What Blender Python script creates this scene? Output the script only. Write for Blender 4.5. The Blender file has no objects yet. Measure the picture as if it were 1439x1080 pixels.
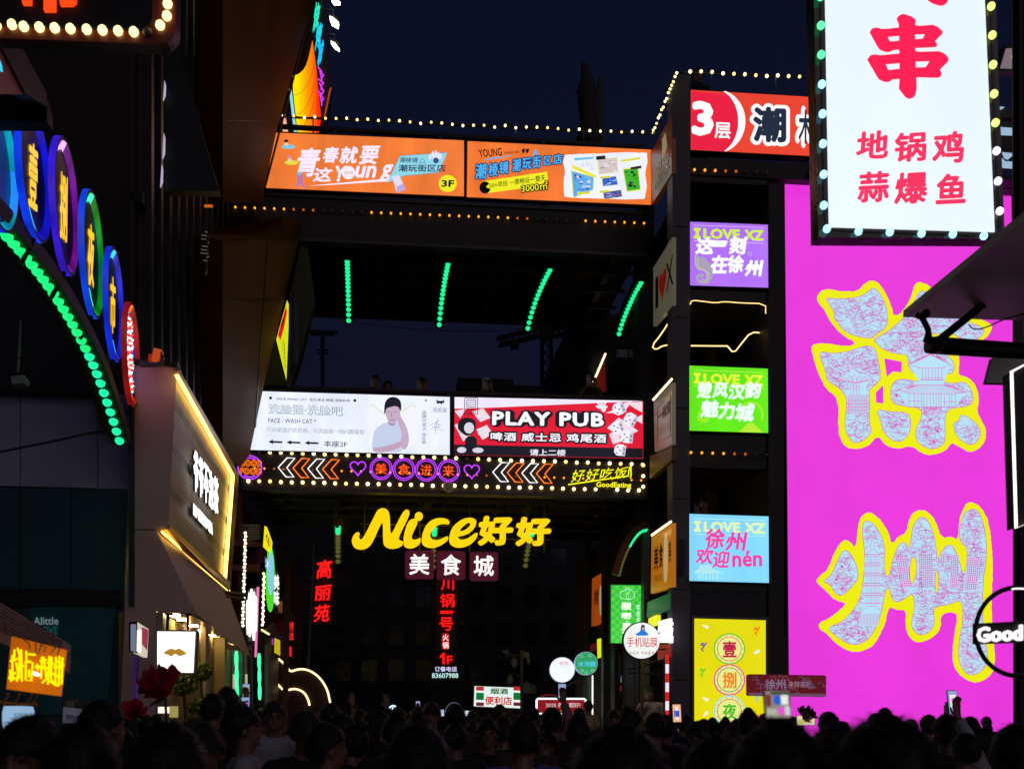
import bpy, math, random
from mathutils import Vector, Matrix, noise
from mathutils.geometry import tessellate_polygon
random.seed(7)
SC = bpy.context.scene
COL = SC.collection
PI = math.pi

# ------------------------------------------------ camera
F, U0, HV, ZC = 1535.0, 719.5, 1003.0, 1.62
TH = math.atan(165 / 1535)
cam = bpy.data.cameras.new('camera')
cam.sensor_width = 36; cam.lens = F / 1439 * 36
cam.shift_y = (HV - 539.5) / 1439
cam.clip_start = 0.05; cam.clip_end = 2000
cam.dof.use_dof = True; cam.dof.focus_distance = 18.5; cam.dof.aperture_fstop = 4.5
cam.dof.aperture_blades = 0
camo = bpy.data.objects.new('camera', cam); COL.objects.link(camo)
camo.location = (0, 0, ZC); camo.rotation_euler = (PI / 2, 0, -TH)
SC.camera = camo

# ------------------------------------------------ night sky
W = bpy.data.worlds.new('World'); SC.world = W; W.use_nodes = True
nt = W.node_tree; nt.nodes.clear()
sky = nt.nodes.new('ShaderNodeTexSky'); sky.sky_type = 'NISHITA'; sky.sun_disc = False
sky.sun_elevation = math.radians(-2.1); sky.sun_rotation = math.radians(200)
sky.air_density = 1.0; sky.dust_density = 0.6; sky.ozone_density = 3.6
bg = nt.nodes.new('ShaderNodeBackground'); bg.inputs['Strength'].default_value = 0.13
wo = nt.nodes.new('ShaderNodeOutputWorld')
nt.links.new(sky.outputs[0], bg.inputs['Color']); nt.links.new(bg.outputs[0], wo.inputs['Surface'])
# sun lamp added as soft fill for city glow from behind the photographer
sd = bpy.data.lights.new('city_glow_fill', 'SUN'); sd.energy = 0.16; sd.angle = math.radians(40); sd.color = (1.0, 0.82, 0.86)
so = bpy.data.objects.new('city_glow_fill', sd); COL.objects.link(so)
so.rotation_euler = (math.radians(70), 0, math.radians(20)); so.location = (0, -5, 30)
SC.view_settings.view_transform = 'Standard'; SC.view_settings.look = 'None'
SC.view_settings.exposure = 0; SC.view_settings.gamma = 1; SC.view_settings.use_curve_mapping = False
SC.cycles.max_bounces = 5; SC.cycles.diffuse_bounces = 3; SC.cycles.glossy_bounces = 3
SC.cycles.transparent_max_bounces = 8; SC.cycles.use_denoising = True
SC.cycles.sample_clamp_indirect = 3.0

# ------------------------------------------------ materials
def lin(h):
    h = h.lstrip('#'); o = []
    for i in (0, 2, 4):
        c = int(h[i:i + 2], 16) / 255
        o.append(c / 12.92 if c <= .04045 else ((c + .055) / 1.055) ** 2.4)
    return (*o, 1)
MATS = {}
def matte(name, col, rough=.7, metal=0, var=.25, scale=3.0, bump=.15, bscale=40):
    if name in MATS: return MATS[name]
    m = bpy.data.materials.new(name); m.use_nodes = True; n = m.node_tree; b = n.nodes['Principled BSDF']
    c = lin(col) if isinstance(col, str) else (*col, 1)
    tc = n.nodes.new('ShaderNodeTexCoord')
    no = n.nodes.new('ShaderNodeTexNoise'); no.inputs['Scale'].default_value = scale; no.inputs['Detail'].default_value = 6
    cr = n.nodes.new('ShaderNodeValToRGB')
    cr.color_ramp.elements[0].position = .3; cr.color_ramp.elements[1].position = .75
    cr.color_ramp.elements[0].color = (*[x * (1 - var) for x in c[:3]], 1)
    cr.color_ramp.elements[1].color = (*[min(1, x * (1 + var)) for x in c[:3]], 1)
    n.links.new(tc.outputs['Object'], no.inputs['Vector']); n.links.new(no.outputs['Fac'], cr.inputs['Fac'])
    n.links.new(cr.outputs['Color'], b.inputs['Base Color'])
    mr = n.nodes.new('ShaderNodeMapRange'); mr.inputs['To Min'].default_value = max(0, rough - .12); mr.inputs['To Max'].default_value = min(1, rough + .12)
    n.links.new(no.outputs['Fac'], mr.inputs['Value']); n.links.new(mr.outputs[0], b.inputs['Roughness'])
    b.inputs['Metallic'].default_value = metal
    if bump:
        n2 = n.nodes.new('ShaderNodeTexNoise'); n2.inputs['Scale'].default_value = bscale; n2.inputs['Detail'].default_value = 4
        bp = n.nodes.new('ShaderNodeBump'); bp.inputs['Strength'].default_value = bump; bp.inputs['Distance'].default_value = .01
        n.links.new(tc.outputs['Object'], n2.inputs['Vector']); n.links.new(n2.outputs['Fac'], bp.inputs['Height']); n.links.new(bp.outputs[0], b.inputs['Normal'])
    MATS[name] = m; return m
def E(h, s=1.0, uneven=0, sample=False, sc=.9):
    """a printed or neon colour lit from within"""
    k = 'glow_%s_%g_%g_%d_%g' % (h.lstrip('#'), s, uneven, sample, sc)
    if k in MATS: return MATS[k]
    m = bpy.data.materials.new(k); m.use_nodes = True; n = m.node_tree; b = n.nodes['Principled BSDF']
    c = lin(h)
    b.inputs['Base Color'].default_value = (*[x * .25 for x in c[:3]], 1); b.inputs['Roughness'].default_value = .35
    b.inputs['Emission Color'].default_value = c; b.inputs['Emission Strength'].default_value = s
    if uneven:
        tc = n.nodes.new('ShaderNodeTexCoord'); mp = n.nodes.new('ShaderNodeMapping'); mp.inputs['Scale'].default_value = (1.6, 1, .5)
        no = n.nodes.new('ShaderNodeTexNoise'); no.inputs['Scale'].default_value = sc; no.inputs['Detail'].default_value = 2.5
        mr = n.nodes.new('ShaderNodeMapRange'); mr.inputs['From Min'].default_value = .25; mr.inputs['From Max'].default_value = .75
        mr.inputs['To Min'].default_value = s * (1 - uneven); mr.inputs['To Max'].default_value = s * (1 + uneven)
        n.links.new(tc.outputs['Object'], mp.inputs[0]); n.links.new(mp.outputs[0], no.inputs['Vector']); n.links.new(no.outputs['Fac'], mr.inputs['Value'])
        n.links.new(mr.outputs[0], b.inputs['Emission Strength'])
    if not sample: m.cycles.emission_sampling = 'NONE'
    MATS[k] = m; return m
M_BLACK = matte('black_metal', (.012, .012, .013), .5, .3)
M_DARK = matte('dark_paint', (.02, .02, .022), .6)
M_STEEL = matte('grey_steel', (.055, .053, .062), .5, .4, .35, 2.0)
M_INK = matte('black_ink', (.006, .006, .008), .6, 0, .1, 3, 0)
M_WIRE = matte('black_wire', (.01, .01, .01), .6, 0, .1, 3, 0)

# ------------------------------------------------ picture rays and planes that stand in the street
CAM = Vector((0, 0, ZC))
def ray(u, v):
    s = (u - U0) / F
    return Vector((math.sin(TH) + s * math.cos(TH), math.cos(TH) - s * math.sin(TH), (HV - v) / F))
class Plane:
    def __init__(s, p, n): s.p = Vector(p); s.n = Vector(n).normalized()
    def pt(s, u, v, off=0.0):
        d = ray(u, v); t = (s.p + s.n * off - CAM).dot(s.n) / d.dot(s.n)
        return CAM + d * t
def PY(y): return Plane((0, y, 0), (0, -1, 0))
def PX(x): return Plane((x, 0, 0), (1 if x < 0 else -1, 0, 0))
def P3(a, b, c):
    n = (b - a).cross(c - a).normalized()
    if n.dot(CAM - a) < 0: n = -n
    return Plane(a, n)

# ------------------------------------------------ objects
WL = {}
def props(o, label=None, cat=None, group=None, kind=None):
    if label: o['label'] = label
    if cat: o['category'] = cat
    if group: o['group'] = group
    if kind: o['kind'] = kind
    return o
def thing(name, loc, label, cat, group=None):
    o = bpy.data.objects.new(name, None); COL.objects.link(o); o.location = loc; WL[o] = Vector(loc)
    o.empty_display_size = .1
    return props(o, label, cat, group)
def place(o, c, parent):
    WL[o] = Vector(c)
    if parent is not None: o.parent = parent; o.location = Vector(c) - WL[parent]
    else: o.location = c
def mk(name, V, Fc, mat, parent=None, smooth=False, **kw):
    V = [Vector(v) for v in V]
    lo = [min(v[i] for v in V) for i in range(3)]; hi = [max(v[i] for v in V) for i in range(3)]
    c = Vector(((lo[0] + hi[0]) / 2, (lo[1] + hi[1]) / 2, lo[2] if parent is None else (lo[2] + hi[2]) / 2))
    me = bpy.data.meshes.new(name); me.from_pydata([v - c for v in V], [], Fc); me.update()
    if smooth: me.shade_smooth()
    me.materials.append(mat)
    o = bpy.data.objects.new(name, me); COL.objects.link(o); place(o, c, parent)
    return props(o, **kw)
def inst(name, me, loc, parent=None, mat=None, rot=None, scale=None, **kw):
    o = bpy.data.objects.new(name, me); COL.objects.link(o); place(o, loc, parent)
    if rot: o.rotation_euler = rot
    if scale: o.scale = scale
    if mat: o.material_slots[0].link = 'OBJECT'; o.material_slots[0].material = mat
    return props(o, **kw)

class MB:
    """collects boxes, prisms, tubes; obj() links them as one mesh"""
    def __init__(s): s.V = []; s.F = []
    def add(s, V, Fc):
        b = len(s.V); s.V += [Vector(v) for v in V]; s.F += [[b + i for i in f] for f in Fc]; return s
    def box(s, x0, x1, y0, y1, z0, z1):
        V = [(x, y, z) for z in (z0, z1) for y in (y0, y1) for x in (x0, x1)]
        return s.add(V, [(0, 2, 3, 1), (4, 5, 7, 6), (0, 1, 5, 4), (2, 6, 7, 3), (0, 4, 6, 2), (1, 3, 7, 5)])
    def hexa(s, a, b):
        """a: four front corners, b: four back corners"""
        return s.add(list(a) + list(b), [(0, 1, 2, 3), (7, 6, 5, 4), (0, 4, 5, 1), (1, 5, 6, 2), (2, 6, 7, 3), (3, 7, 4, 0)])
    def prism(s, pl, loops, o0, o1, flat=False):
        """loops: outline first, then holes, in picture points on the plane pl"""
        if not isinstance(loops[0][0], (tuple, list)): loops = [loops]
        tess = tessellate_polygon([[Vector((u, v, 0)) for u, v in L] for L in loops])
        fr = [pl.pt(u, v, o1) for L in loops for u, v in L]
        if flat: return s.add(fr, [list(t) for t in tess])
        bk = [q + pl.n * (o0 - o1) for q in fr]
        n = len(fr); Fc = [list(t) for t in tess] + [[i + n for i in t[::-1]] for t in tess]
        b = 0
        for L in loops:
            for i in range(len(L)):
                j = (i + 1) % len(L); Fc.append([b + i, b + j, b + j + n, b + i + n])
            b += len(L)
        return s.add(fr + bk, Fc)
    def rect(s, pl, u0, v0, u1, v1, o0, o1, zb=None):
        """world-upright rectangle, picture heights taken at its left edge; v1=None reaches the ground"""
        a = pl.pt(u0, v0); b = pl.pt(u1, v0)
        z1 = a.z; z0 = (pl.pt(u0, v1).z if v1 is not None else (zb or 0))
        n = pl.n
        c = [Vector((a.x, a.y, z1)), Vector((b.x, b.y, z1)), Vector((b.x, b.y, z0)), Vector((a.x, a.y, z0))]
        return s.hexa([q + n * o1 for q in c], [q + n * o0 for q in c])
    def tube(s, pts, r, k=6, closed=False, cap=True):
        pts = [Vector(p) for p in pts]; n = len(pts); rings = []
        up = Vector((0, 0, 1)); prev = None
        for i in range(n):
            if closed: t = pts[(i + 1) % n] - pts[i - 1]
            else: t = pts[min(i + 1, n - 1)] - pts[max(i - 1, 0)]
            if t.length < 1e-9: t = Vector((0, 0, 1))
            t.normalize()
            a = prev - t * prev.dot(t) if prev is not None else (up.cross(t) if abs(t.z) < .95 else Vector((1, 0, 0)).cross(t))
            if a.length < 1e-6: a = Vector((1, 0, 0)).cross(t)
            a.normalize(); prev = a; b = t.cross(a)
            rr = r[i] if isinstance(r, (list, tuple)) else r
            rings.append([pts[i] + (a * math.cos(q * 2 * PI / k) + b * math.sin(q * 2 * PI / k)) * rr for q in range(k)])
        V = [p for R in rings for p in R]; Fc = []
        for i in range(n if closed else n - 1):
            j = (i + 1) % n
            for q in range(k): Fc.append([i * k + q, i * k + (q + 1) % k, j * k + (q + 1) % k, j * k + q])
        if cap and not closed: Fc += [list(range(k))[::-1], [(n - 1) * k + q for q in range(k)]]
        return s.add(V, Fc)
    def ribbon(s, pl, pts, w, off, closed=False):
        """thin flat stroke printed on a plane, w in picture points"""
        n = len(pts); L = []; R = []
        for i in range(n):
            if closed: a, b = pts[i - 1], pts[(i + 1) % n]
            else: a, b = pts[max(i - 1, 0)], pts[min(i + 1, n - 1)]
            dx, dy = b[0] - a[0], b[1] - a[1]; l = math.hypot(dx, dy) or 1
            nx, ny = -dy / l * w / 2, dx / l * w / 2
            L.append(pl.pt(pts[i][0] + nx, pts[i][1] + ny, off)); R.append(pl.pt(pts[i][0] - nx, pts[i][1] - ny, off))
        Fc = [[i, (i + 1) % n, n + (i + 1) % n, n + i] for i in range(n if closed else n - 1)]
        return s.add(L + R, Fc)
    def obj(s, name, mat, parent=None, **kw):
        return mk(name, s.V, s.F, mat, parent, **kw)

def chaikin(p, k=1, closed=True):
    for _ in range(k):
        q = []; n = len(p)
        for i in range(n if closed else n - 1):
            a, b = p[i], p[(i + 1) % n]
            q += [(a[0] * .75 + b[0] * .25, a[1] * .75 + b[1] * .25), (a[0] * .25 + b[0] * .75, a[1] * .25 + b[1] * .75)]
        if not closed: q = [p[0]] + q + [p[-1]]
        p = q
    return p
def ell(cx, cy, rx, ry=None, n=32, a0=0, a1=2 * PI):
    ry = ry or rx; full = abs(a1 - a0 - 2 * PI) < 1e-6
    return [(cx + rx * math.cos(a0 + (a1 - a0) * i / (n if full else n - 1)), cy + ry * math.sin(a0 + (a1 - a0) * i / (n if full else n - 1))) for i in range(n)]
def zm(pts, u, v, k): return [(u + x / k, v + y / k) for x, y in pts]
def rrect(u0, v0, u1, v1, r, n=4, sl=0):
    o = []
    for cx, cy, a in ((u1 - r, v0 + r, -PI / 2), (u1 - r, v1 - r, 0), (u0 + r, v1 - r, PI / 2), (u0 + r, v0 + r, PI)):
        for i in range(n + 1):
            t = a + PI / 2 * i / n; o.append((cx + r * math.cos(t), cy + r * math.sin(t) + sl * (cx - u0)))
    return o
def Q(u0, v0, u1, v1, sl=0): return [(u0, v0), (u1, v0 + sl * (u1 - u0)), (u1, v1 + sl * (u1 - u0)), (u0, v1)]

# ------------------------------------------------ lettering
TC = {}
def rawtext(s, bold, res=2, depth=0, shear=0, spacing=1.0):
    k = (s, bold, res, depth, shear, spacing)
    if k not in TC:
        c = bpy.data.curves.new('t', 'FONT'); c.body = s; c.offset = bold; c.resolution_u = res
        c.extrude = .5 if depth else 0; c.shear = shear; c.space_character = spacing
        o = bpy.data.objects.new('t', c); COL.objects.link(o)
        dg = bpy.context.evaluated_depsgraph_get(); dg.update()
        me = bpy.data.meshes.new_from_object(o.evaluated_get(dg))
        TC[k] = ([v.co.copy() for v in me.vertices], [list(p.vertices) for p in me.polygons])
        bpy.data.objects.remove(o); bpy.data.curves.remove(c); bpy.data.meshes.remove(me)
    return TC[k]
def textmb(mb, pl, s, quad, off, depth=0, bold=.02, em=False, shear=0, spacing=1.0, res=2):
    """fit the string s into the picture quad (top left, top right, bottom right, bottom left) lying on plane pl"""
    V, Fc = rawtext(s, 0, res, depth, shear, spacing)
    if bold < .085: bold *= .55
    if not V: return
    if em: x0, x1, y0, y1 = 0, float(len(s)), -.12, .88
    else:
        x0 = min(v.x for v in V) - bold; x1 = max(v.x for v in V) + bold; y0 = min(v.y for v in V) - bold; y1 = max(v.y for v in V) + bold
    tl, tr, br, bl = quad
    sh = [(0, 0)]
    if bold > .004: sh += [(bold, 0), (-bold, 0), (0, bold), (0, -bold)]
    if bold > .025: sh += [(.7 * bold, .7 * bold), (-.7 * bold, .7 * bold), (.7 * bold, -.7 * bold), (-.7 * bold, -.7 * bold)]
    if bold >= .085: sh += [(bold * math.cos(k * PI / 8), bold * math.sin(k * PI / 8)) for k in range(1, 16) if k % 2]
    for i, (sx, sy) in enumerate(sh):
        out = []
        for v in V:
            a = (v.x + sx - x0) / (x1 - x0); b = (y1 - v.y - sy) / (y1 - y0)
            tu = tl[0] * (1 - a) + tr[0] * a; tv = tl[1] * (1 - a) + tr[1] * a
            bu = bl[0] * (1 - a) + br[0] * a; bv = bl[1] * (1 - a) + br[1] * a
            out.append(pl.pt(tu * (1 - b) + bu * b, tv * (1 - b) + bv * b, off + i * .00025 + depth) - (pl.n * ((.5 - v.z) * depth) if depth else Vector()))
        mb.add(out, Fc)
def text(pl, s, quad, mat, parent, off=.016, depth=0, name='lettering', **kw):
    pk = {k: kw.pop(k) for k in list(kw) if k in ('bold', 'em', 'shear', 'spacing', 'res')}
    mb = MB(); textmb(mb, pl, s, quad, off, depth, **pk)
    return mb.obj(name, mat, parent, **kw)
def vtext(pl, s, u0, v0, u1, v1, mat, parent, off=.016, depth=0, bold=.02, name='lettering', lean=0):
    n = len(s); h = (v1 - v0) / n
    for i, ch in enumerate(s):
        if ch == ' ': continue
        mb = MB(); d = lean * i
        textmb(mb, pl, ch, Q(u0 + d, v0 + h * i, u1 + d, v0 + h * (i + 1)), off, depth, bold, em=True)
        mb.obj(name, mat, parent)

def signbox(name, pl, quad, depth, face, label, cat, frame=1.2, housing=None, group=None, proud=.012, fh=None):
    """lit sign cabinet: housing behind, luminous face in front"""
    c = pl.pt(sum(q[0] for q in quad) / len(quad), max(q[1] for q in quad), -depth / 2)
    t = thing(name, c, label, cat, group)
    cu = sum(q[0] for q in quad) / len(quad); cv = sum(q[1] for q in quad) / len(quad)
    big = []
    for q in quad:
        dx, dy = q[0] - cu, q[1] - cv; big.append((q[0] + math.copysign(frame, dx), q[1] + math.copysign(frame, dy)))
    MB().prism(pl, big, -depth, 0).obj('housing', housing or M_BLACK, t)
    MB().prism(pl, quad, .001, proud).obj('face', face, t)
    return t
def bar(pl, a, b, w, o0, o1, mb):
    """straight bar between two picture points, w picture points wide"""
    dx, dy = b[0] - a[0], b[1] - a[1]; l = math.hypot(dx, dy); nx, ny = -dy / l * w / 2, dx / l * w / 2
    mb.prism(pl, [(a[0] + nx, a[1] + ny), (b[0] + nx, b[1] + ny), (b[0] - nx, b[1] - ny), (a[0] - nx, a[1] - ny)], o0, o1)
def lathe(prof, c, ax, k=24):
    """prof: (radius, height) along axis ax from c"""
    ax = Vector(ax).normalized(); a = ax.orthogonal().normalized(); b = ax.cross(a); V = []; Fc = []
    for r, h in prof:
        for q in range(k): V.append(Vector(c) + ax * h + (a * math.cos(q * 2 * PI / k) + b * math.sin(q * 2 * PI / k)) * r)
    for i in range(len(prof) - 1):
        for q in range(k): Fc.append([i * k + q, i * k + (q + 1) % k, (i + 1) * k + (q + 1) % k, (i + 1) * k + q])
    Fc += [list(range(k))[::-1], [(len(prof) - 1) * k + q for q in range(k)]]
    return V, Fc
def ballmesh(name, r, k=10, m=6, half=False):
    V = [(0, 0, r)]; Fc = []; n = m
    a1 = PI / 2 if half else PI
    for i in range(1, n):
        t = a1 * i / (n if not half else n - 1)
        for q in range(k): V.append((r * math.sin(t) * math.cos(q * 2 * PI / k), r * math.sin(t) * math.sin(q * 2 * PI / k), r * math.cos(t)))
    for q in range(k): Fc.append([0, 1 + q, 1 + (q + 1) % k])
    for i in range(n - 2):
        for q in range(k): Fc.append([1 + i * k + q, 1 + (i + 1) * k + q, 1 + (i + 1) * k + (q + 1) % k, 1 + i * k + (q + 1) % k])
    if half: Fc.append([1 + (n - 2) * k + q for q in range(k)][::-1])
    else:
        V.append((0, 0, -r)); e = len(V) - 1
        for q in range(k): Fc.append([1 + (n - 2) * k + (q + 1) % k, 1 + (n - 2) * k + q, e])
    me = bpy.data.meshes.new(name); me.from_pydata(V, [], Fc); me.shade_smooth(); me.materials.append(M_BLACK); return me
BALL = {}
def ball(r):
    r = round(r, 4)
    if r not in BALL: BALL[r] = ballmesh('bulb', r)
    return BALL[r]
B_WARM = E('#ffdf90', 3.2); B_WARM2 = E('#ffd27c', 2.2); B_WARM3 = E('#ffe8a8', 4.2); B_AMBER = E('#ffa020', 1.6); B_OFF = matte('dead_bulb', (.25, .2, .15), .3)
B_DIM = E('#ff7a18', .55)
def bulbs(name, pts, r, mats, label, cat='string lights', wire=.006, group=None, wmat=None):
    """pts in world metres; mats: one material or a list"""
    t = thing(name, pts[0], label, cat, group)
    if wire: MB().tube(pts, wire, 4).obj('wire', wmat or M_WIRE, t)
    for i, p in enumerate(pts):
        m = mats[i % len(mats)] if isinstance(mats, list) else mats
        if m is B_WARM: m = random.choice((B_WARM, B_WARM, B_WARM2, B_WARM3))
        inst('bulb', ball(r), p, t, m)
    return t
def line(a, b, n): return [(a[0] + (b[0] - a[0]) * i / (n - 1), a[1] + (b[1] - a[1]) * i / (n - 1)) for i in range(n)]
def jit(pts, a): return [(p[0], p[1] + random.uniform(-a, a)) for p in pts]
# ================================================================ planes of the place
YB = 20.0
PB = PY(YB)                               # front of the two bridges
XR = PB.pt(912, 1003).x                   # right wall of the passage
PXR = PX(XR)
YT = PXR.pt(945, 1003).y                  # front of the stair tower
PT = PY(YT)
XL = PB.pt(330, 1003).x
PXL = PX(XL)

# ---------------------------------------------------------------- ground
def sheet(name, x0, x1, y0, y1, z, mat, kind='structure'):
    return mk(name, [(x0, y0, z), (x1, y0, z), (x1, y1, z), (x0, y1, z)], [(0, 1, 2, 3)], mat, kind=kind)
sheet('ground', -600, 600, -300, 900, 0, matte('far_ground', (.03, .03, .032), .8, 0, .3, .2))
M_PAVE = matte('paving', (.06, .058, .055), .45, 0, .3, 1.5, .3, 30)
n_ = M_PAVE.node_tree; br = n_.nodes.new('ShaderNodeTexBrick'); br.inputs['Scale'].default_value = 1.6
br.inputs['Color1'].default_value = (.07, .068, .065, 1); br.inputs['Color2'].default_value = (.05, .048, .046, 1); br.inputs['Mortar'].default_value = (.015, .015, .015, 1)
n_.links.new(n_.nodes['Texture Coordinate'].outputs['Object'], br.inputs['Vector']); n_.links.new(br.outputs['Color'], n_.nodes['Principled BSDF'].inputs['Base Color'])
sheet('pavement', -14, 18, -6, 60, .004, M_PAVE)

# ---------------------------------------------------------------- bridges over the passage
def bridge(label, vt, vb, vback, ub0, name='footbridge'):
    """vt, vb: top and bottom of the front beam in the picture at its left end"""
    a = PB.pt(ub0, vt); b = PB.pt(ub0, vb); x0 = a.x; x1 = XR - .02
    yb = YB + 3.6; t = thing(name, (x0, YB, b.z), label, 'footbridge')
    h = a.z - b.z
    m = MB(); m.box(x0, x1, YB, YB + .18, b.z, a.z); m.obj('front_beam', M_DARK, t)
    m = MB(); m.box(x0, x1, YB + .02, YB + .05, b.z, b.z + .06)
    m = MB(); m.box(x0, x1, yb, yb + .18, b.z, a.z); m.obj('rear_beam', M_DARK, t)
    m = MB(); m.box(x0, x1, YB + .182, yb - .002, b.z + h * .45, b.z + h * .8); m.obj('deck', M_DARK, t)
    k = 7
    for i in range(k):
        x = x0 + (x1 - x0) * (i + .5) / k
        MB().box(x - .06, x + .06, YB + .182, yb - .002, b.z + .1, b.z + h * .449).obj('joist', M_BLACK, t)
    for i in range(3):
        y = YB + .9 + i * .9
        MB().box(x0 + .05, x1 - .05, y, y + .05, b.z + .03, b.z + .098).obj('conduit', M_STEEL, t)
    # flange lines on the front beam
    for z in (b.z, a.z - .05):
        MB().box(x0, x1, YB - .04, YB - .002, z, z + .05).obj('flange', M_STEEL, t)
    return t, x0, x1, a.z, b.z
t_up, ux0, ux1, uz1, uz0 = bridge('upper covered footbridge of dark steel carrying the two orange banners', 268, 334, 0, 316)
t_lo, lx0, lx1, lz1, lz0 = bridge('lower footbridge of dark steel carrying the white banner and the neon band', 636, 688, 0, 340)
# frame behind the banners and the rear posts that carry a dark parapet
for (tt, v0, v1, x0, z1) in ((t_up, 182, 268, ux0, uz1), (t_lo, 545, 636, lx0, lz1)):
    zt = PB.pt(640, v0 + 6).z
    for i in range(5):
        x = x0 + (XR - .1 - x0) * i / 4
        MB().box(x, x + .08, YB + .1, YB + .18, z1, zt).obj('post', M_STEEL, tt)
    MB().box(x0, XR - .02, YB + .1, YB + .18, zt, zt + .06).obj('top_rail', M_BLACK, tt)
# upper bridge rear side drops lower (seen from below), lower bridge columns behind
MB().box(PY(23.9).pt(425, 400).x, PY(23.9).pt(832, 400).x, 23.8, 23.95, PY(23.9).pt(640, 437).z, PY(23.9).pt(640, 380).z).obj('rear_fascia', M_DARK, t_up)
def glow_string(v0, v1, u0, u1, n, label, lit, z=None, off=.06, pl=PB, r=.022):
    pts = [pl.pt(u, v, off) for u, v in line((u0, v0), (u1, v1), n)]
    return bulbs('string_light', pts, r, [B_AMBER if c == 'a' else B_DIM if c == 'd' else B_OFF for c in lit], label, wire=.008, wmat=M_STEEL)
glow_string(290, 313, 317, 905, 44, 'amber string of bulbs along the bottom edge of the upper footbridge', 'aaaaaaadddooooo' + 'a' * 15 + 'ddoooooaaaaa' + 'aa')
glow_string(657, 674, 358, 901, 41, 'amber string of bulbs running behind the neon tubes on the lower footbridge', 'aaddooooo' + 'a' * 14 + 'ddoooooaaaaadddo' + 'aa', off=.045, r=.02)
# railing bulbs on top
pu = jit(line((398, 163), (918, 187), 36), 1.6)
bulbs('string_light', [PB.pt(u, v, -.1) for u, v in pu], .023, B_WARM, 'warm festoon bulbs along the railing above the orange banners', wmat=M_WIRE)
rl = thing('railing', PB.pt(398, 185, -.12), 'thin dark railing on the roof of the upper footbridge', 'railing')
MB().tube([PB.pt(398, 164, -.15), PB.pt(918, 188, -.15)], .018, 5).obj('top_rail', M_STEEL, rl)
for u in range(440, 915, 95):
    v = 164 + (u - 398) * 24 / 520
    MB().tube([PB.pt(u, v, -.15), PB.pt(u, v + 24, -.15)], .014, 5).obj('post', M_STEEL, rl)
top = jit(line((333, 633), (903, 652), 38), .5); bot = jit(line((349, 675), (898, 688), 37), .5)
bulbs('string_light', [PB.pt(u, v, .09) for u, v in top], .033, [B_OFF if i in (2, 21) else B_WARM for i in range(38)], 'warm bulbs in a row above the neon band', wmat=M_DARK)
bulbs('string_light', [PB.pt(u, v, .09) for u, v in bot], .033, [B_OFF if i == 33 else B_WARM for i in range(37)], 'warm bulbs in a row under the neon band', wmat=M_DARK)
bulbs('string_light', [PB.pt(904, v, .09) for v in (653, 668, 683)], .033, B_WARM, 'three warm bulbs closing the right end of the neon band', wmat=M_DARK)

# ---------------------------------------------------------------- right stair tower
CX = [(945, 970), (1080, 1103)]
tw = thing('stair_tower', (PT.pt(945, 1003).x, YT, 0), 'grey steel stair tower with three screens and open landings', 'building')
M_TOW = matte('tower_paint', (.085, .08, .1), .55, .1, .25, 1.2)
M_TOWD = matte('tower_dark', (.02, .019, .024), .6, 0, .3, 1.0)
def tx(u): return PT.pt(u, 1003).x
def tz(v, u=970): return PT.pt(u, v).z
ZTOP = tz(105)
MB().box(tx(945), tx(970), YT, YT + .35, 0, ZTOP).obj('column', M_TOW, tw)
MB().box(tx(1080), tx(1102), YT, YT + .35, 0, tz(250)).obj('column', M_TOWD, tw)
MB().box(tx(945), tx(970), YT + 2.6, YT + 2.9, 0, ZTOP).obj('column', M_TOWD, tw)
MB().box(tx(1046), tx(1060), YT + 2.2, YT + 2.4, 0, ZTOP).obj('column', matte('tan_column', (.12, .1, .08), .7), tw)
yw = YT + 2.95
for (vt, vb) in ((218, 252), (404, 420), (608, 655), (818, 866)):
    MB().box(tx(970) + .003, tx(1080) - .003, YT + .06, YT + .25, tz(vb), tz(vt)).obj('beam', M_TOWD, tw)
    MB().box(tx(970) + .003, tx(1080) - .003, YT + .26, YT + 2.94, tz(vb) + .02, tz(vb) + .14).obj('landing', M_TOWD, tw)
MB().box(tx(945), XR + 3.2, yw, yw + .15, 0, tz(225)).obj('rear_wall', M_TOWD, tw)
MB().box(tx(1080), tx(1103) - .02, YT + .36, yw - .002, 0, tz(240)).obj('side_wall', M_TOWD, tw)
# stair flights on the landings
for (va, vb) in ((600, 505), (815, 700)):
    za, zb = tz(va), tz(vb)
    for i in range(7):
        z = za + (zb - za) * i / 7; x = tx(985) + i * .17
        MB().box(x, x + .22, YT + 1.3, YT + 2.1, z, z + .05).obj('stair_tread', M_TOWD, tw)
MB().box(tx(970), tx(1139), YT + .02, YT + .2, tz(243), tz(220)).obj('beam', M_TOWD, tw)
MB().box(tx(950), tx(960), YT - .06, YT - .002, tz(808), tz(758)).obj('cable_box', M_BLACK, tw)
# right building continuing behind the big sign
rb = thing('right_building', (tx(1103), YT + .8, 0), 'dark shop building behind the magenta screen', 'building')
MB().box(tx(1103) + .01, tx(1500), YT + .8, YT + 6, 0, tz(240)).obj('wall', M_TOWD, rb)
MB().box(tx(1139), tx(1500), YT + .1, YT + .79, tz(237), tz(222)).obj('ledge', M_BLACK, rb)
MB().box(tx(1139), tx(1500), YT - .2, YT + .09, tz(236), tz(229)).obj('gutter', M_BLACK, rb)
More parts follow.
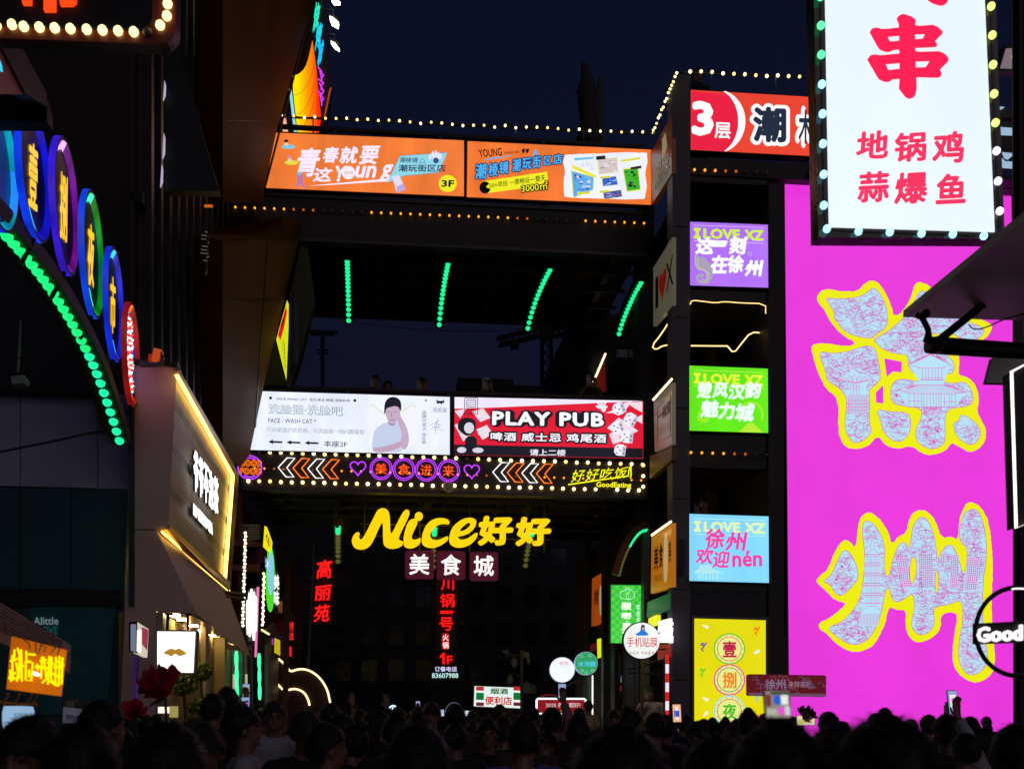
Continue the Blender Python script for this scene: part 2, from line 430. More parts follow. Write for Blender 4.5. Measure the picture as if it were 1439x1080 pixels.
# roof bulbs
p1 = [PXR.pt(u, v, .02) for u, v in jit(line((918, 184), (951, 102), 15), 1.5)]
bulbs('string_light', p1, .022, B_WARM, 'warm festoon bulbs climbing the side railing beside the tower top')
p2 = [PT.pt(u, v) for u, v in jit(line((970, 100), (1139, 109), 12), 1)]
bulbs('string_light', p2, .028, B_WARM, 'warm festoon bulbs along the tower roof above the red 3 sign')
rr = thing('railing', PT.pt(970, 125, -.1), 'thin railing on the roof of the stair tower', 'railing')
MB().tube([PT.pt(955, 101, -.06), PT.pt(1330, 116, -.06)], .016, 5).obj('top_rail', M_STEEL, rr)
for u in (1000, 1090, 1180, 1270): MB().tube([PT.pt(u, 101 + (u - 955) * .04, -.06), PT.pt(u, 130 + (u - 955) * .04, -.06)], .012, 5).obj('post', M_STEEL, rr)
MB().tube([PXR.pt(918, 187, -.03), PXR.pt(951, 103, -.03)], .016, 5).obj('side_rail', M_STEEL, rr)
glow_string(238, 242, 976, 1078, 8, 'short amber string of bulbs under the red 3 sign', 'aaaddooo', off=.03, pl=PT, r=.024)
glow_string(635, 638, 971, 1078, 8, 'short amber string of bulbs between the green and the blue screen', 'aaaaddoo', off=.03, pl=PT, r=.024)

# ---------------------------------------------------------------- screens on the tower
def screen(label, v0, v1, c, u0=970, u1=1079, sl=.04, sl2=.03):
    q = [(u0, v0), (u1, v0 + sl * (u1 - u0)), (u1 + .6, v1 + sl2 * (u1 - u0)), (u0, v1)]
    return signbox('light_box', PT, q, .18, E(c, 1.0, .12, True, 1.6), label, 'light box', housing=M_BLACK)
def ilove(t, v, c, s1, sl=.035, u0=975, u1=1073):
    k = E(c)
    for a, b, s in ((u0, u0 + 10, 'I'), (u0 + 13.5, u0 + 65, 'LOVE'), (u0 + 71, u1, 'XZ')):
        if s == 'I':
            y = v; MB().prism(PT, [(a, y), (a + 9.5, y + .3), (a + 9.5, y + 4), (a + 7, y + 4), (a + 7, y + 11.5), (a + 9.5, y + 11.5), (a + 9.5, y + 15.3), (a, y + 15), (a, y + 11.2), (a + 2.6, y + 11.2), (a + 2.6, y + 3.8), (a, y + 3.8)], .0125, .016).obj('lettering', k, t); continue
        text(PT, s, Q(a, v + sl * (a - u0), b, v + 15 + sl * (a - u0), sl), k, t, bold=.084, off=.016)
    mb = MB()
    for dv in (-3.5, 18.5): mb.ribbon(PT, [(u0, v + dv), (u1, v + dv + sl * (u1 - u0))], .7, .015)
    mb.obj('printed_rule', E(s1), t)
WH = E('#f6fbff', 1.05)
def brush(t, pl, chars, mat, off=.02, bold=.082, shear=.0, name='lettering'):
    """chars: (char, u0, v0, u1, v1)"""
    for ch, a, b, c, d in chars:
        w = (c - a) * .06; h = (d - b) * .05
        text(pl, ch, [(a + w, b - h), (c + w * 1.5, b - h * 1.2), (c - w, d + h), (a - w, d + h * .6)], mat, t, off=off, bold=bold, shear=shear, name=name)
t = screen('purple light box reading I LOVE XZ on the tower, uppermost of three', 311, 400, '#b070f8')
ilove(t, 319.5, '#d2f03c', '#e8c8ff')
brush(t, PT, [('这', 978, 334, 1003, 356), ('一', 999, 338, 1021, 346), ('刻', 1025, 333, 1048, 356), ('在', 999, 359, 1022, 383), ('徐', 1022, 359, 1045, 382), ('州', 1047, 366, 1071, 387)], WH)
dr = MB()  # grey coiled jade creature
dr.prism(PT, chaikin([(976, 357), (979, 356), (983, 361), (991, 361), (995, 368), (1001, 370), (1002, 385), (1000, 394), (994, 399), (984, 399), (978, 393), (978, 386), (983, 383), (989, 384), (990, 388), (986, 391), (984, 388), (981, 391), (986, 395), (992, 392), (992, 384), (988, 380), (980, 379), (976, 371)], 1), 0, .015, flat=True)
dr.obj('printed_creature', E('#a9a0b8'), t)
l2 = MB()
for (a, b) in ((0, 0), (3, 2.5)): l2.ribbon(PT, chaikin([(978 + a, 358 + b), (977 + a, 370 + b), (982 + a, 378), (992, 379), (998 - a, 388), (992, 397 - a), (982 + a, 394 - a)], 2, False), .6, .018)
l2.ribbon(PT, ell(1054, 356, 2.5, n=10), .5, .016, True)
l2.obj('printed_outline', E('#d8d4a0'), t)
t = screen('green light box reading I LOVE XZ on the tower, middle of three', 513, 604, '#62e80a', 969, 1079)
ilove(t, 523, '#e6f23c', '#d8f060', u0=975, u1=1072.5)
brush(t, PT, [('楚', 980, 537, 1000, 558), ('风', 1002, 538, 1023, 558), ('汉', 1024, 540, 1047, 560), ('韵', 1047, 537, 1069, 558), ('魅', 985, 562, 1010, 585), ('力', 1010, 565, 1032, 588), ('城', 1033, 567, 1060, 591)], E('#e8fff0', 1.05))
dd = MB()
for k in range(12):
    a = k * PI / 6; dd.ribbon(PT, ell(989 + 6.5 * math.cos(a), 584 + 6.5 * math.sin(a), 2.4, n=8), .6, .015, True)
for r in (15.5, 17.5): dd.ribbon(PT, ell(1055, 582, r, r * 1.05, 24, PI * .86, PI * 2.14), .8, .015)
for k in range(5): dd.prism(PT, Q(1055 - 5 - k * 2.7, 594 + k * 2.6, 1055 + 5 + k * 2.7, 596 + k * 2.6), 0, .015 + .0003 * k, flat=True)
dd.obj('printed_ornament', E('#c8e83a'), t)
t = screen('light blue light box reading I LOVE XZ on the tower, lowest of three', 721, 815, '#84d8ff', 969, 1080, .033, .026)
ilove(t, 731, '#e2f4b0', '#c8f4ff', .03, 975.5, 1075)
brush(t, PT, [('徐', 991, 743, 1018, 769), ('州', 1020, 748, 1048, 772), ('欢', 978, 770, 1002, 791), ('迎', 1002, 774, 1025, 796)], E('#f23fa0'), bold=.05)
text(PT, 'nén', Q(1029, 773, 1071, 796, -.02), E('#f23fa0'), t, off=.02, bold=.05)
pv = MB()
pv.prism(PT, [(975, 803), (984, 797), (984, 793), (1000, 793), (1000, 797), (1016, 804), (1008, 805), (980, 805)], 0, .015, flat=True)
for k in range(6): pv.prism(PT, Q(981 + k * 5, 806, 983.5 + k * 5, 813), 0, .015, flat=True)
pv.obj('printed_pavilion', E('#aee9ee'), t)

# red 3 floor sign
t = signbox('sign_board', PT, [(971, 126), (1141, 136), (1141, 218.5), (971, 209.5)], .2, E('#e8402a', 1.0, .08, True), 'wide red sign with 3层 in a circle, at the top of the tower', 'sign')
MB().prism(PT, [(971.6, 127)] + [(u, v) for u, v in ell(1005, 170, 38.5, 44, 22, -PI * .31, PI * .40) if u > 971] + [(971.6, 208.8)], .0125, .016, ).obj('printed_circle', E('#e8143c'), t)
rg = ell(1007, 170, 40.5, 44.5, 26, -PI * .40, PI * .40); ri = ell(1002, 170, 35.5, 46.5, 26, -PI * .36, PI * .35)[::-1]
MB().prism(PT, rg + ri, .0125, .0185).obj('printed_ring', E('#fff4f8', 1.05), t)
text(PT, '3', Q(972, 141, 1003, 190, .03), E('#ffffff', 1.05), t, off=.022, bold=.08)
text(PT, '层', Q(1004, 171, 1027, 194, .05), E('#ffffff', 1.05), t, off=.022, bold=.04)
for b_, m_, o_ in ((.12, E('#ffffff', 1.05), .018), (.08, E('#12243c'), .0235)):
    g = 0 if b_ < .1 else 5
    text(PT, '潮', Q(1058 - g, 149 - g, 1105 + g, 199 + g, .03), m_, t, off=o_, bold=b_)
    text(PT, '棱', Q(1123 - g, 151 - g, 1170 + g, 202 + g, .03), m_, t, off=o_, bold=b_) if False else None
# only the left part of the next character shows before the big sign
text(PT, '木', Q(1117, 148, 1141, 207, .03), E('#ffffff', 1.05), t, off=.0182, bold=.13)
text(PT, '木', Q(1122, 153, 1142, 202, .03), E('#12243c'), t, off=.0225, bold=.045)

# yellow tower board
t = signbox('light_box', PT, [(976, 868), (1076, 870.5), (1076, 1030), (976, 1030)], .12, E('#e6dc00', 1.0, .08, True), 'yellow light box with three round characters at the foot of the tower', 'light box', frame=4, housing=M_TOW)
for cv, ch, c1, c2, c3 in ((910.5, '壹', '#62c814', '#d22850', '#c01e46'), (954, '捌', '#e63c96', '#3c507a', '#f08214'), (998, '夜', '#8ce0e6', '#c02832', '#46be1e')):
    MB().prism(PT, ell(1025, cv, 21), .0125, .0135).obj('disc', E('#e8eb8c'), t)
    for r_, w_, c in ((21.3, 1.8, c1), (16.8, .9, c2)):
        MB().ribbon(PT, ell(1025, cv, r_, n=40), w_, .0165, True).obj('ring', E(c), t)
    dm = MB()
    for k in range(14): dm.prism(PT, ell(1025 + 19 * math.cos(k * PI / 7), cv + 19 * math.sin(k * PI / 7), .8, n=6), 0, .0165, flat=True)
    dm.obj('printed_dots', E('#d2581e'), t)
    text(PT, ch, Q(1015.5, cv - 11, 1035, cv + 12), E(c3), t, bold=.05, off=.017)
cf = MB()
for (u, v, a) in ((991.5, 879, .5), (1063.5, 915, -.45), (991.5, 981, .5), (991.5, 1002, -.8)):
    ca, sa = math.cos(a), math.sin(a); cf.prism(PT, [(u + x * ca - y * sa, v + x * sa + y * ca) for x, y in ((-4.5, -1.2), (4.5, -2.4), (4.5, 2.4), (-4.5, 1.2))], 0, .015, flat=True)
cf.obj('printed_confetti', E('#f2f0d8'), t)
for (u, v, c) in ((1063, 885, '#f07814'), (988, 907, '#6432a0'), (987, 943, '#5ac828'), (1064, 978, '#46c8f0'), (1064, 1008, '#dc2814')):
    MB().ribbon(PT, chaikin([(u + 4, v - 6), (u + 4, v - 2), (u - 3, v - 1), (u - 3, v - 4), (u + 2, v - 4), (u + 1, v + 2), (u - 3, v + 3), (u + 1, v + 7)], 2, False), 1.7, .0155).obj('printed_ribbon', E(c), t)

# ---------------------------------------------------------------- magenta LED wall with the two big traced characters
PM = PY(YT + .35)
t = thing('led_wall', PM.pt(1260, 1060), 'tall magenta LED wall with two giant yellow-edged characters', 'screen')
q = [(1103, 250), (1421, 265), (1436, 1080), (1110, 1080)]
zb_ = PM.pt(1200, 1066)
q = [(1103, 250), (1421, 265), (1435, 1062), (1110, 1062)]
MB().prism(PM, [(1101, 248), (1424, 263), (1438, 1064), (1108, 1064)], -.3, 0).obj('housing', M_BLACK, t)
M_MAG = E('#ea36dd', 1.0, .05, True, .5)
g_ = M_MAG.node_tree; b_ = g_.nodes['Principled BSDF']; old = b_.inputs['Emission Strength'].links[0].from_socket
br_ = g_.nodes.new('ShaderNodeTexBrick'); br_.offset = 0; br_.inputs['Scale'].default_value = 1.0; br_.inputs['Brick Width'].default_value = .5; br_.inputs['Row Height'].default_value = .5
br_.inputs['Mortar Size'].default_value = .004; br_.inputs['Color1'].default_value = (1, 1, 1, 1); br_.inputs['Color2'].default_value = (.965, .965, .965, 1); br_.inputs['Mortar'].default_value = (.92, .92, .92, 1)
mp_ = g_.nodes.new('ShaderNodeMapping'); mp_.inputs['Rotation'].default_value = (PI / 2, 0, 0); mu_ = g_.nodes.new('ShaderNodeMath'); mu_.operation = 'MULTIPLY'
g_.links.new(g_.nodes['Texture Coordinate'].outputs['Object'], mp_.inputs[0]); g_.links.new(mp_.outputs[0], br_.inputs['Vector']); g_.links.new(br_.outputs['Color'], mu_.inputs[0]); g_.links.new(old, mu_.inputs[1]); g_.links.new(mu_.outputs[0], b_.inputs['Emission Strength'])
MB().prism(PM, q, .001, .012).obj('face', M_MAG, t)
Za = lambda L: zm(L, 1130, 380, 4.0)
Zb = lambda L: zm(L, 1130, 690, 3.857)
YL = E('#ecec00'); BL = E('#b4e2f4'); PK = E('#c83cae'); PK2 = E('#dc28b4')
xu_y = Za([(70,150),(90,115),(130,100),(200,115),(300,115),(345,65),(390,50),(430,75),(495,200),(500,260),(560,225),(600,150),(620,75),(650,60),(700,80),(770,150),(860,235),(1050,290),(1058,320),(1025,385),(880,440),(870,480),(872,560),(865,585),(930,600),(970,650),(985,720),(970,790),(1010,860),(1028,920),(1000,990),(940,1022),(870,990),(830,960),(800,1010),(720,1037),(660,1025),(605,980),(520,1002),(460,980),(412,920),(360,990),(260,1003),(215,970),(190,900),(195,720),(120,660),(90,600),(55,500),(38,430),(60,408),(120,405),(240,425),(300,405),(210,360),(150,290),(110,210),(78,180)])
xu_h = [Za([(450,490),(500,500),(550,510),(548,570),(500,565),(465,595)]), Za([(402,685),(445,640),(445,745),(405,740)])]
zh_y = Zb([(62,487),(80,460),(130,420),(170,310),(215,258),(250,270),(280,310),(290,190),(310,130),(350,108),(400,135),(455,210),(475,290),(510,240),(550,230),(575,130),(610,100),(660,100),(710,150),(745,255),(800,240),(835,265),(840,150),(870,70),(905,52),(960,80),(1005,170),(1025,380),(1015,600),(1020,760),(1040,940),(1000,1010),(940,1035),(880,1020),(830,980),(803,920),(810,800),(830,690),(825,650),(740,660),(742,740),(700,790),(620,823),(570,790),(548,730),(555,640),(500,640),(458,620),(440,720),(380,830),(320,865),(250,867),(180,830),(130,775),(80,740),(80,710),(130,690),(240,605),(170,590),(110,530)])
def ragged(L, a=.5):
    r = random.Random(3); o = []
    for i, p in enumerate(L):
        q2 = L[(i + 1) % len(L)]; d = math.hypot(q2[0] - p[0], q2[1] - p[1]); k = max(1, int(d / 3))
        for j in range(k): o.append((p[0] + (q2[0] - p[0]) * j / k + r.uniform(-a, a), p[1] + (q2[1] - p[1]) * j / k + r.uniform(-a, a)))
    return chaikin(o, 1)
MB().prism(PM, [ragged(chaikin(xu_y, 1))] + xu_h, .0125, .016).obj('character_edge', YL, t)
MB().prism(PM, ragged(chaikin(zh_y, 1)), .0125, .016).obj('character_edge', YL, t)
xu_b = [[(118,150),(200,158),(300,150),(350,125),(392,88),(430,135),(462,195),(470,290),(450,330),(410,350),(385,380),(300,370),(225,340),(195,300),(165,262),(172,240),(140,185)],
 [(390,386),(430,364),(480,335),(560,265),(600,215),(650,105),(700,125),(760,190),(860,270),(1025,320),(985,385),(900,390),(830,350),(745,350),(690,362),(668,405),(680,470),(760,462),(810,475),(845,520),(840,575),(790,580),(780,620),(830,635),(900,620),(940,660),(955,740),(900,765),(820,770),(790,810),(795,960),(760,990),(710,1003),(650,975),(625,930),(630,880),(655,840),(665,790),(640,768),(560,760),(490,740),(485,660),(510,615),(570,605),(640,625),(655,600),(640,580),(590,560),(580,465),(530,470),(440,440),(405,405)],
 [(85,452),(160,465),(240,455),(340,420),(385,425),(408,460),(435,600),(400,640),(362,670),(370,720),(365,850),(382,900),(345,945),(285,972),(255,940),(232,900),(228,850),(240,760),(235,700),(190,650),(130,620),(120,560),(95,500)],
 [(405,775),(470,790),(585,795),(602,850),(590,920),(540,962),(490,950),(445,905),(432,850)],
 [(880,800),(960,845),(997,905),(975,960),(930,980),(880,950),(845,905),(838,850),(870,845)]]
zh_b = [[(100,487),(150,450),(180,370),(215,312),(250,330),(285,400),(298,465),(250,525),(200,568),(165,545),(140,500)],
 [(330,155),(375,170),(415,230),(438,300),(432,400),(440,455),(460,460),(480,370),(510,290),(540,268),(570,310),(580,250),(590,180),(630,132),(670,150),(700,220),(715,300),(722,380),(740,330),(775,285),(810,295),(840,370),(860,450),(880,420),(885,300),(850,280),(838,220),(860,120),(910,88),(950,110),(980,200),(990,300),(985,390),(970,480),(965,700),(990,850),(998,920),(960,975),(905,997),(860,970),(835,900),(840,800),(860,700),(860,620),(840,585),(790,610),(720,620),(700,640),(708,720),(680,760),(630,780),(590,750),(580,710),(600,620),(588,545),(545,580),(500,600),(475,580),(465,530),(450,515),(435,560),(415,680),(360,790),(290,832),(230,820),(170,780),(122,735),(200,710),(270,640),(310,560),(325,440),(330,340),(315,230),(318,180)]]
zh_h = [[(590,345),(608,370),(612,430),(587,510),(573,480),(572,390)], [(718,412),(730,450),(728,540),(715,555),(708,480)]]
def inside(p, L):
    c = False; n = len(L)
    for i in range(n):
        (x1, y1), (x2, y2) = L[i], L[i - 1]
        if (y1 > p[1]) != (y2 > p[1]) and p[0] < (x2 - x1) * (p[1] - y1) / (y2 - y1) + x1: c = not c
    return c
swirl = MB(); rs = random.Random(11)
def fillpart(L, holes=()):
    L = chaikin(L, 1)
    MB().prism(PM, [L] + [chaikin(h, 1) for h in holes], .0165, .019).obj('character_fill', BL, t)
    m = MB()
    for q_ in [L] + [chaikin(h, 1) for h in holes]: m.ribbon(PM, q_, .8, .0205, True)
    m.obj('character_outline', PK, t)
    us = [p[0] for p in L]; vs = [p[1] for p in L]; n = int((max(us) - min(us)) * (max(vs) - min(vs)) / 17)
    for _ in range(n):   # engraved cloud lines
        u, v = rs.uniform(min(us), max(us)), rs.uniform(min(vs), max(vs)); a = rs.uniform(-.7, .7) + (PI if rs.random() < .5 else 0); kv = rs.uniform(-.12, .12); pts = []
        for k in range(rs.randint(9, 20)):
            if not inside((u, v), L) or any(inside((u, v), h) for h in holes): break
            pts.append((u, v)); kv += rs.uniform(-.14, .14); kv = max(-.6, min(.6, kv)); a += kv; u += 1.25 * math.cos(a); v += 1.0 * math.sin(a)
        if len(pts) > 3: swirl.ribbon(PM, pts, .45, .0215)
for L in xu_b: fillpart(Za(L))
fillpart(Zb(zh_b[0])); fillpart(Zb(zh_b[1]), [Zb(h) for h in zh_h])
swirl.obj('engraved_lines', PK, t, kind='stuff')
art = MB()
def A(zf, pts, w=.6, closed=False): art.ribbon(PM, zf(pts), w, .023, closed)
def patch(zf, pts): MB().prism(PM, zf(pts), .0216, .0222).obj('clear_patch', BL, t)
# pavilion
patch(Za, [(590,525),(710,470),(825,525),(780,640),(905,690),(850,765),(590,765),(530,680),(655,640)])
for k in range(5): A(Za, [(600 + k * 8, 525 - k * 9), (710, 470 - k * 1), (820 - k * 8, 525 - k * 9)] if k < 3 else [(640, 545), (790, 545)])
A(Za, [(595,525),(650,545),(780,545),(825,525)]); A(Za, [(525,665),(600,690),(840,690),(910,680)]); A(Za, [(525,665),(650,640),(790,640),(910,680)])
for x in range(545, 900, 11): A(Za, [(x, 688), (x * .62 + 270, 642)], .35)
for x in (665, 685, 700, 720, 740, 755, 775): A(Za, [(x, 548), (x, 612)], .5)
A(Za, [(655,612),(785,612)], .9); A(Za, [(665,600),(775,600)])
for x in (590, 620, 640, 660, 672, 690, 708, 726, 742, 758, 770, 790, 815, 830, 850): A(Za, [(x, 692), (x, 762)], .6)
A(Za, [(585,765),(850,765)], .9); A(Za, [(585,730),(655,730)]); A(Za, [(780,735),(850,735)])
for y in range(770, 810, 6): A(Za, [(668,y),(775,y)], .45)
# lotus lamp and column
patch(Za, [(190,600),(285,565),(385,600),(350,640),(355,800),(248,800),(255,640)])
for dx in (-90, -60, -30, 0, 30, 60, 90): A(Za, chaikin([(285, 632), (285 + dx - 14, 612), (285 + dx, 572 + abs(dx) * .25), (285 + dx + 14, 612), (285, 632)], 1, False), .55)
for y in (640, 652, 665): A(Za, [(262,y),(310,y)], .5)
for x in (262, 278, 294, 310): A(Za, [(x,640),(x,698)], .5)
for y in range(700, 798, 8): A(Za, [(246,y),(358,y)], .7 if (y // 8) % 2 else .45)
for x in range(250, 358, 10): A(Za, [(x,715),(x,795)], .35)
for k in range(16):
    a = -PI + PI * k / 15; A(Za, [(285 + 35 * math.cos(a), 560 + 25 * math.sin(a)), (285 + 110 * math.cos(a), 560 + 95 * math.sin(a))], .35)
# pagoda
patch(Zb, [(370,235),(415,330),(425,600),(400,725),(290,725),(320,600),(330,330)])
A(Zb, [(370,240),(358,310)]); A(Zb, [(370,240),(385,310)]); A(Zb, [(335,338),(372,310),(415,338)])
for k in range(5):
    y = 340 + k * 55; w_ = 40 + k * 4
    A(Zb, [(372 - w_, y), (372 + w_, y)], .9); A(Zb, [(372 - w_ - 6, y + 8), (372 + w_ + 6, y + 8)], .45); A(Zb, [(372 - w_, y + 45), (372 + w_, y + 45)], .8)
    for x in (-30, -15, -5, 8, 18, 32): A(Zb, [(372 + x, y + 8), (372 + x, y + 45)], .5)
A(Zb, [(300,655),(345,620),(400,620),(420,655)]); 
for x in range(288, 415, 8): A(Zb, [(x,660),(x,722)], .5)
# modern towers as tilted grids
for (x0, x1, y0, y1, dx) in ((500, 556, 355, 530, 25), (625, 700, 345, 530, 0), (800, 840, 350, 540, -10), (890, 955, 360, 540, -18), (745, 765, 345, 420, -5)):
    patch(Zb, [(x0, y0), (x1, y0), (x1 + dx, y1), (x0 + dx * (1.6 if dx else 0) + (20 if dx == 0 else 0), y1)])
    for k in range(0, int((y1 - y0) / 12)): y = y0 + k * 12; f = (y - y0) / (y1 - y0); A(Zb, [(x0 + dx * f, y), (x1 + dx * f, y - 5)], .75)
    for k in range(0, int((x1 - x0) / 11) + 1): x = x0 + k * 11; A(Zb, [(x, y0), (x + dx * .5 + 2, (y0 + y1) / 2), (x + dx, y1 - 8)], .75)
for x in range(610, 920, 1): pass
A(Zb, [(610,548),(925,548)], .6)
# head with long hair at the foot of the last stroke
A(Zb, chaikin([(900,800),(880,850),(900,900),(940,890),(955,850)], 2, False), .6); A(Zb, chaikin([(930,845),(945,835),(960,845)], 1, False), .5)
for k in range(6): A(Zb, chaikin([(860 + k * 5, 830), (850 + k * 7, 900), (870 + k * 9, 955)], 2, False), .4)
art.obj('engraved_buildings', PK2, t)
bl = MB()   # blossoms
for zf, cx, cy, r in ((Za, 520, 700, 30), (Za, 555, 738, 22), (Za, 705, 840, 22), (Za, 690, 920, 26), (Za, 750, 900, 20), (Za, 728, 960, 26), (Za, 760, 830, 18), (Zb, 205, 405, 26), (Zb, 245, 425, 26), (Zb, 175, 475, 28), (Zb, 208, 525, 26), (Zb, 255, 740, 26), (Zb, 235, 775, 20), (Zb, 295, 765, 24), (Zb, 300, 798, 18), (Zb, 895, 175, 22), (Zb, 940, 190, 20), (Zb, 865, 230, 16), (Zb, 918, 285, 24)):
    st = []
    for k in range(10): a = k * PI / 5 + cx; q_ = r * (.5 if k % 2 else .16); st.append((cx + q_ * math.cos(a), cy + q_ * math.sin(a)))
    bl.prism(PM, zf(st), 0, .0236, flat=True)
bl.obj('engraved_blossoms', PK2, t)

# thin strip of other signs seen between the tower and the LED wall
t = signbox('banner_strip', PY(YT + 1.2), [(1096, 745), (1109, 745), (1109, 960), (1096, 960)], .05, E('#140812', .6), 'narrow dark banner strip with white brush writing beside the LED wall', 'banner')
PQ = PY(YT + 1.2)
text(PQ, '夜', Q(1097, 765, 1108, 790), WH, t, bold=.05); text(PQ, '市', Q(1097, 840, 1108, 872), WH, t, bold=.05)
MB().prism(PQ, Q(1096.5, 892, 1108.5, 914), .0125, .015).obj('printed_patch', E('#d85a28'), t)
text(PQ, '徐', Q(1099, 893, 1107, 912), WH, t, bold=.03); text(PQ, '州', Q(1098, 935, 1107, 950), WH, t, bold=.03)
# ================================================================ banners on the bridges
PF = PY(YB - .12)
def rot(pts, cx, cy, a): ca, sa = math.cos(a), math.sin(a); return [(cx + (x - cx) * ca - (y - cy) * sa, cy + (x - cx) * sa + (y - cy) * ca) for x, y in pts]
def PR(t, pts, c, off=.014, name='printed_shape', pl=None, sm=0):
    pl = pl or PF
    if sm: pts = chaikin(pts, sm)
    return MB().prism(pl, pts, .0125, off).obj(name, E(c) if isinstance(c, str) else c, t)
ORG = E('#ee7a34', 1.0, .22, True, 1.3)
# --- orange banner, left
t = signbox('banner', PF, [(388, 186), (652, 197), (652, 275), (372, 263)], .12, ORG, 'left orange banner on the upper footbridge with slanted white slogan and 3F', 'banner', frame=2)
Z5 = lambda L: zm(L, 360, 170, 4.797)
LV = E('#f2e8ff', 1.05)
def CH(ch, x0, y0, x1, y1, m, sk=.22, off=.02, bold=.05, pl=None, zf=Z5, tt=None, up=0):
    """slanted character in zoomed coordinates"""
    h = y1 - y0
    q_ = zf([(x0 + h * sk, y0), (x1 + h * sk, y0 + up), (x1, y1 + up), (x0, y1)])
    return text(pl or PF, ch, q_, m, tt or t, off=off, bold=bold)
CH('青', 250, 180, 400, 375, LV, .25); CH('春', 440, 172, 545, 280, LV); CH('就', 555, 170, 672, 285, LV); CH('要', 688, 165, 812, 290, LV)
CH('这', 378, 310, 500, 408, LV); CH('Y', 512, 300, 590, 408, LV); CH('un', 660, 298, 800, 382, LV); CH('g', 830, 290, 900, 408, LV)
PR(t, Z5(ell(622, 345, 44, 44)), LV, .021); text(PF, 'VRAR', Z5([(590, 335), (655, 335), (655, 360), (590, 360)]), E('#d8a830'), t, off=.024, bold=.02)
PR(t, Z5([(360, 434), (900, 385), (900, 402), (500, 428)]), LV, .018)
PR(t, Z5([(968, 232), (1288, 210), (1232, 345), (1000, 368), (882, 412)]), '#8fd6ea', .0215); 
t5 = MB(); t5.ribbon(PF, Z5([(968, 232), (1288, 210), (1232, 345), (1000, 368), (882, 412)]), .5, .0235, True); t5.obj('printed_outline', M_INK, t)
text(PF, '潮棱镜', Z5([(968, 242), (1092, 244), (1088, 280), (966, 278)]), E('#1e2850'), t, off=.024, bold=.02)
text(PF, '潮玩街区店', Z5([(960, 292), (1280, 290), (1276, 342), (958, 340)]), E('#141e46'), t, off=.024, bold=.035)
hm = MB(); hm.ribbon(PF, Z5([(1095, 284), (1122, 278), (1146, 284)]), .5, .024); hm.ribbon(PF, Z5([(1106, 280), (1106, 264), (1120, 250), (1134, 264), (1134, 280)]), .6, .024); hm.obj('printed_icon', E('#1e2850'), t)
for (x, y) in ((1172, 236), (1190, 218), (1210, 212), (1228, 222), (1243, 232), (1200, 240), (1222, 246)): PR(t, Z5([(x - 7, y - 8), (x, y - 20), (x + 7, y - 8), (x + 10, y + 14), (x, y + 24), (x - 10, y + 14)]), '#e8e4fa', .0245 + x * 1e-6, 'printed_pin', sm=1)
PR(t, Z5(ell(1212, 264, 19, 19, 16)), '#3c4a78', .027, 'printed_ball')
PR(t, Z5([(916, 372), (962, 362), (1008, 458), (948, 480)]), '#e2dcf2', .0245, 'printed_phone'); PR(t, Z5([(945, 440), (990, 420), (1008, 458), (948, 480)]), '#b8a8dc', .026, 'printed_phone')
PR(t, Z5(ell(1291, 419, 61, 57, 30)), '#f0ea1e', .018, 'printed_disc'); text(PF, '3F', Z5([(1250, 396), (1336, 396), (1334, 444), (1248, 442)]), M_INK, t, off=.021, bold=.06)
# small cartoon visitors, plain shapes
for (ox, oy, c) in ((215, 165, '#7cc8dc'), (238, 272, '#e6dc3c')):
    PR(t, Z5(ell(ox, oy + 6, 46, 15, 16)), c, .018, 'printed_boat'); PR(t, Z5(ell(ox - 12, oy - 12, 14, 16, 12)), '#f0c8a8', .0185, 'printed_person'); PR(t, Z5(ell(ox - 13, oy - 32, 15, 11, 12)), '#3c2832' if ox < 220 else '#c88ca0', .019, 'printed_person')
PR(t, Z5([(270, 350), (300, 345), (318, 370), (312, 400), (330, 440), (338, 452), (318, 450), (298, 415), (288, 440), (270, 448), (268, 440), (280, 400), (272, 372)]), '#b878b0', .0225, 'printed_archer', sm=1)
PR(t, Z5(ell(290, 352, 13, 13, 12)), '#70c4d8', .0245, 'printed_archer'); mb = MB(); mb.ribbon(PF, Z5(ell(300, 368, 42, 36, 16, -PI / 2, PI / 2)), .4, .024); mb.ribbon(PF, Z5([(300, 332), (300, 404)]), .3, .024); mb.obj('printed_bow', E('#e8506e'), t)
# --- orange banner, right
t = signbox('banner', PF, [(657, 198), (915, 210), (915, 287), (656, 276)], .12, E('#f0762e', 1.0, .22, True, 1.4), 'right orange banner on the upper footbridge with a white photo collage', 'banner', frame=2)
Z6 = lambda L: zm(L, 640, 180, 4.797)
text(PF, 'YOUNG', Z6([(150, 142), (310, 130), (316, 185), (165, 198)]), M_INK, t, bold=.03, off=.018)
text(PF, 'PARADISE', Z6([(330, 158), (426, 150), (428, 166), (332, 176)]), M_INK, t, bold=.01, off=.018)
for dx in (0, 26): PR(t, Z6([(452 + dx, 138), (472 + dx, 136), (466 + dx, 160), (450 + dx, 174), (454 + dx, 158), (446 + dx, 156)]), M_INK, .018, 'printed_quote')
mb = MB(); mb.ribbon(PF, Z6([(195, 212), (290, 192), (235, 206), (375, 184)]), 1.5, .017); mb.obj('printed_stroke', E('#5aa8e0'), t)
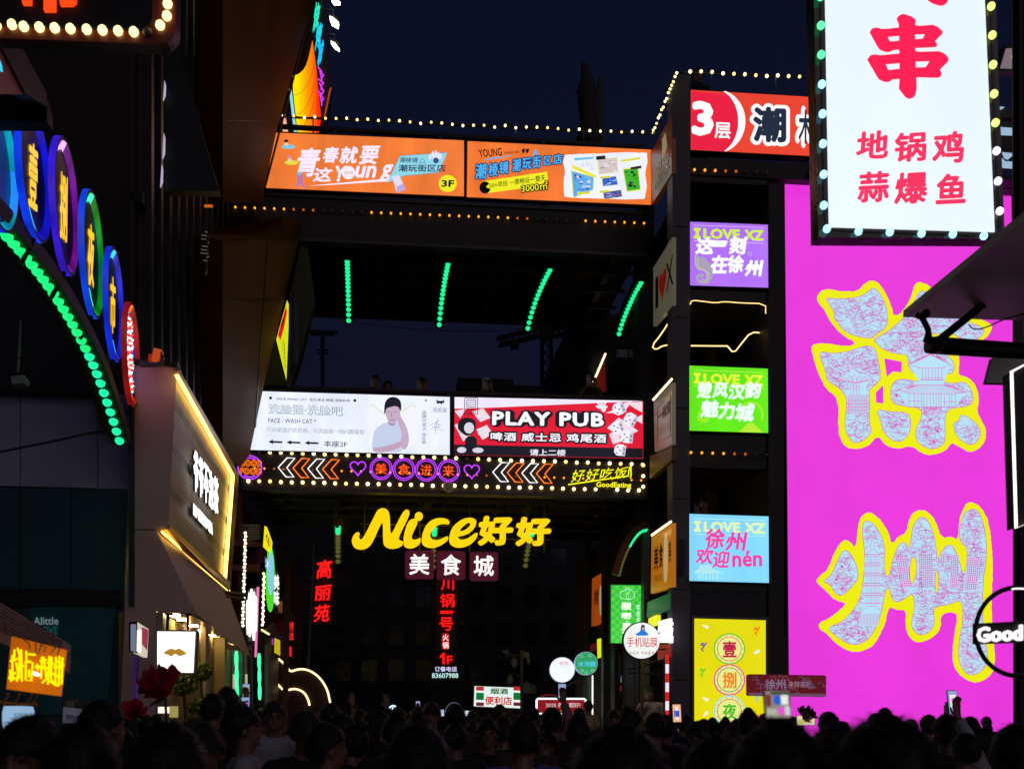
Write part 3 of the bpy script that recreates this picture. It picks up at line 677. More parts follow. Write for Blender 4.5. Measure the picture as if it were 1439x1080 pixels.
for ch, x0, y0, x1, y1 in (('潮', 128, 238, 208, 346), ('棱', 218, 232, 288, 328), ('镜', 290, 222, 358, 312), ('潮', 378, 206, 440, 296), ('玩', 446, 200, 512, 280), ('街', 514, 186, 576, 272), ('区', 590, 188, 646, 250), ('店', 654, 174, 722, 246)):
    CH(ch, x0 - 4, y0 - 5, x1 + 4, y1 + 5, E('#0c2860'), .05, .018, .12, zf=Z6, up=-6, tt=t); CH(ch, x0 + 3, y0 + 2, x1 - 2, y1 - 2, E('#50b4f6'), .05, .022, .045, zf=Z6, up=-6, tt=t)
PR(t, Z6([(518, 190), (540, 136), (568, 190), (556, 192), (540, 160), (530, 192)]), '#50b4f6', .019, 'printed_tower')
PR(t, Z6([(200, 355), (618, 292), (622, 345), (560, 388), (220, 434)]), '#f0ee20', .018, 'printed_ribbon')
PR(t, Z6(ell(200, 398, 38, 40, 22, .25, 2 * PI - .75) + [(205, 396)]), M_INK, .021, 'printed_disc')
text(PF, '50+项目 一票畅玩一整天', Z6([(228, 368), (606, 310), (608, 352), (230, 404)]), M_INK, t, off=.022, bold=.012)
for b_, m_, o_ in ((.14, M_INK, .0245), (.02, E('#f0ee20'), .0285)): text(PF, '3000㎡', Z6([(442, 376), (620, 352), (626, 410), (446, 430)] if b_ < .1 else [(436, 372), (628, 346), (634, 416), (440, 438)]), m_, t, off=o_, bold=b_)
rg_ = Z6([(740, 178), (860, 172), (1000, 168), (1130, 160), (1290, 165), (1294, 230), (1280, 300), (1290, 390), (1275, 475), (1130, 478), (960, 472), (790, 466), (735, 460), (728, 380), (738, 290), (726, 220)])
PR(t, ragged(rg_, .35), E('#eef2ff', 1.0, .12), .0165, 'printed_collage')
def photo(pts, c, n=3, pal=('#4a82d2', '#a8c8e8', '#1e4696', '#e8e8f0')):
    PR(t, Z6(pts), '#e6e63c', .0185, 'printed_photo'); cx = sum(p[0] for p in pts) / 4; cy = sum(p[1] for p in pts) / 4
    PR(t, Z6([(cx + (x - cx) * .92, cy + (y - cy) * .92) for x, y in pts]), c, .0205, 'printed_photo')
    for i in range(n * 5):
        a, b = rs.uniform(.1, .8), rs.uniform(.1, .85); w_, h_ = rs.uniform(.06, .25), rs.uniform(.03, .12)
        def at(s_, r_): return (pts[0][0] * (1 - s_) * (1 - r_) + pts[1][0] * s_ * (1 - r_) + pts[2][0] * s_ * r_ + pts[3][0] * (1 - s_) * r_, pts[0][1] * (1 - s_) * (1 - r_) + pts[1][1] * s_ * (1 - r_) + pts[2][1] * s_ * r_ + pts[3][1] * (1 - s_) * r_)
        MB().prism(PF, Z6([at(a, b), at(min(.95, a + w_), b + .03), at(min(.95, a + w_), b + h_), at(a, b + h_)]), 0, .0212 + i * .00012, flat=True).obj('printed_photo_detail', E(rs.choice(pal)), t)
photo([(778, 282), (935, 325), (932, 415), (792, 470)], '#5aaae6', 5); photo([(955, 208), (1090, 195), (1098, 295), (968, 312)], '#cfc6cc', 4, ('#b4a096', '#e6e0e0', '#8c7878', '#dcb8a8'))
photo([(985, 332), (1085, 320), (1098, 380), (992, 392)], '#2e62c8', 4, ('#1e3ca0', '#78a8f0', '#c8d8ff')); photo([(992, 430), (1120, 412), (1128, 460), (1000, 478)], '#46509e', 4, ('#283c96', '#a07cc8', '#c8c8e6'))
photo([(1128, 272), (1232, 262), (1250, 415), (1155, 428)], '#3cb428', 3, ('#18283c', '#46d21e', '#8c5ab4', '#101418'))
for (q4, c) in (([(788, 246), (946, 316), (950, 334), (786, 268)], '#e8e428'), ([(948, 188), (1010, 182), (1012, 206), (950, 212)], '#141414'), ([(975, 326), (1042, 318), (1042, 332), (975, 338)], '#d8d830'), ([(1115, 212), (1245, 194), (1246, 208), (1118, 226)], '#dcdc3c'), ([(1180, 262), (1252, 250), (1254, 268), (1184, 278)], '#202014'), ([(822, 430), (908, 424), (906, 440), (820, 446)], '#d8d83c'), ([(970, 420), (1036, 414), (1036, 428), (972, 436)], '#d8d83c'), ([(802, 200), (930, 192), (930, 204), (804, 216)], '#64c0e0')):
    PR(t, Z6(q4), c, .0235, 'printed_caption')
mb = MB()
for k in range(7):
    a = -2.6 + k * .37; mb.ribbon(PF, Z6([(875 + 38 * math.cos(a) + (k % 2) * 10, 295 + 45 * math.sin(a)), (875 + 62 * math.cos(a), 295 + 72 * math.sin(a))]), .35, .019)
mb.obj('printed_rays', E('#505868'), t)
# --- white face wash banner
WP = E('#e9f0ff', 1.02, .14, True, 1.5)
t = signbox('banner', PF, [(369, 549), (632, 557), (632, 638), (352, 631)], .12, WP, 'white banner on the lower footbridge with a man and three black arrows', 'banner', frame=2)
Z7 = lambda L: zm(L, 340, 540, 4.797)
INK = E('#10131c', .6)
mb = MB()
for x in (193, 761): mb.prism(PF, Z7(ell(x, 88 + (x - 193) * .03, 10, 10, 12)), .012, .014)
for x0 in (178, 300, 422): mb.prism(PF, Z7([(x0, 383 + (x0 - 178) * .03), (x0 + 34, 368 + (x0 - 178) * .03), (x0 + 30, 378 + (x0 - 178) * .03), (x0 + 94, 380 + (x0 - 178) * .03), (x0 + 94, 392 + (x0 - 178) * .03), (x0 + 30, 390 + (x0 - 178) * .03), (x0 + 34, 400 + (x0 - 178) * .03)]), .012, .014)
mb.prism(PF, Z7([(1240, 92), (1243, 102), (1252, 105), (1243, 108), (1240, 118), (1237, 108), (1228, 105), (1237, 102)]), .012, .014)
mb.prism(PF, Z7([(1310, 98), (1322, 108), (1352, 108), (1364, 99), (1363, 122), (1352, 122), (1344, 132), (1334, 122), (1322, 128), (1312, 120)]), .012, .014)
mb.obj('printed_marks', INK, t)
text(PF, 'FACE-WASH CAT  毛孔清洁 跨国 连锁机构', Z7([(236, 82), (730, 98), (728, 116), (236, 104)]), INK, t, bold=.015)
OL = E('#6a7078'); LT = E('#dce6f0')
for s_, q4, b1, b2 in (('洗脸猫·洗脸吧', [(178, 126), (686, 142), (684, 216), (176, 198)], .06, .02), ('开启颜值护肤灵感，与洗脸猫一同闪耀青春', [(168, 284), (828, 302), (828, 336), (166, 318)], .055, .02)):
    text(PF, s_, Z7(q4), OL, t, off=.0145, bold=b1); text(PF, s_, Z7([(x + 1, y + 1) for x, y in q4]), LT, t, off=.0172, bold=b2)
text(PF, 'FACE - WASH CAT *', Z7([(178, 222), (500, 232), (500, 262), (176, 254)]), E('#585e66'), t, bold=.02)
text(PF, '本座2F', Z7([(554, 374), (710, 380), (708, 420), (552, 416)]), INK, t, bold=.015)
text(PF, '洗脸猫', Z7([(1286, 152), (1382, 154), (1380, 186), (1284, 184)]), E('#8c90a0'), t, bold=.01)
vtext(PF, '品牌代言人 林志颖'[:5], 341 + 0 + (1213) / 4.797 - 1, 540 + 172 / 4.797, 341 + 1240 / 4.797, 540 + 308 / 4.797, OL, t, bold=.01)
vtext(PF, '林志颖', 341 + 1212 / 4.797 - 1, 540 + 322 / 4.797, 341 + 1236 / 4.797, 540 + 400 / 4.797, OL, t, bold=.01)
mb = MB()
for L in ([(1265, 275), (1330, 240), (1300, 262), (1350, 270)], [(1318, 222), (1310, 260), (1302, 335)], [(1275, 300), (1320, 262), (1298, 300), (1365, 303)], [(1285, 288), (1340, 282)], [(1330, 262), (1318, 300)]): mb.ribbon(PF, Z7(L), .4, .0145)
mb.obj('printed_signature', INK, t)
# the printed man
PR(t, Z7([(862, 440), (858, 200), (868, 145), (890, 138), (920, 165), (950, 195), (985, 200), (1060, 190), (1100, 165), (1140, 138), (1168, 145), (1172, 200), (1168, 445)]), '#f2f4fb', .0135, 'printed_backdrop', sm=1)
mb = MB(); mb.ribbon(PF, Z7(chaikin([(858, 150), (870, 135), (890, 138), (945, 190), (985, 200), (1060, 190), (1140, 138), (1165, 140), (1172, 160)], 2, False)), 1.0, .0142); mb.obj('printed_curve', E('#dcd860'), t)
PR(t, Z7([(872, 450), (880, 380), (885, 330), (905, 290), (950, 262), (985, 250), (1040, 250), (1075, 275), (1100, 320), (1095, 370), (1075, 440), (1080, 455)]), '#c4d0ea', .0155, 'printed_shirt', sm=2)
PR(t, Z7([(985, 232), (1030, 232), (1040, 262), (1012, 280), (984, 262)]), '#a48cae', .0172, 'printed_neck', sm=1)
PR(t, Z7([(964, 150), (975, 125), (1010, 112), (1050, 125), (1068, 160), (1064, 210), (1045, 250), (1015, 268), (988, 250), (970, 210)]), '#c8acc8', .0185, 'printed_face', sm=2)
PR(t, Z7([(958, 195), (960, 130), (975, 98), (1005, 80), (1045, 84), (1072, 110), (1075, 160), (1066, 180), (1058, 150), (1030, 142), (990, 152), (972, 160), (966, 195)]), '#141522', .0205, 'printed_hair', sm=1)
PR(t, Z7([(1040, 200), (1056, 178), (1066, 190), (1070, 215), (1100, 260), (1125, 330), (1125, 400), (1100, 440), (1075, 430), (1068, 380), (1080, 340), (1062, 280), (1040, 240)]), '#c4acc8', .0222, 'printed_arm', sm=2)
PR(t, Z7([(878, 425), (930, 420), (1030, 395), (1075, 375), (1080, 410), (1040, 435), (960, 455), (885, 452)]), '#c0a2ba', .0235, 'printed_arm', sm=1)
mb = MB()
for L in ([(980, 182), (1000, 180)], [(1020, 180), (1042, 182)], [(1008, 190), (1006, 215), (1014, 218)], [(995, 234), (1012, 240), (1030, 232)]): mb.ribbon(PF, Z7(L), .6, .0225)
mb.obj('printed_features', E('#3c3048'), t)
# --- PLAY PUB banner
t = signbox('banner', PF, [(639, 558), (904, 563.5), (904, 643.5), (638, 638)], .12, E('#e01434', 1.0, .08, True), 'red PLAY PUB banner with dice on the lower footbridge', 'banner', frame=2)
Z8 = lambda L: zm(L, 630, 540, 4.797)
PR(t, Z8([(42, 82), (1312, 108), (1100, 118), (240, 155), (42, 160)]), E('#f0e8ff', 1.0, .1), .0135)
PR(t, Z8([(40, 402), (1312, 428), (1312, 494), (38, 470)]), '#141420', .0135)
WQ = '#f0dce8'
for q4 in ([(42, 175), (120, 160), (80, 225)], [(160, 180), (235, 158), (285, 222), (215, 250)], [(42, 270), (100, 250), (160, 330), (100, 380)], [(190, 300), (260, 270), (300, 330), (230, 370)], [(1060, 190), (1140, 160), (1190, 120), (1240, 110), (1180, 190)], [(1200, 120), (1308, 112), (1308, 185), (1260, 160)], [(1070, 290), (1150, 220), (1280, 310), (1180, 360)], [(1250, 230), (1308, 200), (1308, 262)], [(1085, 330), (1130, 310), (1170, 380), (1110, 400)]):
    PR(t, Z8(q4), WQ, .0145 + q4[0][0] * 1e-7, 'printed_check')
for s_, q4, sp_, b_ in (('PLAY PUB', [(296, 176), (1050, 188), (1050, 284), (294, 272)], 1.12, .075), ('啤酒 威士忌 鸡尾酒', [(286, 318), (1066, 332), (1064, 392), (284, 376)], 1.1, .045)):
    text(PF, s_, Z8([(x + (-12 if x < 600 else 12), y + (-12 if i < 2 else 12)) for i, (x, y) in enumerate(q4)]), E('#0e1120', .8), t, off=.0175, bold=.2 if b_ > .05 else .14, spacing=sp_)
    text(PF, s_, Z8(q4), E('#f6f6ff', 1.05), t, off=.0215, bold=b_, spacing=sp_)
text(PF, '请上二楼', Z8([(550, 432), (792, 436), (790, 480), (548, 476)]), E('#e8e8f4'), t, bold=.05)
mb = MB()
for L in (rrect(110, 88, 198, 200, 8), rrect(125, 102, 184, 150, 3), [(125, 165), (184, 165), (184, 188), (125, 188)]): mb.ribbon(PF, Z8(L), .9, .0175, True)
mb.ribbon(PF, Z8([(135, 118), (172, 118), (172, 135), (135, 135)]), .8, .0175, True); mb.ribbon(PF, Z8([(136, 166), (150, 186), (160, 166), (172, 186)]), .7, .0176)
mb.obj('printed_emblem', INK, t)
def die(cx, cy, s_, a):
    L = rot([(cx - s_, cy - s_), (cx + s_, cy - s_), (cx + s_, cy + s_), (cx - s_, cy + s_)], cx, cy, a)
    PR(t, Z8(chaikin(L, 1)), '#f4f2ff', .0235 + cx * 1e-6, 'printed_die')
    R_ = rot([(cx + s_ * .35, cy - s_ * .6), (cx + s_, cy - s_), (cx + s_, cy + s_), (cx + s_ * .35, cy + s_ * .9)], cx, cy, a); PR(t, Z8(R_), '#c8c4dc', .0252 + cx * 1e-6, 'printed_die')
    m = MB()
    for (x, y) in ((-.5, -.4), (.0, .1), (-.5, .6), (.7, -.2), (.7, .5)): m.prism(PF, Z8(rot(ell(cx + x * s_, cy + y * s_, 6, 5, 8), cx, cy, a)), 0, .0272 + cx * 1e-6, flat=True)
    m.obj('printed_pips', INK, t)
for cx, cy, s_, a in ((1150, 160, 40, -.4), (1228, 232, 42, .5), (1140, 285, 38, -.3), (1205, 350, 40, .1), (1158, 438, 38, .15)): die(cx, cy, s_, a)
hnd = [(1038, 182), (1030, 160), (1008, 158), (992, 142), (1000, 138), (1015, 144), (1005, 120), (1012, 112), (1024, 136), (1030, 108), (1040, 110), (1042, 134), (1056, 118), (1064, 122), (1058, 146), (1072, 140), (1074, 150), (1062, 160), (1060, 180)]
PR(t, Z8(hnd), '#eeeaf8', .0235, 'printed_glove', sm=1)
# plain waving figure in a hood stands where the photo's cartoon mascot is
PR(t, Z8([(60, 290), (70, 240), (110, 218), (160, 225), (190, 250), (180, 320), (130, 350), (85, 320)]), '#16161e', .0185, 'printed_hood', sm=2); PR(t, Z8(ell(140, 290, 34, 38, 14)), '#dcd8e8', .0205, 'printed_face')
PR(t, Z8([(115, 345), (190, 345), (195, 420), (112, 420)]), '#16161e', .0205, 'printed_body', sm=1); PR(t, Z8(ell(90, 438, 32, 20, 12)), '#d8d4e0', .0215, 'printed_shoe'); PR(t, Z8(ell(200, 440, 38, 18, 12)), '#d8d4e0', .0216, 'printed_shoe'); PR(t, Z8(ell(225, 320, 26, 24, 12)), '#e4e0ee', .0217, 'printed_glove')

# ================================================================ neon band on the lower bridge front
PN = PY(YB - .05)
def neon(name, label, parts, cat='neon sign', pl=PN, off=.03, r=.011, group=None):
    """parts: list of (points, colour, closed)"""
    c = pl.pt(parts[0][0][0][0], parts[0][0][0][1])
    t = thing(name, c, label, cat, group)
    for pts, c, cl in parts:
        m = MB(); m.tube([pl.pt(u, v, off) for u, v in pts], r, 5, cl); m.obj('tube', E(c, 1.5), t)
    return t
MB().box(lx0 + .02, XR - .04, YB - .045, YB - .0415, lz0 + .05, lz1 - .05).obj('backing_board', matte('brown_board', (.035, .022, .016), .5), t_lo)
PU = '#b43cf0'; OR = '#ff6a10'
def arcs(u, v, r, c, gap=.35): return [(ell(u, v, r, r * 1.0, 18, gap + k * PI, PI - gap + k * PI), c, False) for k in (0, 1)]
t = neon('neon_sign', 'round purple neon sign with GOOD FOOD in orange at the left end of the band', [(ell(351, 656, 16.5, 16.5, 28), PU, True)] + arcs(351, 656, 13.5, PU, .95))
for s_, v in (('GOOD', 644.5), ('FOOD', 656)): 
    for b_, c, o in ((.09, '#ff7a14', .03), (.0, '#501000', .036)):
        text(PN, s_, Q(337 + (0 if b_ else 1), v + (0 if b_ else 1), 368 - (0 if b_ else 1), v + 10 - (0 if b_ else 1), .02), E(c, 1.2), t, off=o, bold=b_, spacing=1.15)
def chevron(u, v, c, k=1): return (chaikin([(u, v), (u + 12.5, v - 13.5), (u + 23.5, v - 13.2), (u + 12, v + .3), (u + 22, v + 13.5), (u + 11, v + 13.2)], 0), c, True)
for i in range(4):
    w_ = i % 2 == 0
    neon('neon_chevron', ('white' if w_ else 'orange') + ' neon chevron pointing left, ' + ('first', 'second', 'third', 'fourth')[i] + ' from the left beside the GOOD FOOD sign', [chevron(391 + i * 20.8, 656 + i * .8, '#f4f4f4' if w_ else '#ff7a1e')], group='neon chevrons on the bridge band')
    neon('neon_chevron', ('white' if w_ else 'orange') + ' neon chevron pointing left, ' + ('first', 'second', 'third', 'fourth')[i] + ' of the row beside the yellow neon script', [chevron(692.5 + i * 20.4, 662.5 + i * .7, '#f4f4f4' if w_ else '#ff7a1e')], group='neon chevrons on the bridge band')
def heart(u, v, s): return [(u + s * 16 * math.sin(a) ** 3 / 16, v - s * (13 * math.cos(a) - 5 * math.cos(2 * a) - 2 * math.cos(3 * a) - math.cos(4 * a)) / 16) for a in [i * 2 * PI / 26 for i in range(26)]]
neon('neon_heart', 'purple neon heart left of the four ringed characters', [(heart(503, 656, 11), PU, True)], group='neon hearts')
neon('neon_heart', 'purple neon heart right of the four ringed characters', [(heart(663, 660.5, 10.8), PU, True)], group='neon hearts')
for i, (u, ch) in enumerate(zip((535.5, 567.5, 599, 630.5), '美食进来')):
    v = 657.5 + i * 1.0
    t = neon('neon_ring', 'double purple neon ring around a red neon character, ' + ('leftmost', 'second from left', 'third from left', 'rightmost')[i] + ' of four', [(ell(u, v, 15.4, 15.4, 28), PU, True), (ell(u, v, 12.8, 12.8, 26), PU, True)], group='ringed neon characters', r=.008)
    text(PN, ch, Q(u - 8, v - 7.5, u + 8, v + 7.5), E('#ff5014', 1.4), t, off=.03, bold=.0, depth=.01)
t = neon('neon_sign', 'yellow neon script 好好吃饭 with GoodEating beneath, right end of the band', [([(798.5, 680), (884, 667.5)], '#e6e614', False), ([(885, 655), (883, 666)], '#e6e614', False), ([(886.5, 653), (887, 666), (886, 671)], '#e6e614', False)])
for i, ch in enumerate('好好吃饭'): text(PN, ch, [(806 + i * 20, 660 - i * 1.2), (824 + i * 20, 658 - i * 1.2), (818 + i * 20, 675 - i * 1.5), (802 + i * 20, 677 - i * 1.5)], E('#e6e614', 1.4), t, off=.03, bold=0, depth=.01)
text(PN, 'GoodEating', Q(838, 676, 887, 685.5, .02), E('#ece61e', 1.5), t, off=.03, bold=.03)
V_, F_ = lathe([(.001, .0), (.09, .0), (.1, -.05), (.08, -.12), (.03, -.16)], PF.pt(630, 678, .1), (0, 0, 1), 14)
mk('dome_camera', V_, F_, matte('white_plastic', (.55, .5, .42), .4), smooth=True, label='white dome camera hanging from the neon band centre', cat='camera')

# ================================================================ Nice sign under the bridge
PNi = PY(YB + .6)
t = thing('hanging_sign', PNi.pt(640, 772), 'yellow Nice好好 letters with three maroon tiles hanging under the lower footbridge', 'sign')
ZN = lambda L: zm(L, 480, 700, 4.642)
YN = E('#ffd200', 1.05, 0, True)
def letter(loops, name='letter', m=YN): return MB().prism(PNi, [chaikin(ZN(L), 2) for L in loops], 0, .08).obj(name, m, t)
letter([[(120,215),(112,245),(120,265),(135,262),(160,220),(215,110),(235,70),(270,57),(300,70),(315,100),(318,225),(330,225),(395,90),(425,65),(445,80),(440,110),(375,240),(372,262),(388,274),(402,274),(398,302),(355,322),(310,322),(280,305),(270,280),(270,145),(255,160),(205,275),(175,315),(130,330),(85,320),(65,285),(70,250),(90,220)]])
letter([[(430,155),(455,130),(490,128),(500,150),(462,225),(455,255),(470,268),(497,262),(516,250),(516,285),(480,315),(445,322),(412,312),(404,290),(405,235)]])
letter([ell(504, 112, 27, 27, 16)])
letter([[(590,135),(640,122),(690,130),(707,150),(700,165),(670,158),(630,165),(600,190),(578,225),(580,255),(605,272),(650,262),(690,240),(697,250),(694,268),(650,300),(600,318),(560,315),(530,298),(521,270),(530,215),(555,165)]])
letter([[(740,165),(790,130),(840,120),(875,132),(882,160),(860,200),(820,228),(775,240),(757,242),(762,260),(790,268),(830,255),(870,222),(890,220),(885,250),(850,290),(800,313),(750,316),(712,298),(700,262),(712,205)],[(765,212),(790,178),(825,150),(845,155),(835,180),(800,207)]])
text(PNi, '好', ZN([(895,112),(1122,104),(1120,298),(890,302)]), YN, t, off=0, depth=.08, bold=.084, name='letter')
text(PNi, '好', ZN([(1140,118),(1370,114),(1366,302),(1136,306)]), YN, t, off=0, depth=.08, bold=.084, name='letter')
M_MAR = matte('maroon_tile', (.14, .012, .03), .35)
for ch, x0, y0 in (('美', 415, 336), ('食', 622, 340), ('城', 836, 346)):
    p = MB().prism(PNi, rrect(*ZN([(x0, y0)])[0], *ZN([(x0 + 186, y0 + 186)])[0], 3.5), 0, .07).obj('tile', E('#5a1028', .55), t)
    text(PNi, ch, ZN([(x0 + 26, y0 + 22), (x0 + 158, y0 + 22), (x0 + 158, y0 + 158), (x0 + 26, y0 + 158)]), E('#fff4f4', 1.1), t, off=.072, depth=.02, bold=.035)
fr = MB()
for v in (735, 752): fr.tube([PNi.pt(505, v, -.04), PNi.pt(778, v + 6, -.04)], .018, 4)
for u in (512, 590, 660, 765): fr.tube([PNi.pt(u, 690, -.04), PNi.pt(u, 775, -.04)], .018, 4)
fr.obj('hanging_frame', M_STEEL, t)
# hangers, ceiling beams and lamps under the lower bridge
PU_ = PY(YB + 2)
h = thing('ceiling_frame', PU_.pt(480, 735), 'dark steel frame of beams and braces under the lower footbridge', 'steel frame')
for (u0, v0, u1, v1, w_) in ((468, 688, 474, 740, 5), (608, 690, 598, 716, 9), (546, 690, 545, 712, 3), (716, 693, 716, 712, 3), (752, 693, 738, 722, 9), (820, 700, 850, 700, 3)):
    m = MB(); bar(PY(YB + 1.2), (u0, v0), (u1, v1), w_, -.1, 0, m); m.obj('brace', M_STEEL, h)
m = MB(); m.tube([PY(YB + 3.9).pt(345, 734), PY(YB + 3.9).pt(905, 742)], .03, 5); m.obj('rear_pipe', M_STEEL, h)
for u in (476, 610, 742):
    P_ = PY(YB + 2.4); m = MB(); m.box(P_.pt(u, 740).x, P_.pt(u + 14, 740).x, P_.pt(u, 740).y, P_.pt(u, 740).y + .12, P_.pt(u, 748).z, lz0); m.obj('post', M_STEEL, h)

# green arches of domes under the bridges
B_GRN = E('#1ee68c', 1.3); B_DOM = E('#6e6e32', .55)  # B_DOM: unlit domes, a faint glow put into their colour
dome = ballmesh('dome', .055, 10, 5, True)
def rib(pts, n, mat_fn, label, r=.055, body=None, w=.09, up=None):
    """pts: centre line in metres; domes hang on the inner side"""
    t = thing('light_arch', pts[-1], label, 'light arch', 'green dome light arches')
    P = []; tot = [0]
    for i in range(1, len(pts)): tot.append(tot[-1] + (Vector(pts[i]) - Vector(pts[i - 1])).length)
    def at(s):
        for i in range(1, len(pts)):
            if s <= tot[i] + 1e-6: f = (s - tot[i - 1]) / max(1e-6, tot[i] - tot[i - 1]); return Vector(pts[i - 1]).lerp(Vector(pts[i]), f), (Vector(pts[i]) - Vector(pts[i - 1])).normalized()
        return Vector(pts[-1]), (Vector(pts[-1]) - Vector(pts[-2])).normalized()
    up = up or Vector((1, 0, 0))
    nrm = [at(tot[-1] * i / 24)[1].cross(up).normalized() for i in range(25)]
    cl = [at(tot[-1] * i / 24)[0] for i in range(25)]
    m = MB()
    for i in range(24):
        a = [cl[i] - up * w, cl[i] + up * w, cl[i + 1] + up * w, cl[i + 1] - up * w]
        sg = [nrm[i], nrm[i], nrm[i + 1], nrm[i + 1]]
        m.hexa(a, [p - q * .12 for p, q in zip(a, sg)])
    m.obj('channel', body or matte('channel_brown', (.09, .045, .015), .6), t)
    for i in range(n):
        p, d = at(tot[-1] * (i + .5) / n); nn = d.cross(up).normalized()
        o = inst('dome', dome, p + nn * .004, t, mat_fn(i)); o.rotation_euler = nn.to_track_quat('Z', 'Y').to_euler(); o.scale = (r / .055,) * 3
    return t
def arch_pts(plx, ua, va, ya, ub, vb, yb, n=14):
    """quarter arch in depth: from the apex (near) to the foot (far), seen at two picture points"""
    A_ = PY(ya).pt(ua, va); B_ = PY(yb).pt(ub, vb); o = []
    for i in range(n):
        a = PI / 2 * i / (n - 1) * .82; f = math.sin(a) / math.sin(PI / 2 * .82); g = (1 - math.cos(a)) / (1 - math.cos(PI / 2 * .82))
        o.append(Vector((A_.x + (B_.x - A_.x) * f, A_.y + (B_.y - A_.y) * f, A_.z + (B_.z - A_.z) * g)))
    return o
for k, (ua, va, ub, vb, nm) in enumerate(((488, 364, 490, 454, 'leftmost'), (630, 368, 617, 460, 'second from the left'), (774, 376, 741, 465, 'third from the left'), (902, 394, 869, 472, 'rightmost'))):
    rib(arch_pts(None, ua, va, YB + .5, ub, vb, YB + 2.6), 15, lambda i: B_GRN, 'arch of lit green domes under the upper footbridge, ' + nm, body=M_BLACK, up=Vector((1, 0, 0)), r=.05)
for k, (ua, va, ub, vb, nm) in enumerate(((475, 737, 475, 792, 'left of the Nice letters'), (611, 739, 609, 800, 'behind the middle of the Nice letters'), (752, 740, 738, 798, 'behind the right end of the Nice letters'))):
    rib(arch_pts(None, ua, va, YB + 1.2, ub, vb, YB + 3.2), 12, lambda i: B_GRN if i < 4 else B_DOM, 'dome arch, green at top and unlit with a faint added glow below, ' + nm, up=Vector((1, 0, 0)))
PA = PY(YB + .1)
rib([PA.pt(u, v) for u, v in chaikin([(909, 742), (898, 745), (886, 760), (874, 785), (868, 808)], 2, False)], 15, lambda i: B_GRN if i < 7 else B_DOM, 'curved arch of domes at the right wall under the lower footbridge', r=.05, up=Vector((0, 1, 0)))
# ================================================================ left: dark tall block with fins
PW = PY(11.8)
M_BRN = matte('brown_cladding', (.15, .058, .008), .6, 0, .3, .8)
M_BRN.node_tree.nodes['Principled BSDF'].inputs['Specular IOR Level'].default_value = .06
M_MAUVE = matte('mauve_panel', (.66, .42, .38), .55, 0, .12, .7, .08, 12)
M_GREYW = matte('grey_plaster', (.42, .42, .48), .8, 0, .2, .9)
M_TEAL = matte('teal_panel', (.012, .07, .08), .5, 0, .2, .8)
XK = PY(12.6).pt(184, 900).x
bk = thing('tall_building', (XK, 12.6, 0), 'tall dark building with vertical fins rising behind the left shops', 'building')
MB().box(XK - 9, XK, 12.6, 19.3, 0, 16).obj('wall', matte('brown_black_wall', (.022, .014, .012), .75, 0, .35, .6), bk)
for i in range(12):
    y = 12.9 + i * .52
    MB().box(XK + .002, XK + .16, y, y + .13, 3.6, 16).obj('fin', matte('fin_metal', (.035, .03, .033), .4, .5), bk)
for z in (7.4, 10.9): MB().box(XK + .004, XK + .1, 12.7, 19.2, z, z + .12).obj('ledge', M_BLACK, bk)
for (u, v) in ((60, 700), (110, 640)): pass
# hanging blade sign seen nearly edge-on
PX3 = PX(XK + .25)
bs = thing('blade_sign', PY(11.2).pt(229, 275), 'dark blade sign seen edge-on with thin slivers of white lettering', 'sign')
MB().prism(PY(11.2), [(231, 76), (252, 76), (308, 268), (232, 268)], -.12, 0).obj('housing', M_BLACK, bs)
for (u, v0, v1) in ((231, 112, 140), (230, 186, 222), (227, 230, 262)): MB().prism(PY(11.15), [(u, v0), (u + 1.6, v0 + 6), (u + 1.2, v1 - 8), (u - 2, v1)], 0, .03).obj('letter', E('#c8b8d8', .8), bs)
# pinkish reflector bits and small lit clutter high on the facade
cl = thing('wall_lamp_cluster', PY(14).pt(287, 400), 'cluster of small hanging strings and a pale bracket on the dark facade', 'decoration')
for k in range(9): MB().tube([PY(14).pt(281 + rs.uniform(0, 14), 325 + k * 5, 0), PY(14).pt(290 + rs.uniform(-2, 4), 326 + k * 5, 0)], .006, 4).obj('strand', E('#8c8480', .35), cl)
MB().prism(PY(14), [(289, 326), (293, 330), (291, 380), (288, 385), (289, 350)], -.05, 0).obj('bracket', M_STEEL, cl)
for k in range(3): inst('bulb', ball(.02), PY(14).pt(289 + k * 4, 289), cl, B_DIM)

# ---------------------------------------------------------------- rear wall of the side alley, grey above, teal below
PG = PY(12.2)
aw = thing('alley_wall', PG.pt(100, 1003), 'wall of the left side alley, pale grey above and dark teal below', 'wall')
MB().prism(PG, [(-60, 545), (182, 553), (187, 560), (187, 686), (-60, 680)], -.2, 0).obj('grey_panel', M_GREYW, aw)
MB().prism(PG, [(-60, 682), (180, 687), (163, 1003 + 200), (-60, 1203)], -.2, -.03).obj('teal_panel', M_TEAL, aw)
for u in (28, 137): MB().prism(PG, Q(u, 552, u + .7, 684), .001, .008).obj('joint', M_BLACK, aw)
for u in (28, 100): MB().prism(PG, Q(u, 684, u + .8, 1100), -.029, -.02).obj('joint', M_BLACK, aw)
MB().prism(PG, [(42, 852), (163, 850), (150, 1003), (42, 1003)], -.029, .01).obj('shop_panel', matte('teal_sign', (.01, .12, .12), .4), aw)
MB().prism(PG, [(-10, 825), (168, 828), (168, 852), (-10, 850)], -.029, .03).obj('lintel', M_BLACK, aw)
lg = text(PG, 'Alittle', Q(47, 866, 82, 877, -.01), E('#7c9494', .6), aw, off=.03, bold=.03)
text(PG, 'LOVE', Q(54, 878.5, 81, 890), E('#1e4a4c', .7), aw, off=.03, bold=.05)
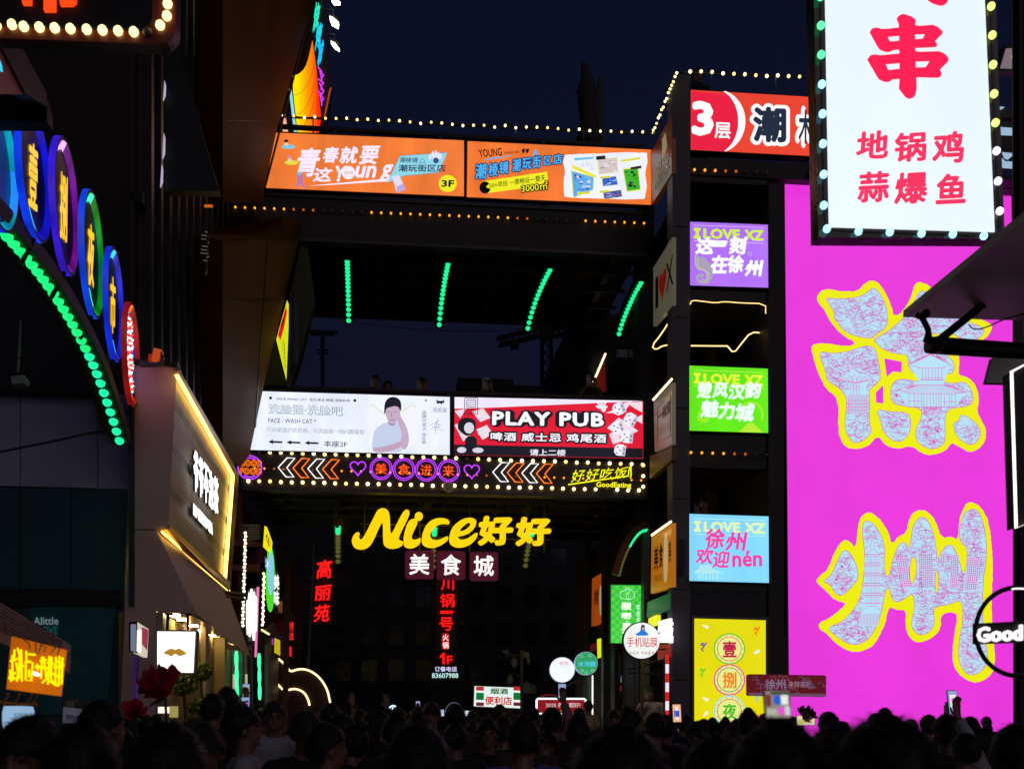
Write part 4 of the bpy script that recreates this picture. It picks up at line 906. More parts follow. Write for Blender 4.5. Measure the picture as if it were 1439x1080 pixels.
MB().tube([PW.pt(-30, 640, .4)] + [PW.pt(u, v, .4) for u, v in ((30, 628), (80, 618), (120, 609), (157, 603))], .012, 5).obj('hanging_cable', M_WIRE, None, label='black cable sagging across the pale grey alley wall', cat='cable')
MB().tube([PW.pt(u, v, .38) for u, v in ((157, 603), (172, 600), (181, 597), (187, 588))], .012, 5).obj('cable_tail', M_WIRE, None, label='short black cable end bending up to the mauve corner', cat='cable')
# brown soffit and diagonal beams behind the green arch
sf = thing('alley_canopy', PY(11.9).pt(60, 470), 'dark sloping canopy with steel beams over the left side alley', 'canopy')
for (a, b, w_) in (((-40, 350), (130, 470), 34), ((10, 420), (125, 545), 14), ((-20, 500), (115, 498), 16)): 
    m = MB(); bar(PY(12.1), a, b, w_, -.2, 0, m); m.obj('beam', matte('canopy_dark', (.025, .026, .03), .6), sf)
for k, (a, b) in enumerate((((0, 300), (60, 392)), ((60, 392), (120, 470)), ((120, 470), (155, 600)))):
    m = MB(); bar(PY(12.0), a, b, 26, -.1, 0, m); m.obj('fascia', M_BRN, sf)
MB().prism(PY(12.05), [(-60, 280), (40, 280), (150, 470), (150, 552), (-60, 547)], -.2, 0).obj('soffit', matte('soffit_black', (.01, .01, .012), .7), sf)
cm = thing('security_camera', PY(10).pt(27, 455), 'white box camera hanging from a thin pole in the alley', 'camera')
MB().tube([PY(10).pt(29, 450), PY(10).pt(25, 522)], .012, 6).obj('pole', matte('pole_grey', (.25, .25, .26), .5), cm)
MB().prism(PY(10), [(15, 528), (33, 526), (36, 532), (33, 537), (17, 539)], 0, .12).obj('body', matte('camera_white', (.35, .35, .36), .4), cm)
MB().tube([PY(10).pt(u, v, .05) for u, v in chaikin([(22, 500), (34, 508), (38, 520), (32, 530)], 2, False)], .004, 4).obj('cable', M_WIRE, cm)

# ---------------------------------------------------------------- mauve corner and tea shop
ms = thing('tea_shop', PW.pt(200, 1003), 'mauve clad corner tea shop with a slanted white lettered sign wall', 'shop')
MB().prism(PW, [(187, 508), (249, 511), (236, 742.5), (186, 742.5)], -.25, 0).obj('wall_panel', M_MAUVE, ms)
MB().prism(PW, [(186, 744), (220, 744), (276, 861), (219, 857), (219, 1200), (160, 1200), (176, 850)], -.25, 0).obj('wall_panel', M_MAUVE, ms)
MB().prism(PW, Q(181, 545, 187.5, 850), -.02, .06).obj('downpipe', M_STEEL, ms)
MB().prism(PW, [(184, 503), (250, 508), (249, 513), (184, 510)], -.1, .05).obj('coping', M_BLACK, ms)
B1, B2 = PW.pt(249, 513), PW.pt(236, 742)
c1 = B1.x
B3 = PX(c1).pt(335, 665)
PBR = P3(B1, B2, B3)
M_BRICK = matte('mosaic_brick', (.16, .12, .1), .45, 0, .15, 3, .1)
n_ = M_BRICK.node_tree; br = n_.nodes.new('ShaderNodeTexBrick'); br.inputs['Scale'].default_value = 10
br.inputs['Color1'].default_value = (.52, .4, .33, 1); br.inputs['Color2'].default_value = (.38, .29, .24, 1); br.inputs['Mortar'].default_value = (.05, .04, .035, 1); br.inputs['Mortar Size'].default_value = .03
mp = n_.nodes.new('ShaderNodeMapping'); mp.inputs['Rotation'].default_value = (PI / 2, 0, PI / 2)
n_.links.new(n_.nodes['Texture Coordinate'].outputs['Object'], mp.inputs[0]); n_.links.new(mp.outputs[0], br.inputs['Vector']); n_.links.new(br.outputs['Color'], n_.nodes['Principled BSDF'].inputs['Base Color'])
MB().prism(PBR, [(249, 513), (336, 664), (324, 831), (236, 742)], -.2, 0).obj('brick_sign_wall', M_BRICK, ms)
M_GOLD = matte('gold_trim', (.45, .24, .04), .3, .7)
for a, b, w_ in (((250, 520), (334, 668), 4.5), ((332.5, 666), (320.5, 826), 5)):
    m = MB(); bar(PBR, a, b, w_, .002, .03, m); m.obj('gold_trim', M_GOLD, ms)
G_ = E('#ffcf5a', 4.5, 0, True)
for a, b, w_ in (((250, 526), (329, 668), 1.8), ((328.5, 668), (317, 818), 1.8)):
    m = MB(); bar(PBR, a, b, w_ + .4, .03, .06, m); m.obj('light_strip', G_, ms)
LW = E('#ffffff', 1.6, 0, True)
for i, ch in enumerate('爷爷不泡茶'):
    a = 273 + i * 7.0; b = a + 6.2; sl1, sl2 = 46 / 35, 38 / 35
    mb = MB(); q4 = [(a, 629 + (a - 273) * sl1), (b, 629 + (b - 273) * sl1), (b, 687 + (b - 273) * sl2), (a, 687 + (a - 273) * sl2)]
    textmb(mb, PBR, ch, q4, .07, .008, .035); mb.obj('letter', LW, ms)
    mb = MB(); textmb(mb, PBR, ch, q4, .03, .035, .04); mb.obj('letter_back', M_BLACK, ms)
mb = MB(); textmb(mb, PBR, 'NO YEYE NO TEA', [(272.5, 706), (299, 735), (299, 751), (272.5, 723)], .055, .008, .03); mb.obj('letter_row', LW, ms, kind='stuff')
mb = MB(); textmb(mb, PBR, 'NO YEYE NO TEA', [(272.5, 706), (299, 735), (299, 751), (272.5, 723)], .02, .03, .04); mb.obj('letter_back', M_BLACK, ms, kind='stuff')
# gold lit edge and sloping soffit under it
S1, S2 = PW.pt(220, 745), PX(c1 + .25).pt(321, 832)
S3 = PW.pt(276, 861); S4 = P3(S1, S2, S3).pt(352, 922)
mk('slanted_soffit', [S1, S2, S4, S3, S1 + Vector((-.1, .05, .1)), S2 + Vector((-.1, .05, .1)), S4 + Vector((-.1, .05, .1)), S3 + Vector((-.1, .05, .1))], [(0, 1, 2, 3), (7, 6, 5, 4), (0, 4, 5, 1), (2, 6, 7, 3), (1, 5, 6, 2), (0, 3, 7, 4)], matte('soffit_cladding', (.42, .29, .22), .5, 0, .15, .7), ms)
T1, T2, T3, T4 = PW.pt(221, 743), PX(c1 + .25).pt(322, 830), PX(c1 + .1).pt(323, 822), PW.pt(238, 743)
mk('gold_fascia', [T1, T2, T3, T4] + [p + Vector((0, .03, .05)) for p in (T1, T2, T3, T4)], [(0, 1, 2, 3), (7, 6, 5, 4), (0, 4, 5, 1), (1, 5, 6, 2), (2, 6, 7, 3), (3, 7, 4, 0)], M_GOLD, ms)
a_, b_ = T1.lerp(T4, .45), T2.lerp(T3, .45)
MB().tube([a_ + Vector((0, -.03, -.03)), b_ + Vector((0, -.03, -.03))], .014, 6).obj('light_strip', G_, ms)
# brackets reaching from the soffit corner
for v in (832, 838): MB().tube([PX(c1 + .25).pt(318, v), PX(c1 + .25).pt(342, v + 3)], .03, 4).obj('bracket_arm', M_BRN, ms)
# recessed porch
zc = PW.pt(240, 859).z; xi = c1 - 1.0
M_OLV = matte('olive_wall', (.30, .22, .07), .7, 0, .15, .6)
MB().box(PW.pt(219, 900).x, c1 - .42, 11.82, 17.9, zc + .02, zc + .14).obj('porch_ceiling', matte('ceiling_cream', (.42, .30, .18), .6), ms)
MB().box(PW.pt(219, 900).x - .4, PW.pt(219, 900).x - .01, 11.9, 18, 0, zc).obj('porch_wall', M_OLV, ms)
MB().box(PW.pt(200, 900).x, c1 - .42, 17.9, 18.1, 0, zc + .3).obj('porch_rear_wall', M_OLV, ms)
P15 = PY(15.6)
MB().box(P15.pt(291, 900).x, P15.pt(316, 900).x, 15.6, 15.8, 0, zc).obj('porch_panel', M_OLV, ms)
P13 = PY(13.7)
MB().box(P13.pt(282, 900).x, P13.pt(289, 900).x, 13.7, 13.95, 0, zc).obj('porch_column', matte('cream_column', (.42, .31, .2), .5), ms)
MB().box(PW.pt(219, 900).x + .003, PW.pt(228, 900).x, 11.83, 12.1, 0, zc).obj('porch_column', matte('cream_column', (.42, .31, .2), .5), ms)
P16 = PY(16.2)
for u in (316, 324, 341, 346): MB().box(P16.pt(u, 900).x, P16.pt(u + 1.6, 900).x, 16.2, 16.3, 0, P16.pt(u, 910).z).obj('glass_frame', M_STEEL, ms)
gl = bpy.data.materials.new('shop_glass'); gl.use_nodes = True; b_ = gl.node_tree.nodes['Principled BSDF']
b_.inputs['Base Color'].default_value = (.5, .6, .58, 1); b_.inputs['Alpha'].default_value = .25; b_.inputs['Roughness'].default_value = .05
mk('glass_pane', [P16.pt(316, 911), P16.pt(346, 913), P16.pt(346, 1100), P16.pt(316, 1100)], [(0, 1, 2, 3)], gl, ms)
MB().box(P16.pt(341, 900).x + .05, P16.pt(352, 900).x, 16.35, 16.5, 0, P16.pt(341, 905).z).obj('tile_wall', matte('dark_tile', (.03, .03, .032), .4), ms)
for u in (327, 344.5): MB().prism(PY(16.1), Q(u, 946, u + 3, 978), -.02, 0).obj('door_handle', E('#c8c8a0', .7), ms)
LAMP = E('#ffe0a0', 60, 0, True)
for (u, v) in ((246, 864), (256, 870), (272, 879), (285, 886.5), (297, 893), (304, 897), (311, 901), (320, 906.5)):
    d = ray(u, v); p = CAM + d * ((zc - ZC) / d.z)
    V_, F_ = lathe([(.055, 0), (.055, .02)], p + Vector((0, 0, -.005)), (0, 0, 1), 20); mk('downlight', V_, F_, LAMP, ms)
# green neon in the shop door
for (P_, u, a) in ((PY(16.0), 332.5, 'inside the glass of the tea shop door'), (PY(20.5), 364.5, 'beside the dark post left of the cloud sign')):
    V0, V1 = (914, 982) if u < 350 else (917, 982)
    t = thing('neon_strip', P_.pt(u, V1), 'tall green neon strip ' + a, 'neon sign')
    for k in range(3): MB().tube([P_.pt(x, y) for x, y in ell(u + (k - 1) * .4, V0 + 11 + (V1 - V0 - 22) * k / 2, 1.8, 11, 14)], .012, 5, True).obj('tube', E('#28f090', 1.5), t)
    MB().tube([P_.pt(u - .4, V0), P_.pt(u + .6, V1)], .022, 5).obj('tube', E('#50ffb0', 1.5), t)
# projector lamp on the coping
pl_ = thing('flood_lamp', PW.pt(215, 508), 'orange lit box lamp on top of the mauve corner wall', 'lamp')
MB().prism(PY(11.6), [(216, 488), (226, 490), (225, 507), (213, 505)], -.14, 0).obj('housing', E('#c04a14', .8), pl_)
MB().prism(PY(11.65), [(209, 496), (215, 498), (213, 508), (208, 506)], -.1, 0).obj('barn_door', E('#a01e0a', .7), pl_)
MB().prism(PY(11.6), [(226, 492), (230, 500), (228, 512), (196, 513), (197, 508), (222, 508)], -.06, 0).obj('mount', M_STEEL, pl_)
# moustache sign
PMo = PY(10.4)
t = signbox('hanging_sign', PMo, [(221, 886), (274.5, 886.5), (271.5, 944), (221, 943)], .12, E('#fffdf4', 1.35, 0, True), 'white square light box with a golden moustache hung before the porch', 'sign', frame=2.2, housing=matte('mauve_frame', (.10, .07, .07), .5))
mou = zm([(373, 522), (400, 500), (430, 486), (455, 490), (466, 500), (480, 488), (505, 488), (535, 510), (558, 527), (525, 535), (505, 545), (485, 540), (466, 524), (445, 540), (428, 546), (420, 538), (395, 530)], 160, 820, 5.4)
MB().prism(PMo, chaikin(mou, 1), .012, .018).obj('printed_moustache', E('#b08228', 1.0), t)
for u in (236, 264): MB().tube([PMo.pt(u, 861, -.06), PMo.pt(u + (0 if u > 250 else -1), 884, -.06)], .014, 6).obj('rod', M_DARK, t)
for u in (232, 260): MB().prism(PMo, Q(u, 860.5, u + 9, 863), -.1, 0).obj('rod_plate', M_DARK, t)
# double sided blade sign on the mauve pillar
PBl = PY(10.8)
t = thing('blade_sign', PBl.pt(195, 922), 'two-faced blade sign on the mauve pillar, one side lit white and red', 'sign')
MB().prism(PBl, [(181, 873), (193, 872), (193, 917), (181, 914)], -.1, 0).obj('housing', M_BLACK, t)
MB().prism(PBl, [(183.5, 876), (191, 876), (190.5, 915), (183.5, 913)], .001, .01).obj('face', E('#8c98b4', .55), t)
p_ = P3(PBl.pt(193, 873), PBl.pt(192, 917), PBl.pt(208.5, 883) + Vector((.0, .25, 0)))
MB().prism(p_, [(193, 873), (209, 883), (207, 923), (192, 916)], -.04, 0).obj('face', E('#e8dcc8', .75, .1), t)
MB().prism(p_, [(193.2, 884), (199, 884), (198.5, 916), (192.5, 914)], .001, .006).obj('panel_white', E('#fff6e6', 1.1), t)
MB().prism(p_, [(200, 880), (208.6, 884), (207, 912), (200, 904)], .001, .006).obj('panel_red', E('#a83c50', .7), t)
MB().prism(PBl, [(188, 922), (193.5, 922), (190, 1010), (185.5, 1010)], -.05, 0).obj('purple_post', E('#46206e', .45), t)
MB().prism(PBl, [(193.6, 920), (194.6, 920), (192.5, 960), (191.5, 960)], -.02, .01).obj('rod', M_STEEL, t)

# ---------------------------------------------------------------- marquee sign top left and LED screen edge
PK_ = PY(6.2)
t = thing('marquee_sign', PK_.pt(120, 55), 'black marquee sign with warm round bulbs and red characters, top left corner', 'sign')
MB().prism(PK_, rrect(-80, -140, 250, 52, 26, 6, .04), -.08, 0).obj('housing', matte('red_brown_frame', (.05, .012, .006), .4), t)
MB().prism(PK_, rrect(-80, -140, 247, 50, 24, 6, .04), .001, .05).obj('bulb_channel', matte('red_channel', (.22, .03, .01), .4), t)
MB().prism(PK_, rrect(-64, -130, 214, 30, 18, 6, .04), .0505, .07).obj('board', M_INK, t)
for L in ([(29, -60), (43, -60), (43, 3.5), (31, 3.5)], [(62, -60), (77, -60), (77, 13), (61, 13)], [(81, -60), (88, -60), (88, 0), (98, 0), (99, -60), (107, -60), (106, 1), (101, 5), (84, 5)]):
    MB().prism(PK_, L, .0705, .1).obj('letter', E('#ff4612', 1.2), t)
for i, (u, v) in enumerate(((-5, 35.5), (17, 34), (33.5, 37), (55.5, 38), (77, 39), (99, 40), (122, 41), (144, 42), (166, 43), (188, 44.5), (207, 44.5), (225, 35), (234.5, 22), (235.5, 5))):
    inst('bulb', ball(.026), PK_.pt(u, v, .06), t, B_OFF if i == 10 else E('#fff09a', 2.2, 0, True))
PS = PY(7.2); x0 = PS.pt(66, 150).x; PXS = PX(x0)
t = thing('led_panel', PS.pt(30, 168), 'edge of a dark LED screen box hanging at the far left', 'screen')
MB().prism(PXS, [(-20, -28), (66, 131), (66, 150), (36, 131), (-20, 22)], -.1, 0).obj('frame', matte('panel_grey', (.06, .06, .065), .5, .3), t)
MB().prism(PXS, [(-20, 24), (36, 132), (-20, 132)], -.1, -.02).obj('screen', E('#3a1418', .8, .3), t)
MB().prism(PXS, [(0, 84), (3, 92), (4, 101), (1, 97)], -.019, -.01).obj('lit_detail', E('#3cd2f0', 1), t)
MB().prism(PS, [(-60, 131), (62, 131), (66, 150), (66, 170), (-60, 169)], -.12, 0).obj('lower_beam', M_BLACK, t)

# ---------------------------------------------------------------- round drum signs over the alley arch
XD = -PS.pt(0, 0).y and -2.95
PD = PX(-2.68)
def drum(u, v, hh, ch, cin, cout, label, spot, face='#04040c', k=40):
    c = PD.pt(u, v); R = hh * c.y / F / 1.03; a = math.radians(4.0 if u < 70 else 5.6); ax = Vector((math.cos(a), math.sin(a), 0))
    up = Vector((0, 0, 1)); sd_ = up.cross(ax)    # sd_ points along the street
    t = thing('drum_sign', c - Vector((0, 0, R)), label, 'sign', 'round drum signs on the alley arch')
    D = .027
    def ring(r0, h0, r1, h1, m, name):
        V = []; 
        for r, h in ((r0, h0), (r1, h1)):
            for q in range(k): V.append(c + ax * h + (sd_ * math.cos(q * 2 * PI / k) + up * math.sin(q * 2 * PI / k)) * r)
        Fc = [[q, (q + 1) % k, k + (q + 1) % k, k + q] for q in range(k)]
        return mk(name, V, Fc, m, t, smooth=True)
    def diskm(r, h, m, name):
        V = [c + ax * h + (sd_ * math.cos(q * 2 * PI / k) + up * math.sin(q * 2 * PI / k)) * r for q in range(k)]
        return mk(name, V, [list(range(k))], m, t)
    ring(R, -D, R, D, E(cout, .75, .5, False, 5), 'outer_rim'); ring(R, D, R * .95, D, M_STEEL, 'rim_edge')
    ring(R * .95, D, R * .84, -D * .4, E(cin, .8, .6, True, 5), 'inner_rim')
    diskm(R * .82, -D * .4, E(face, .5, .3), 'face'); diskm(R, -D, M_BLACK, 'back')
    for (a0, a1, col) in spot:   # the bright running segments of the rim
        V = []; n_ = 7
        for j in range(n_):
            g = a0 + (a1 - a0) * j / (n_ - 1)
            for r, h in ((R * .935, D + .004), (R * (.80 + .05 * (j % 2)), -D * .15)): V.append(c + ax * h + (sd_ * math.cos(g) + up * math.sin(g)) * r)
        mk('lit_segment', V, [[2 * j, 2 * j + 1, 2 * j + 3, 2 * j + 2] for j in range(n_ - 1)], E(col, 1.4), t)
    if ch:
        V0, F0 = rawtext(ch, 0, 2, 0, .1)
        x0_, x1_ = min(p.x for p in V0), max(p.x for p in V0); y0_, y1_ = min(p.y for p in V0), max(p.y for p in V0)
        mb = MB()
        for i, (sx, sy) in enumerate(((0, 0), (.03, 0), (-.03, 0), (0, .02), (0, -.02))):
            V = []
            for p in V0:
                a_ = ((p.x + sx - x0_) / (x1_ - x0_) - .5) * R * .58; b_ = ((p.y + sy - y0_) / (y1_ - y0_) - .5) * R * 1.02
                V.append(c + ax * (-D * .25 + i * .0004) + sd_ * a_ + up * (b_ + a_ * .25))
            mb.add(V, F0)
        mb.obj('character', E('#ffc81e', 1.15), t)
    # bracket to the arch
    MB().tube([c - up * R * 1.01, c - up * (R + .22) - ax * .1], .02, 5).obj('bracket', M_STEEL, t)
    return t, c, R, ax, sd_
drum(-4, 228, 90, None, '#0a96b4', '#0a2ad2', 'leftmost drum sign with cyan rim, cut by the picture edge', [(-.5, .3, '#1e78f0')], '#14286e')
drum(48, 247, 86, '壹', '#1414c8', '#1440ff', 'drum sign 壹 with blue rim, nearest whole one', [(-2.2, -1.65, '#28b4ff')])
drum(91, 291, 89, '捌', '#6e148c', '#3c1edc', 'drum sign 捌 with violet rim', [(1.75, 2.25, '#f0aaff')])
drum(129, 358, 84, '夜', '#0a8c14', '#1446e6', 'drum sign 夜 with green rim', [(1.7, 2.2, '#3cffb4'), (-2.2, -1.7, '#28f0c8')])
drum(160, 428, 76, '市', '#1e28c8', '#1432e6', 'drum sign 市 with blue rim and yellow character', [(1.7, 2.15, '#32c8ff'), (-2.1, -1.65, '#32a0ff')])
t, c, R, ax, sd_ = drum(184, 498, 70, None, '#a0140a', '#8c1414', 'farthest drum sign with red rim and rows of dotted lights', [(1.7, 2.15, '#ff6414'), (-2.2, -1.6, '#ff5a28')], '#1428c8')
for i in range(5):
    for j in range(20):
        z = (j / 19 - .5) * 1.35; a_ = (i - 2.2) * .09 - .05
        inst('led_dot', ball(.012), c + ax * .0 + sd_ * (a_ + R * .1 * math.sin(j)) * 1 + Vector((0, 0, z * R)), t, E(('#ff3c3c', '#ffffff', '#ffc8a0', '#ff2828', '#b4ffdc')[(i + j) % 5], 1.5))
# green dome arch under the drums
PDa = PX(-2.78)
apts = [PDa.pt(u, v) for u, v in chaikin([(-35, 286), (0, 318), (50, 374), (90, 431), (130, 505), (152, 566), (170, 624)], 2, False)]
rib(apts, 30, lambda i: E('#1ee678', 1.3) if i < 20 else E('#1ee6a0', 1.3), 'long arch of green domes sweeping below the round drum signs', r=.046, w=.09, up=Vector((1, 0, 0)))

# ---------------------------------------------------------------- brown leaning facade left of the bridges
Y9 = YB - .4
def leaning(name, uvs, a, b, label_part, parent, mat):
    A_, B_ = PY(Y9).pt(*a), PY(Y9).pt(*b)
    pl = P3(A_, B_, A_ + Vector((0, -1, 0)))
    return MB().prism(pl, uvs, -.35, 0).obj(label_part, mat, parent), pl
bw = thing('brown_facade', (PY(Y9).pt(350, 640).x, Y9, 0), 'brown facade left of the footbridges, each storey leaning out over the street', 'building')
_, pl1 = leaning('', [(313, 338), (420, 338), (426, 312), (372, 535), (350, 640), (338, 655), (313, 640)], (350, 640), (426, 312), 'lower_storey', bw, M_BRN)
_, pl2 = leaning('', [(313, -60), (456, -60), (440, 0), (388, 185), (371, 265), (371, 285), (313, 285)], (371, 265), (440, 0), 'upper_storey', bw, M_BRN)
PO = PY(YB - .3)
MB().prism(PY(YB + .1), [(428, 312), (434, 360), (441, 417), (424, 493), (412, 530), (404, 560), (378, 548), (372, 535), (411, 400)], -.4, 0).obj('olive_facet', matte('olive_paint', (.05, .055, .01), .6), bw)
m = MB(); bar(PO, (440, 2), (372, 262), 2.2, 0, .05, m); m.obj('edge_trim', M_BRN, bw)
MB().box(XL - .9, XL - .02, 19.0, 19.5, 0, PY(19.5).pt(330, 640).z).obj('ground_column', M_DARK, bw)
for v in (168, 420): m = MB(); m.prism(pl1 if v > 300 else pl2, [(318, v), (386 if v < 300 else 402, v + 2), (386 if v < 300 else 402, v + 3.2), (318, v + 1.2)], .001, .01); m.obj('panel_joint', M_BLACK, bw)
m = MB(); m.prism(pl1, [(376, 340), (377.5, 340), (360, 600), (358.5, 600)], .001, .01); m.obj('panel_joint', M_BLACK, bw)
# glowing flame sign at the top
PH = PY(YB + .3)
t = thing('flame_sign', PH.pt(430, 185), 'tall angular roof sign with a glowing orange flame and cyan brush characters', 'sign')
MB().prism(PH, [(430, -60), (449, -60), (452, 0), (466, 122), (456, 185), (392, 185), (404, 122), (411, 104)], -.3, 0).obj('housing', matte('dark_red_paint', (.06, .018, .01), .4), t)
gm = bpy.data.materials.new('flame_gradient'); gm.use_nodes = True; g = gm.node_tree; b_ = g.nodes['Principled BSDF']
tc = g.nodes.new('ShaderNodeTexCoord'); sp = g.nodes.new('ShaderNodeSeparateXYZ'); mr = g.nodes.new('ShaderNodeMapRange'); cr = g.nodes.new('ShaderNodeValToRGB')
mr.inputs['From Min'].default_value = -.22; mr.inputs['From Max'].default_value = .2
cr.color_ramp.elements[0].color = lin('#ffe000'); cr.color_ramp.elements[0].position = .1; cr.color_ramp.elements[1].color = lin('#ff2800'); e_ = cr.color_ramp.elements.new(.55); e_.color = lin('#ff9600')
g.links.new(tc.outputs['Object'], sp.inputs[0]); g.links.new(sp.outputs['X'], mr.inputs['Value']); g.links.new(mr.outputs[0], cr.inputs[0]); g.links.new(cr.outputs[0], b_.inputs['Emission Color']); b_.inputs['Emission Strength'].default_value = 1.1; b_.inputs['Base Color'].default_value = (.1, .05, 0, 1)
MB().prism(PH, chaikin([(411, 106), (420, 104), (429, 95), (434, 80), (439, 56)], 1, False) + [(445, 100), (451, 165), (448, 185), (418, 185), (412, 130)], .002, .03).obj('flame', gm, t)
mb = MB()
for dv in (0, 28, 50): mb.ribbon(PH, chaikin([(411, 134 + dv), (425, 130 + dv), (436, 112 + dv), (442, 90 + dv)], 2, False), .5, .034)
mb.obj('printed_line', M_INK, t)
MB().prism(PH, [(406, 126), (409, 119), (417, 185), (413, 185)], .002, .02).obj('cyan_edge', E('#8cdcf0', 1), t)
MB().prism(PH, [(399, 155), (400, 157), (405, 185), (397, 185)], .002, .02).obj('salmon_edge', E('#ffb48c', 1), t)
MB().prism(PH, [(463, 124), (466, 122), (457, 163), (455, 163)], .002, .02).obj('orange_edge', E('#b44a14', .8), t)
for i, (ch, u0, v0, u1, v1, c) in enumerate((('烧', 439, 2, 450, 46, '#28dcb4'), ('烤', 442, 30, 453, 72, '#1ec8dc'), ('城', 445, 54, 455, 96, '#14b4f0'))):
    text(PH, ch, [(u0 + 4, v0), (u1 + 1, v0 + 2), (u1 - 4, v1 - 10), (u0, v1)], E(c, 1.2), t, off=.01, depth=.03, bold=.04)
mb = MB()
for k in range(9): v = 94 + k * 5.5; mb.tube([PH.pt(447 + (k % 3) * 2, v, .03), PH.pt(452 + (k % 2) * 3, v + 6, .03), PH.pt(450 + k % 3, v + 10, .03)], .014, 5)
mb.obj('purple_scribble', E('#c83ce6', 1.2), t)
# floodlights beyond it
for i, (L, nm) in enumerate((([(463, 22), (468, 24), (476, 31), (475, 36), (466, 31)], 'middle'), ([(465, 57), (471, 60), (477, 68), (470, 64)], 'lowest'), ([(466, -2), (474, 0), (478, 2), (470, 3)], 'topmost'))):
    P_ = PY(24); t = thing('flood_light', P_.pt(L[0][0], L[0][1]), 'white floodlight on the roof edge, ' + nm + ' of three beside the flame sign', 'lamp', 'white floodlights')
    MB().prism(P_, L, -.12, 0).obj('lamp_glass', E('#fdfff0', 5, 0, True), t)
    cu, cv = L[0]; MB().prism(P_, [(cu - 3, cv - 5), (cu + 10, cv + 1), (cu + 12, cv + 4), (cu - 1, cv - 1)], -.4, -.13).obj('housing', M_DARK, t)
    MB().tube([P_.pt(cu + 5, cv, -.2), P_.pt(cu + 5, cv - 9, -.2), P_.pt(cu - 12, cv - 9, -.2)], .02, 5).obj('bracket', M_STEEL, t)
# diamond sign
PDi = PY(YB - .5); Z9 = lambda L: zm(L, 370, 370, 5.68)
t = thing('blade_sign', PDi.pt(400, 530), 'angular yellow and red sign standing out from the brown facade', 'sign')
MB().prism(PDi, Z9([(245, 215), (262, 330), (262, 790), (240, 790), (190, 965), (205, 300)]), -.3, -.02).obj('housing', M_BLACK, t)
MB().prism(PDi, Z9([(250, 235), (285, 320), (292, 600), (265, 795), (240, 760)]), -.28, .0).obj('side_panel', matte('side_grey', (.04, .05, .055), .5), t)
MB().prism(PDi, Z9([(190, 290), (202, 320), (200, 520), (183, 925), (103, 605)]), -.02, .01).obj('face', E('#d8e01a', 1.0, 0, True), t)
MB().prism(PDi, Z9([(180, 340), (190, 382), (168, 500), (136, 612), (117, 568)]), .011, .016).obj('printed_red', E('#dc1414'), t)
mb = MB(); mb.prism(PDi, Z9([(158, 430), (165, 440), (150, 500), (140, 495)]), .0165, .018)
for k in range(7): mb.ribbon(PDi, Z9([(140 + k * 5, 640 + k * 30), (158 + k * 3, 600 + k * 34), (170 + k, 660 + k * 30)]), .5, .0165)
mb.obj('printed_strokes', M_INK, t)
MB().prism(PDi, Z9([(226, 170), (240, 160), (245, 205), (228, 210)]), -.1, 0).obj('bracket', M_BRN, t)
# ================================================================ far things seen through the passage
Yf = 42.0; PFa = PY(Yf)
fb = thing('far_building', (PFa.pt(600, 1003).x, Yf, 0), 'dark building closing the passage, carrying two red vertical signs', 'building')
MB().box(PFa.pt(335, 900).x, PFa.pt(930, 900).x, Yf, Yf + 8, 0, PFa.pt(600, 600).z).obj('wall', matte('far_wall', (.012, .013, .02), .8, 0, .3, .3), fb)
for r_ in range(4):
    for c_ in range(9):
        u = 470 + c_ * 38; v = 770 + r_ * 52
        MB().prism(PFa, Q(u, v, u + 22, v + 30), .001, .03).obj('window', matte('far_glass', (.01, .012, .022), .15), fb)
t = thing('vertical_sign', PFa.pt(452, 874), 'three red brush characters 高丽苑 stacked on the far dark wall', 'sign')
MB().prism(PFa, Q(438, 780, 468, 877), .03, .08).obj('backing_frame', M_DARK, t)
for ch, u0, v0, u1, v1 in (('高', 444, 785, 466, 812), ('丽', 441, 821, 465, 843), ('苑', 440, 848, 463, 873)):
    text(PFa, ch, [(u0 + 2, v0 + 2), (u1 + 1, v0 - 1), (u1 - 1, v1 - 1), (u0, v1)], E('#f01818', 1.2), t, off=.1, depth=.1, bold=.035, name='character')
t = thing('vertical_sign', PFa.pt(627, 952), 'red vertical hotpot sign 川锅一号 with 1F and a phone number', 'sign')
MB().prism(PFa, Q(612, 800, 642, 934), .03, .08).obj('backing_frame', M_DARK, t)
RD = E('#f01414', 1.2)
for ch, u0, v0, u1, v1 in (('川', 620, 806, 638, 828), ('锅', 618.5, 833, 639, 852), ('一', 618.5, 857, 637, 861), ('号', 617.5, 866, 637, 885), ('F', 628, 920, 636, 932)):
    text(PFa, ch, Q(u0, v0, u1, v1), RD, t, off=.1, depth=.1, bold=.03, name='character')
MB().prism(PFa, [(618, 921), (622, 916), (625, 916), (625, 932), (621.5, 932), (621.5, 921.5), (618, 924)], 0, .1).obj('character', RD, t)
MB().prism(PFa, rrect(621, 888.5, 631.5, 911.5, 4), 0, .1).obj('capsule', E('#b41414', 1), t)
for ch, v in (('火', 890), ('锅', 901)): text(PFa, ch, Q(622, v, 630.5, v + 9), E('#fff0f0', 1.1), t, off=.12, depth=.03, bold=.02, name='character')
text(PFa, '订餐电话', Q(611, 935.5, 642, 942.5), E('#dcdcff', 1.0), t, off=.1, bold=.03)
text(PFa, '83607988', Q(607, 944.5, 644, 951.5), E('#c8f0f0', 1.0), t, off=.1, bold=.03)
# flagpole
P3_ = PY(32)
MB().tube([P3_.pt(430, 1003, 0) - Vector((0, 0, 1.6)), P3_.pt(432.5, 938), P3_.pt(437, 850), P3_.pt(441, 765)], [.06, .055, .035, .02], 8).obj('flagpole', matte('pole_pale', (.3, .3, .32), .4), None, label='pale tapered pole standing left of the red 高丽苑 sign', cat='pole')
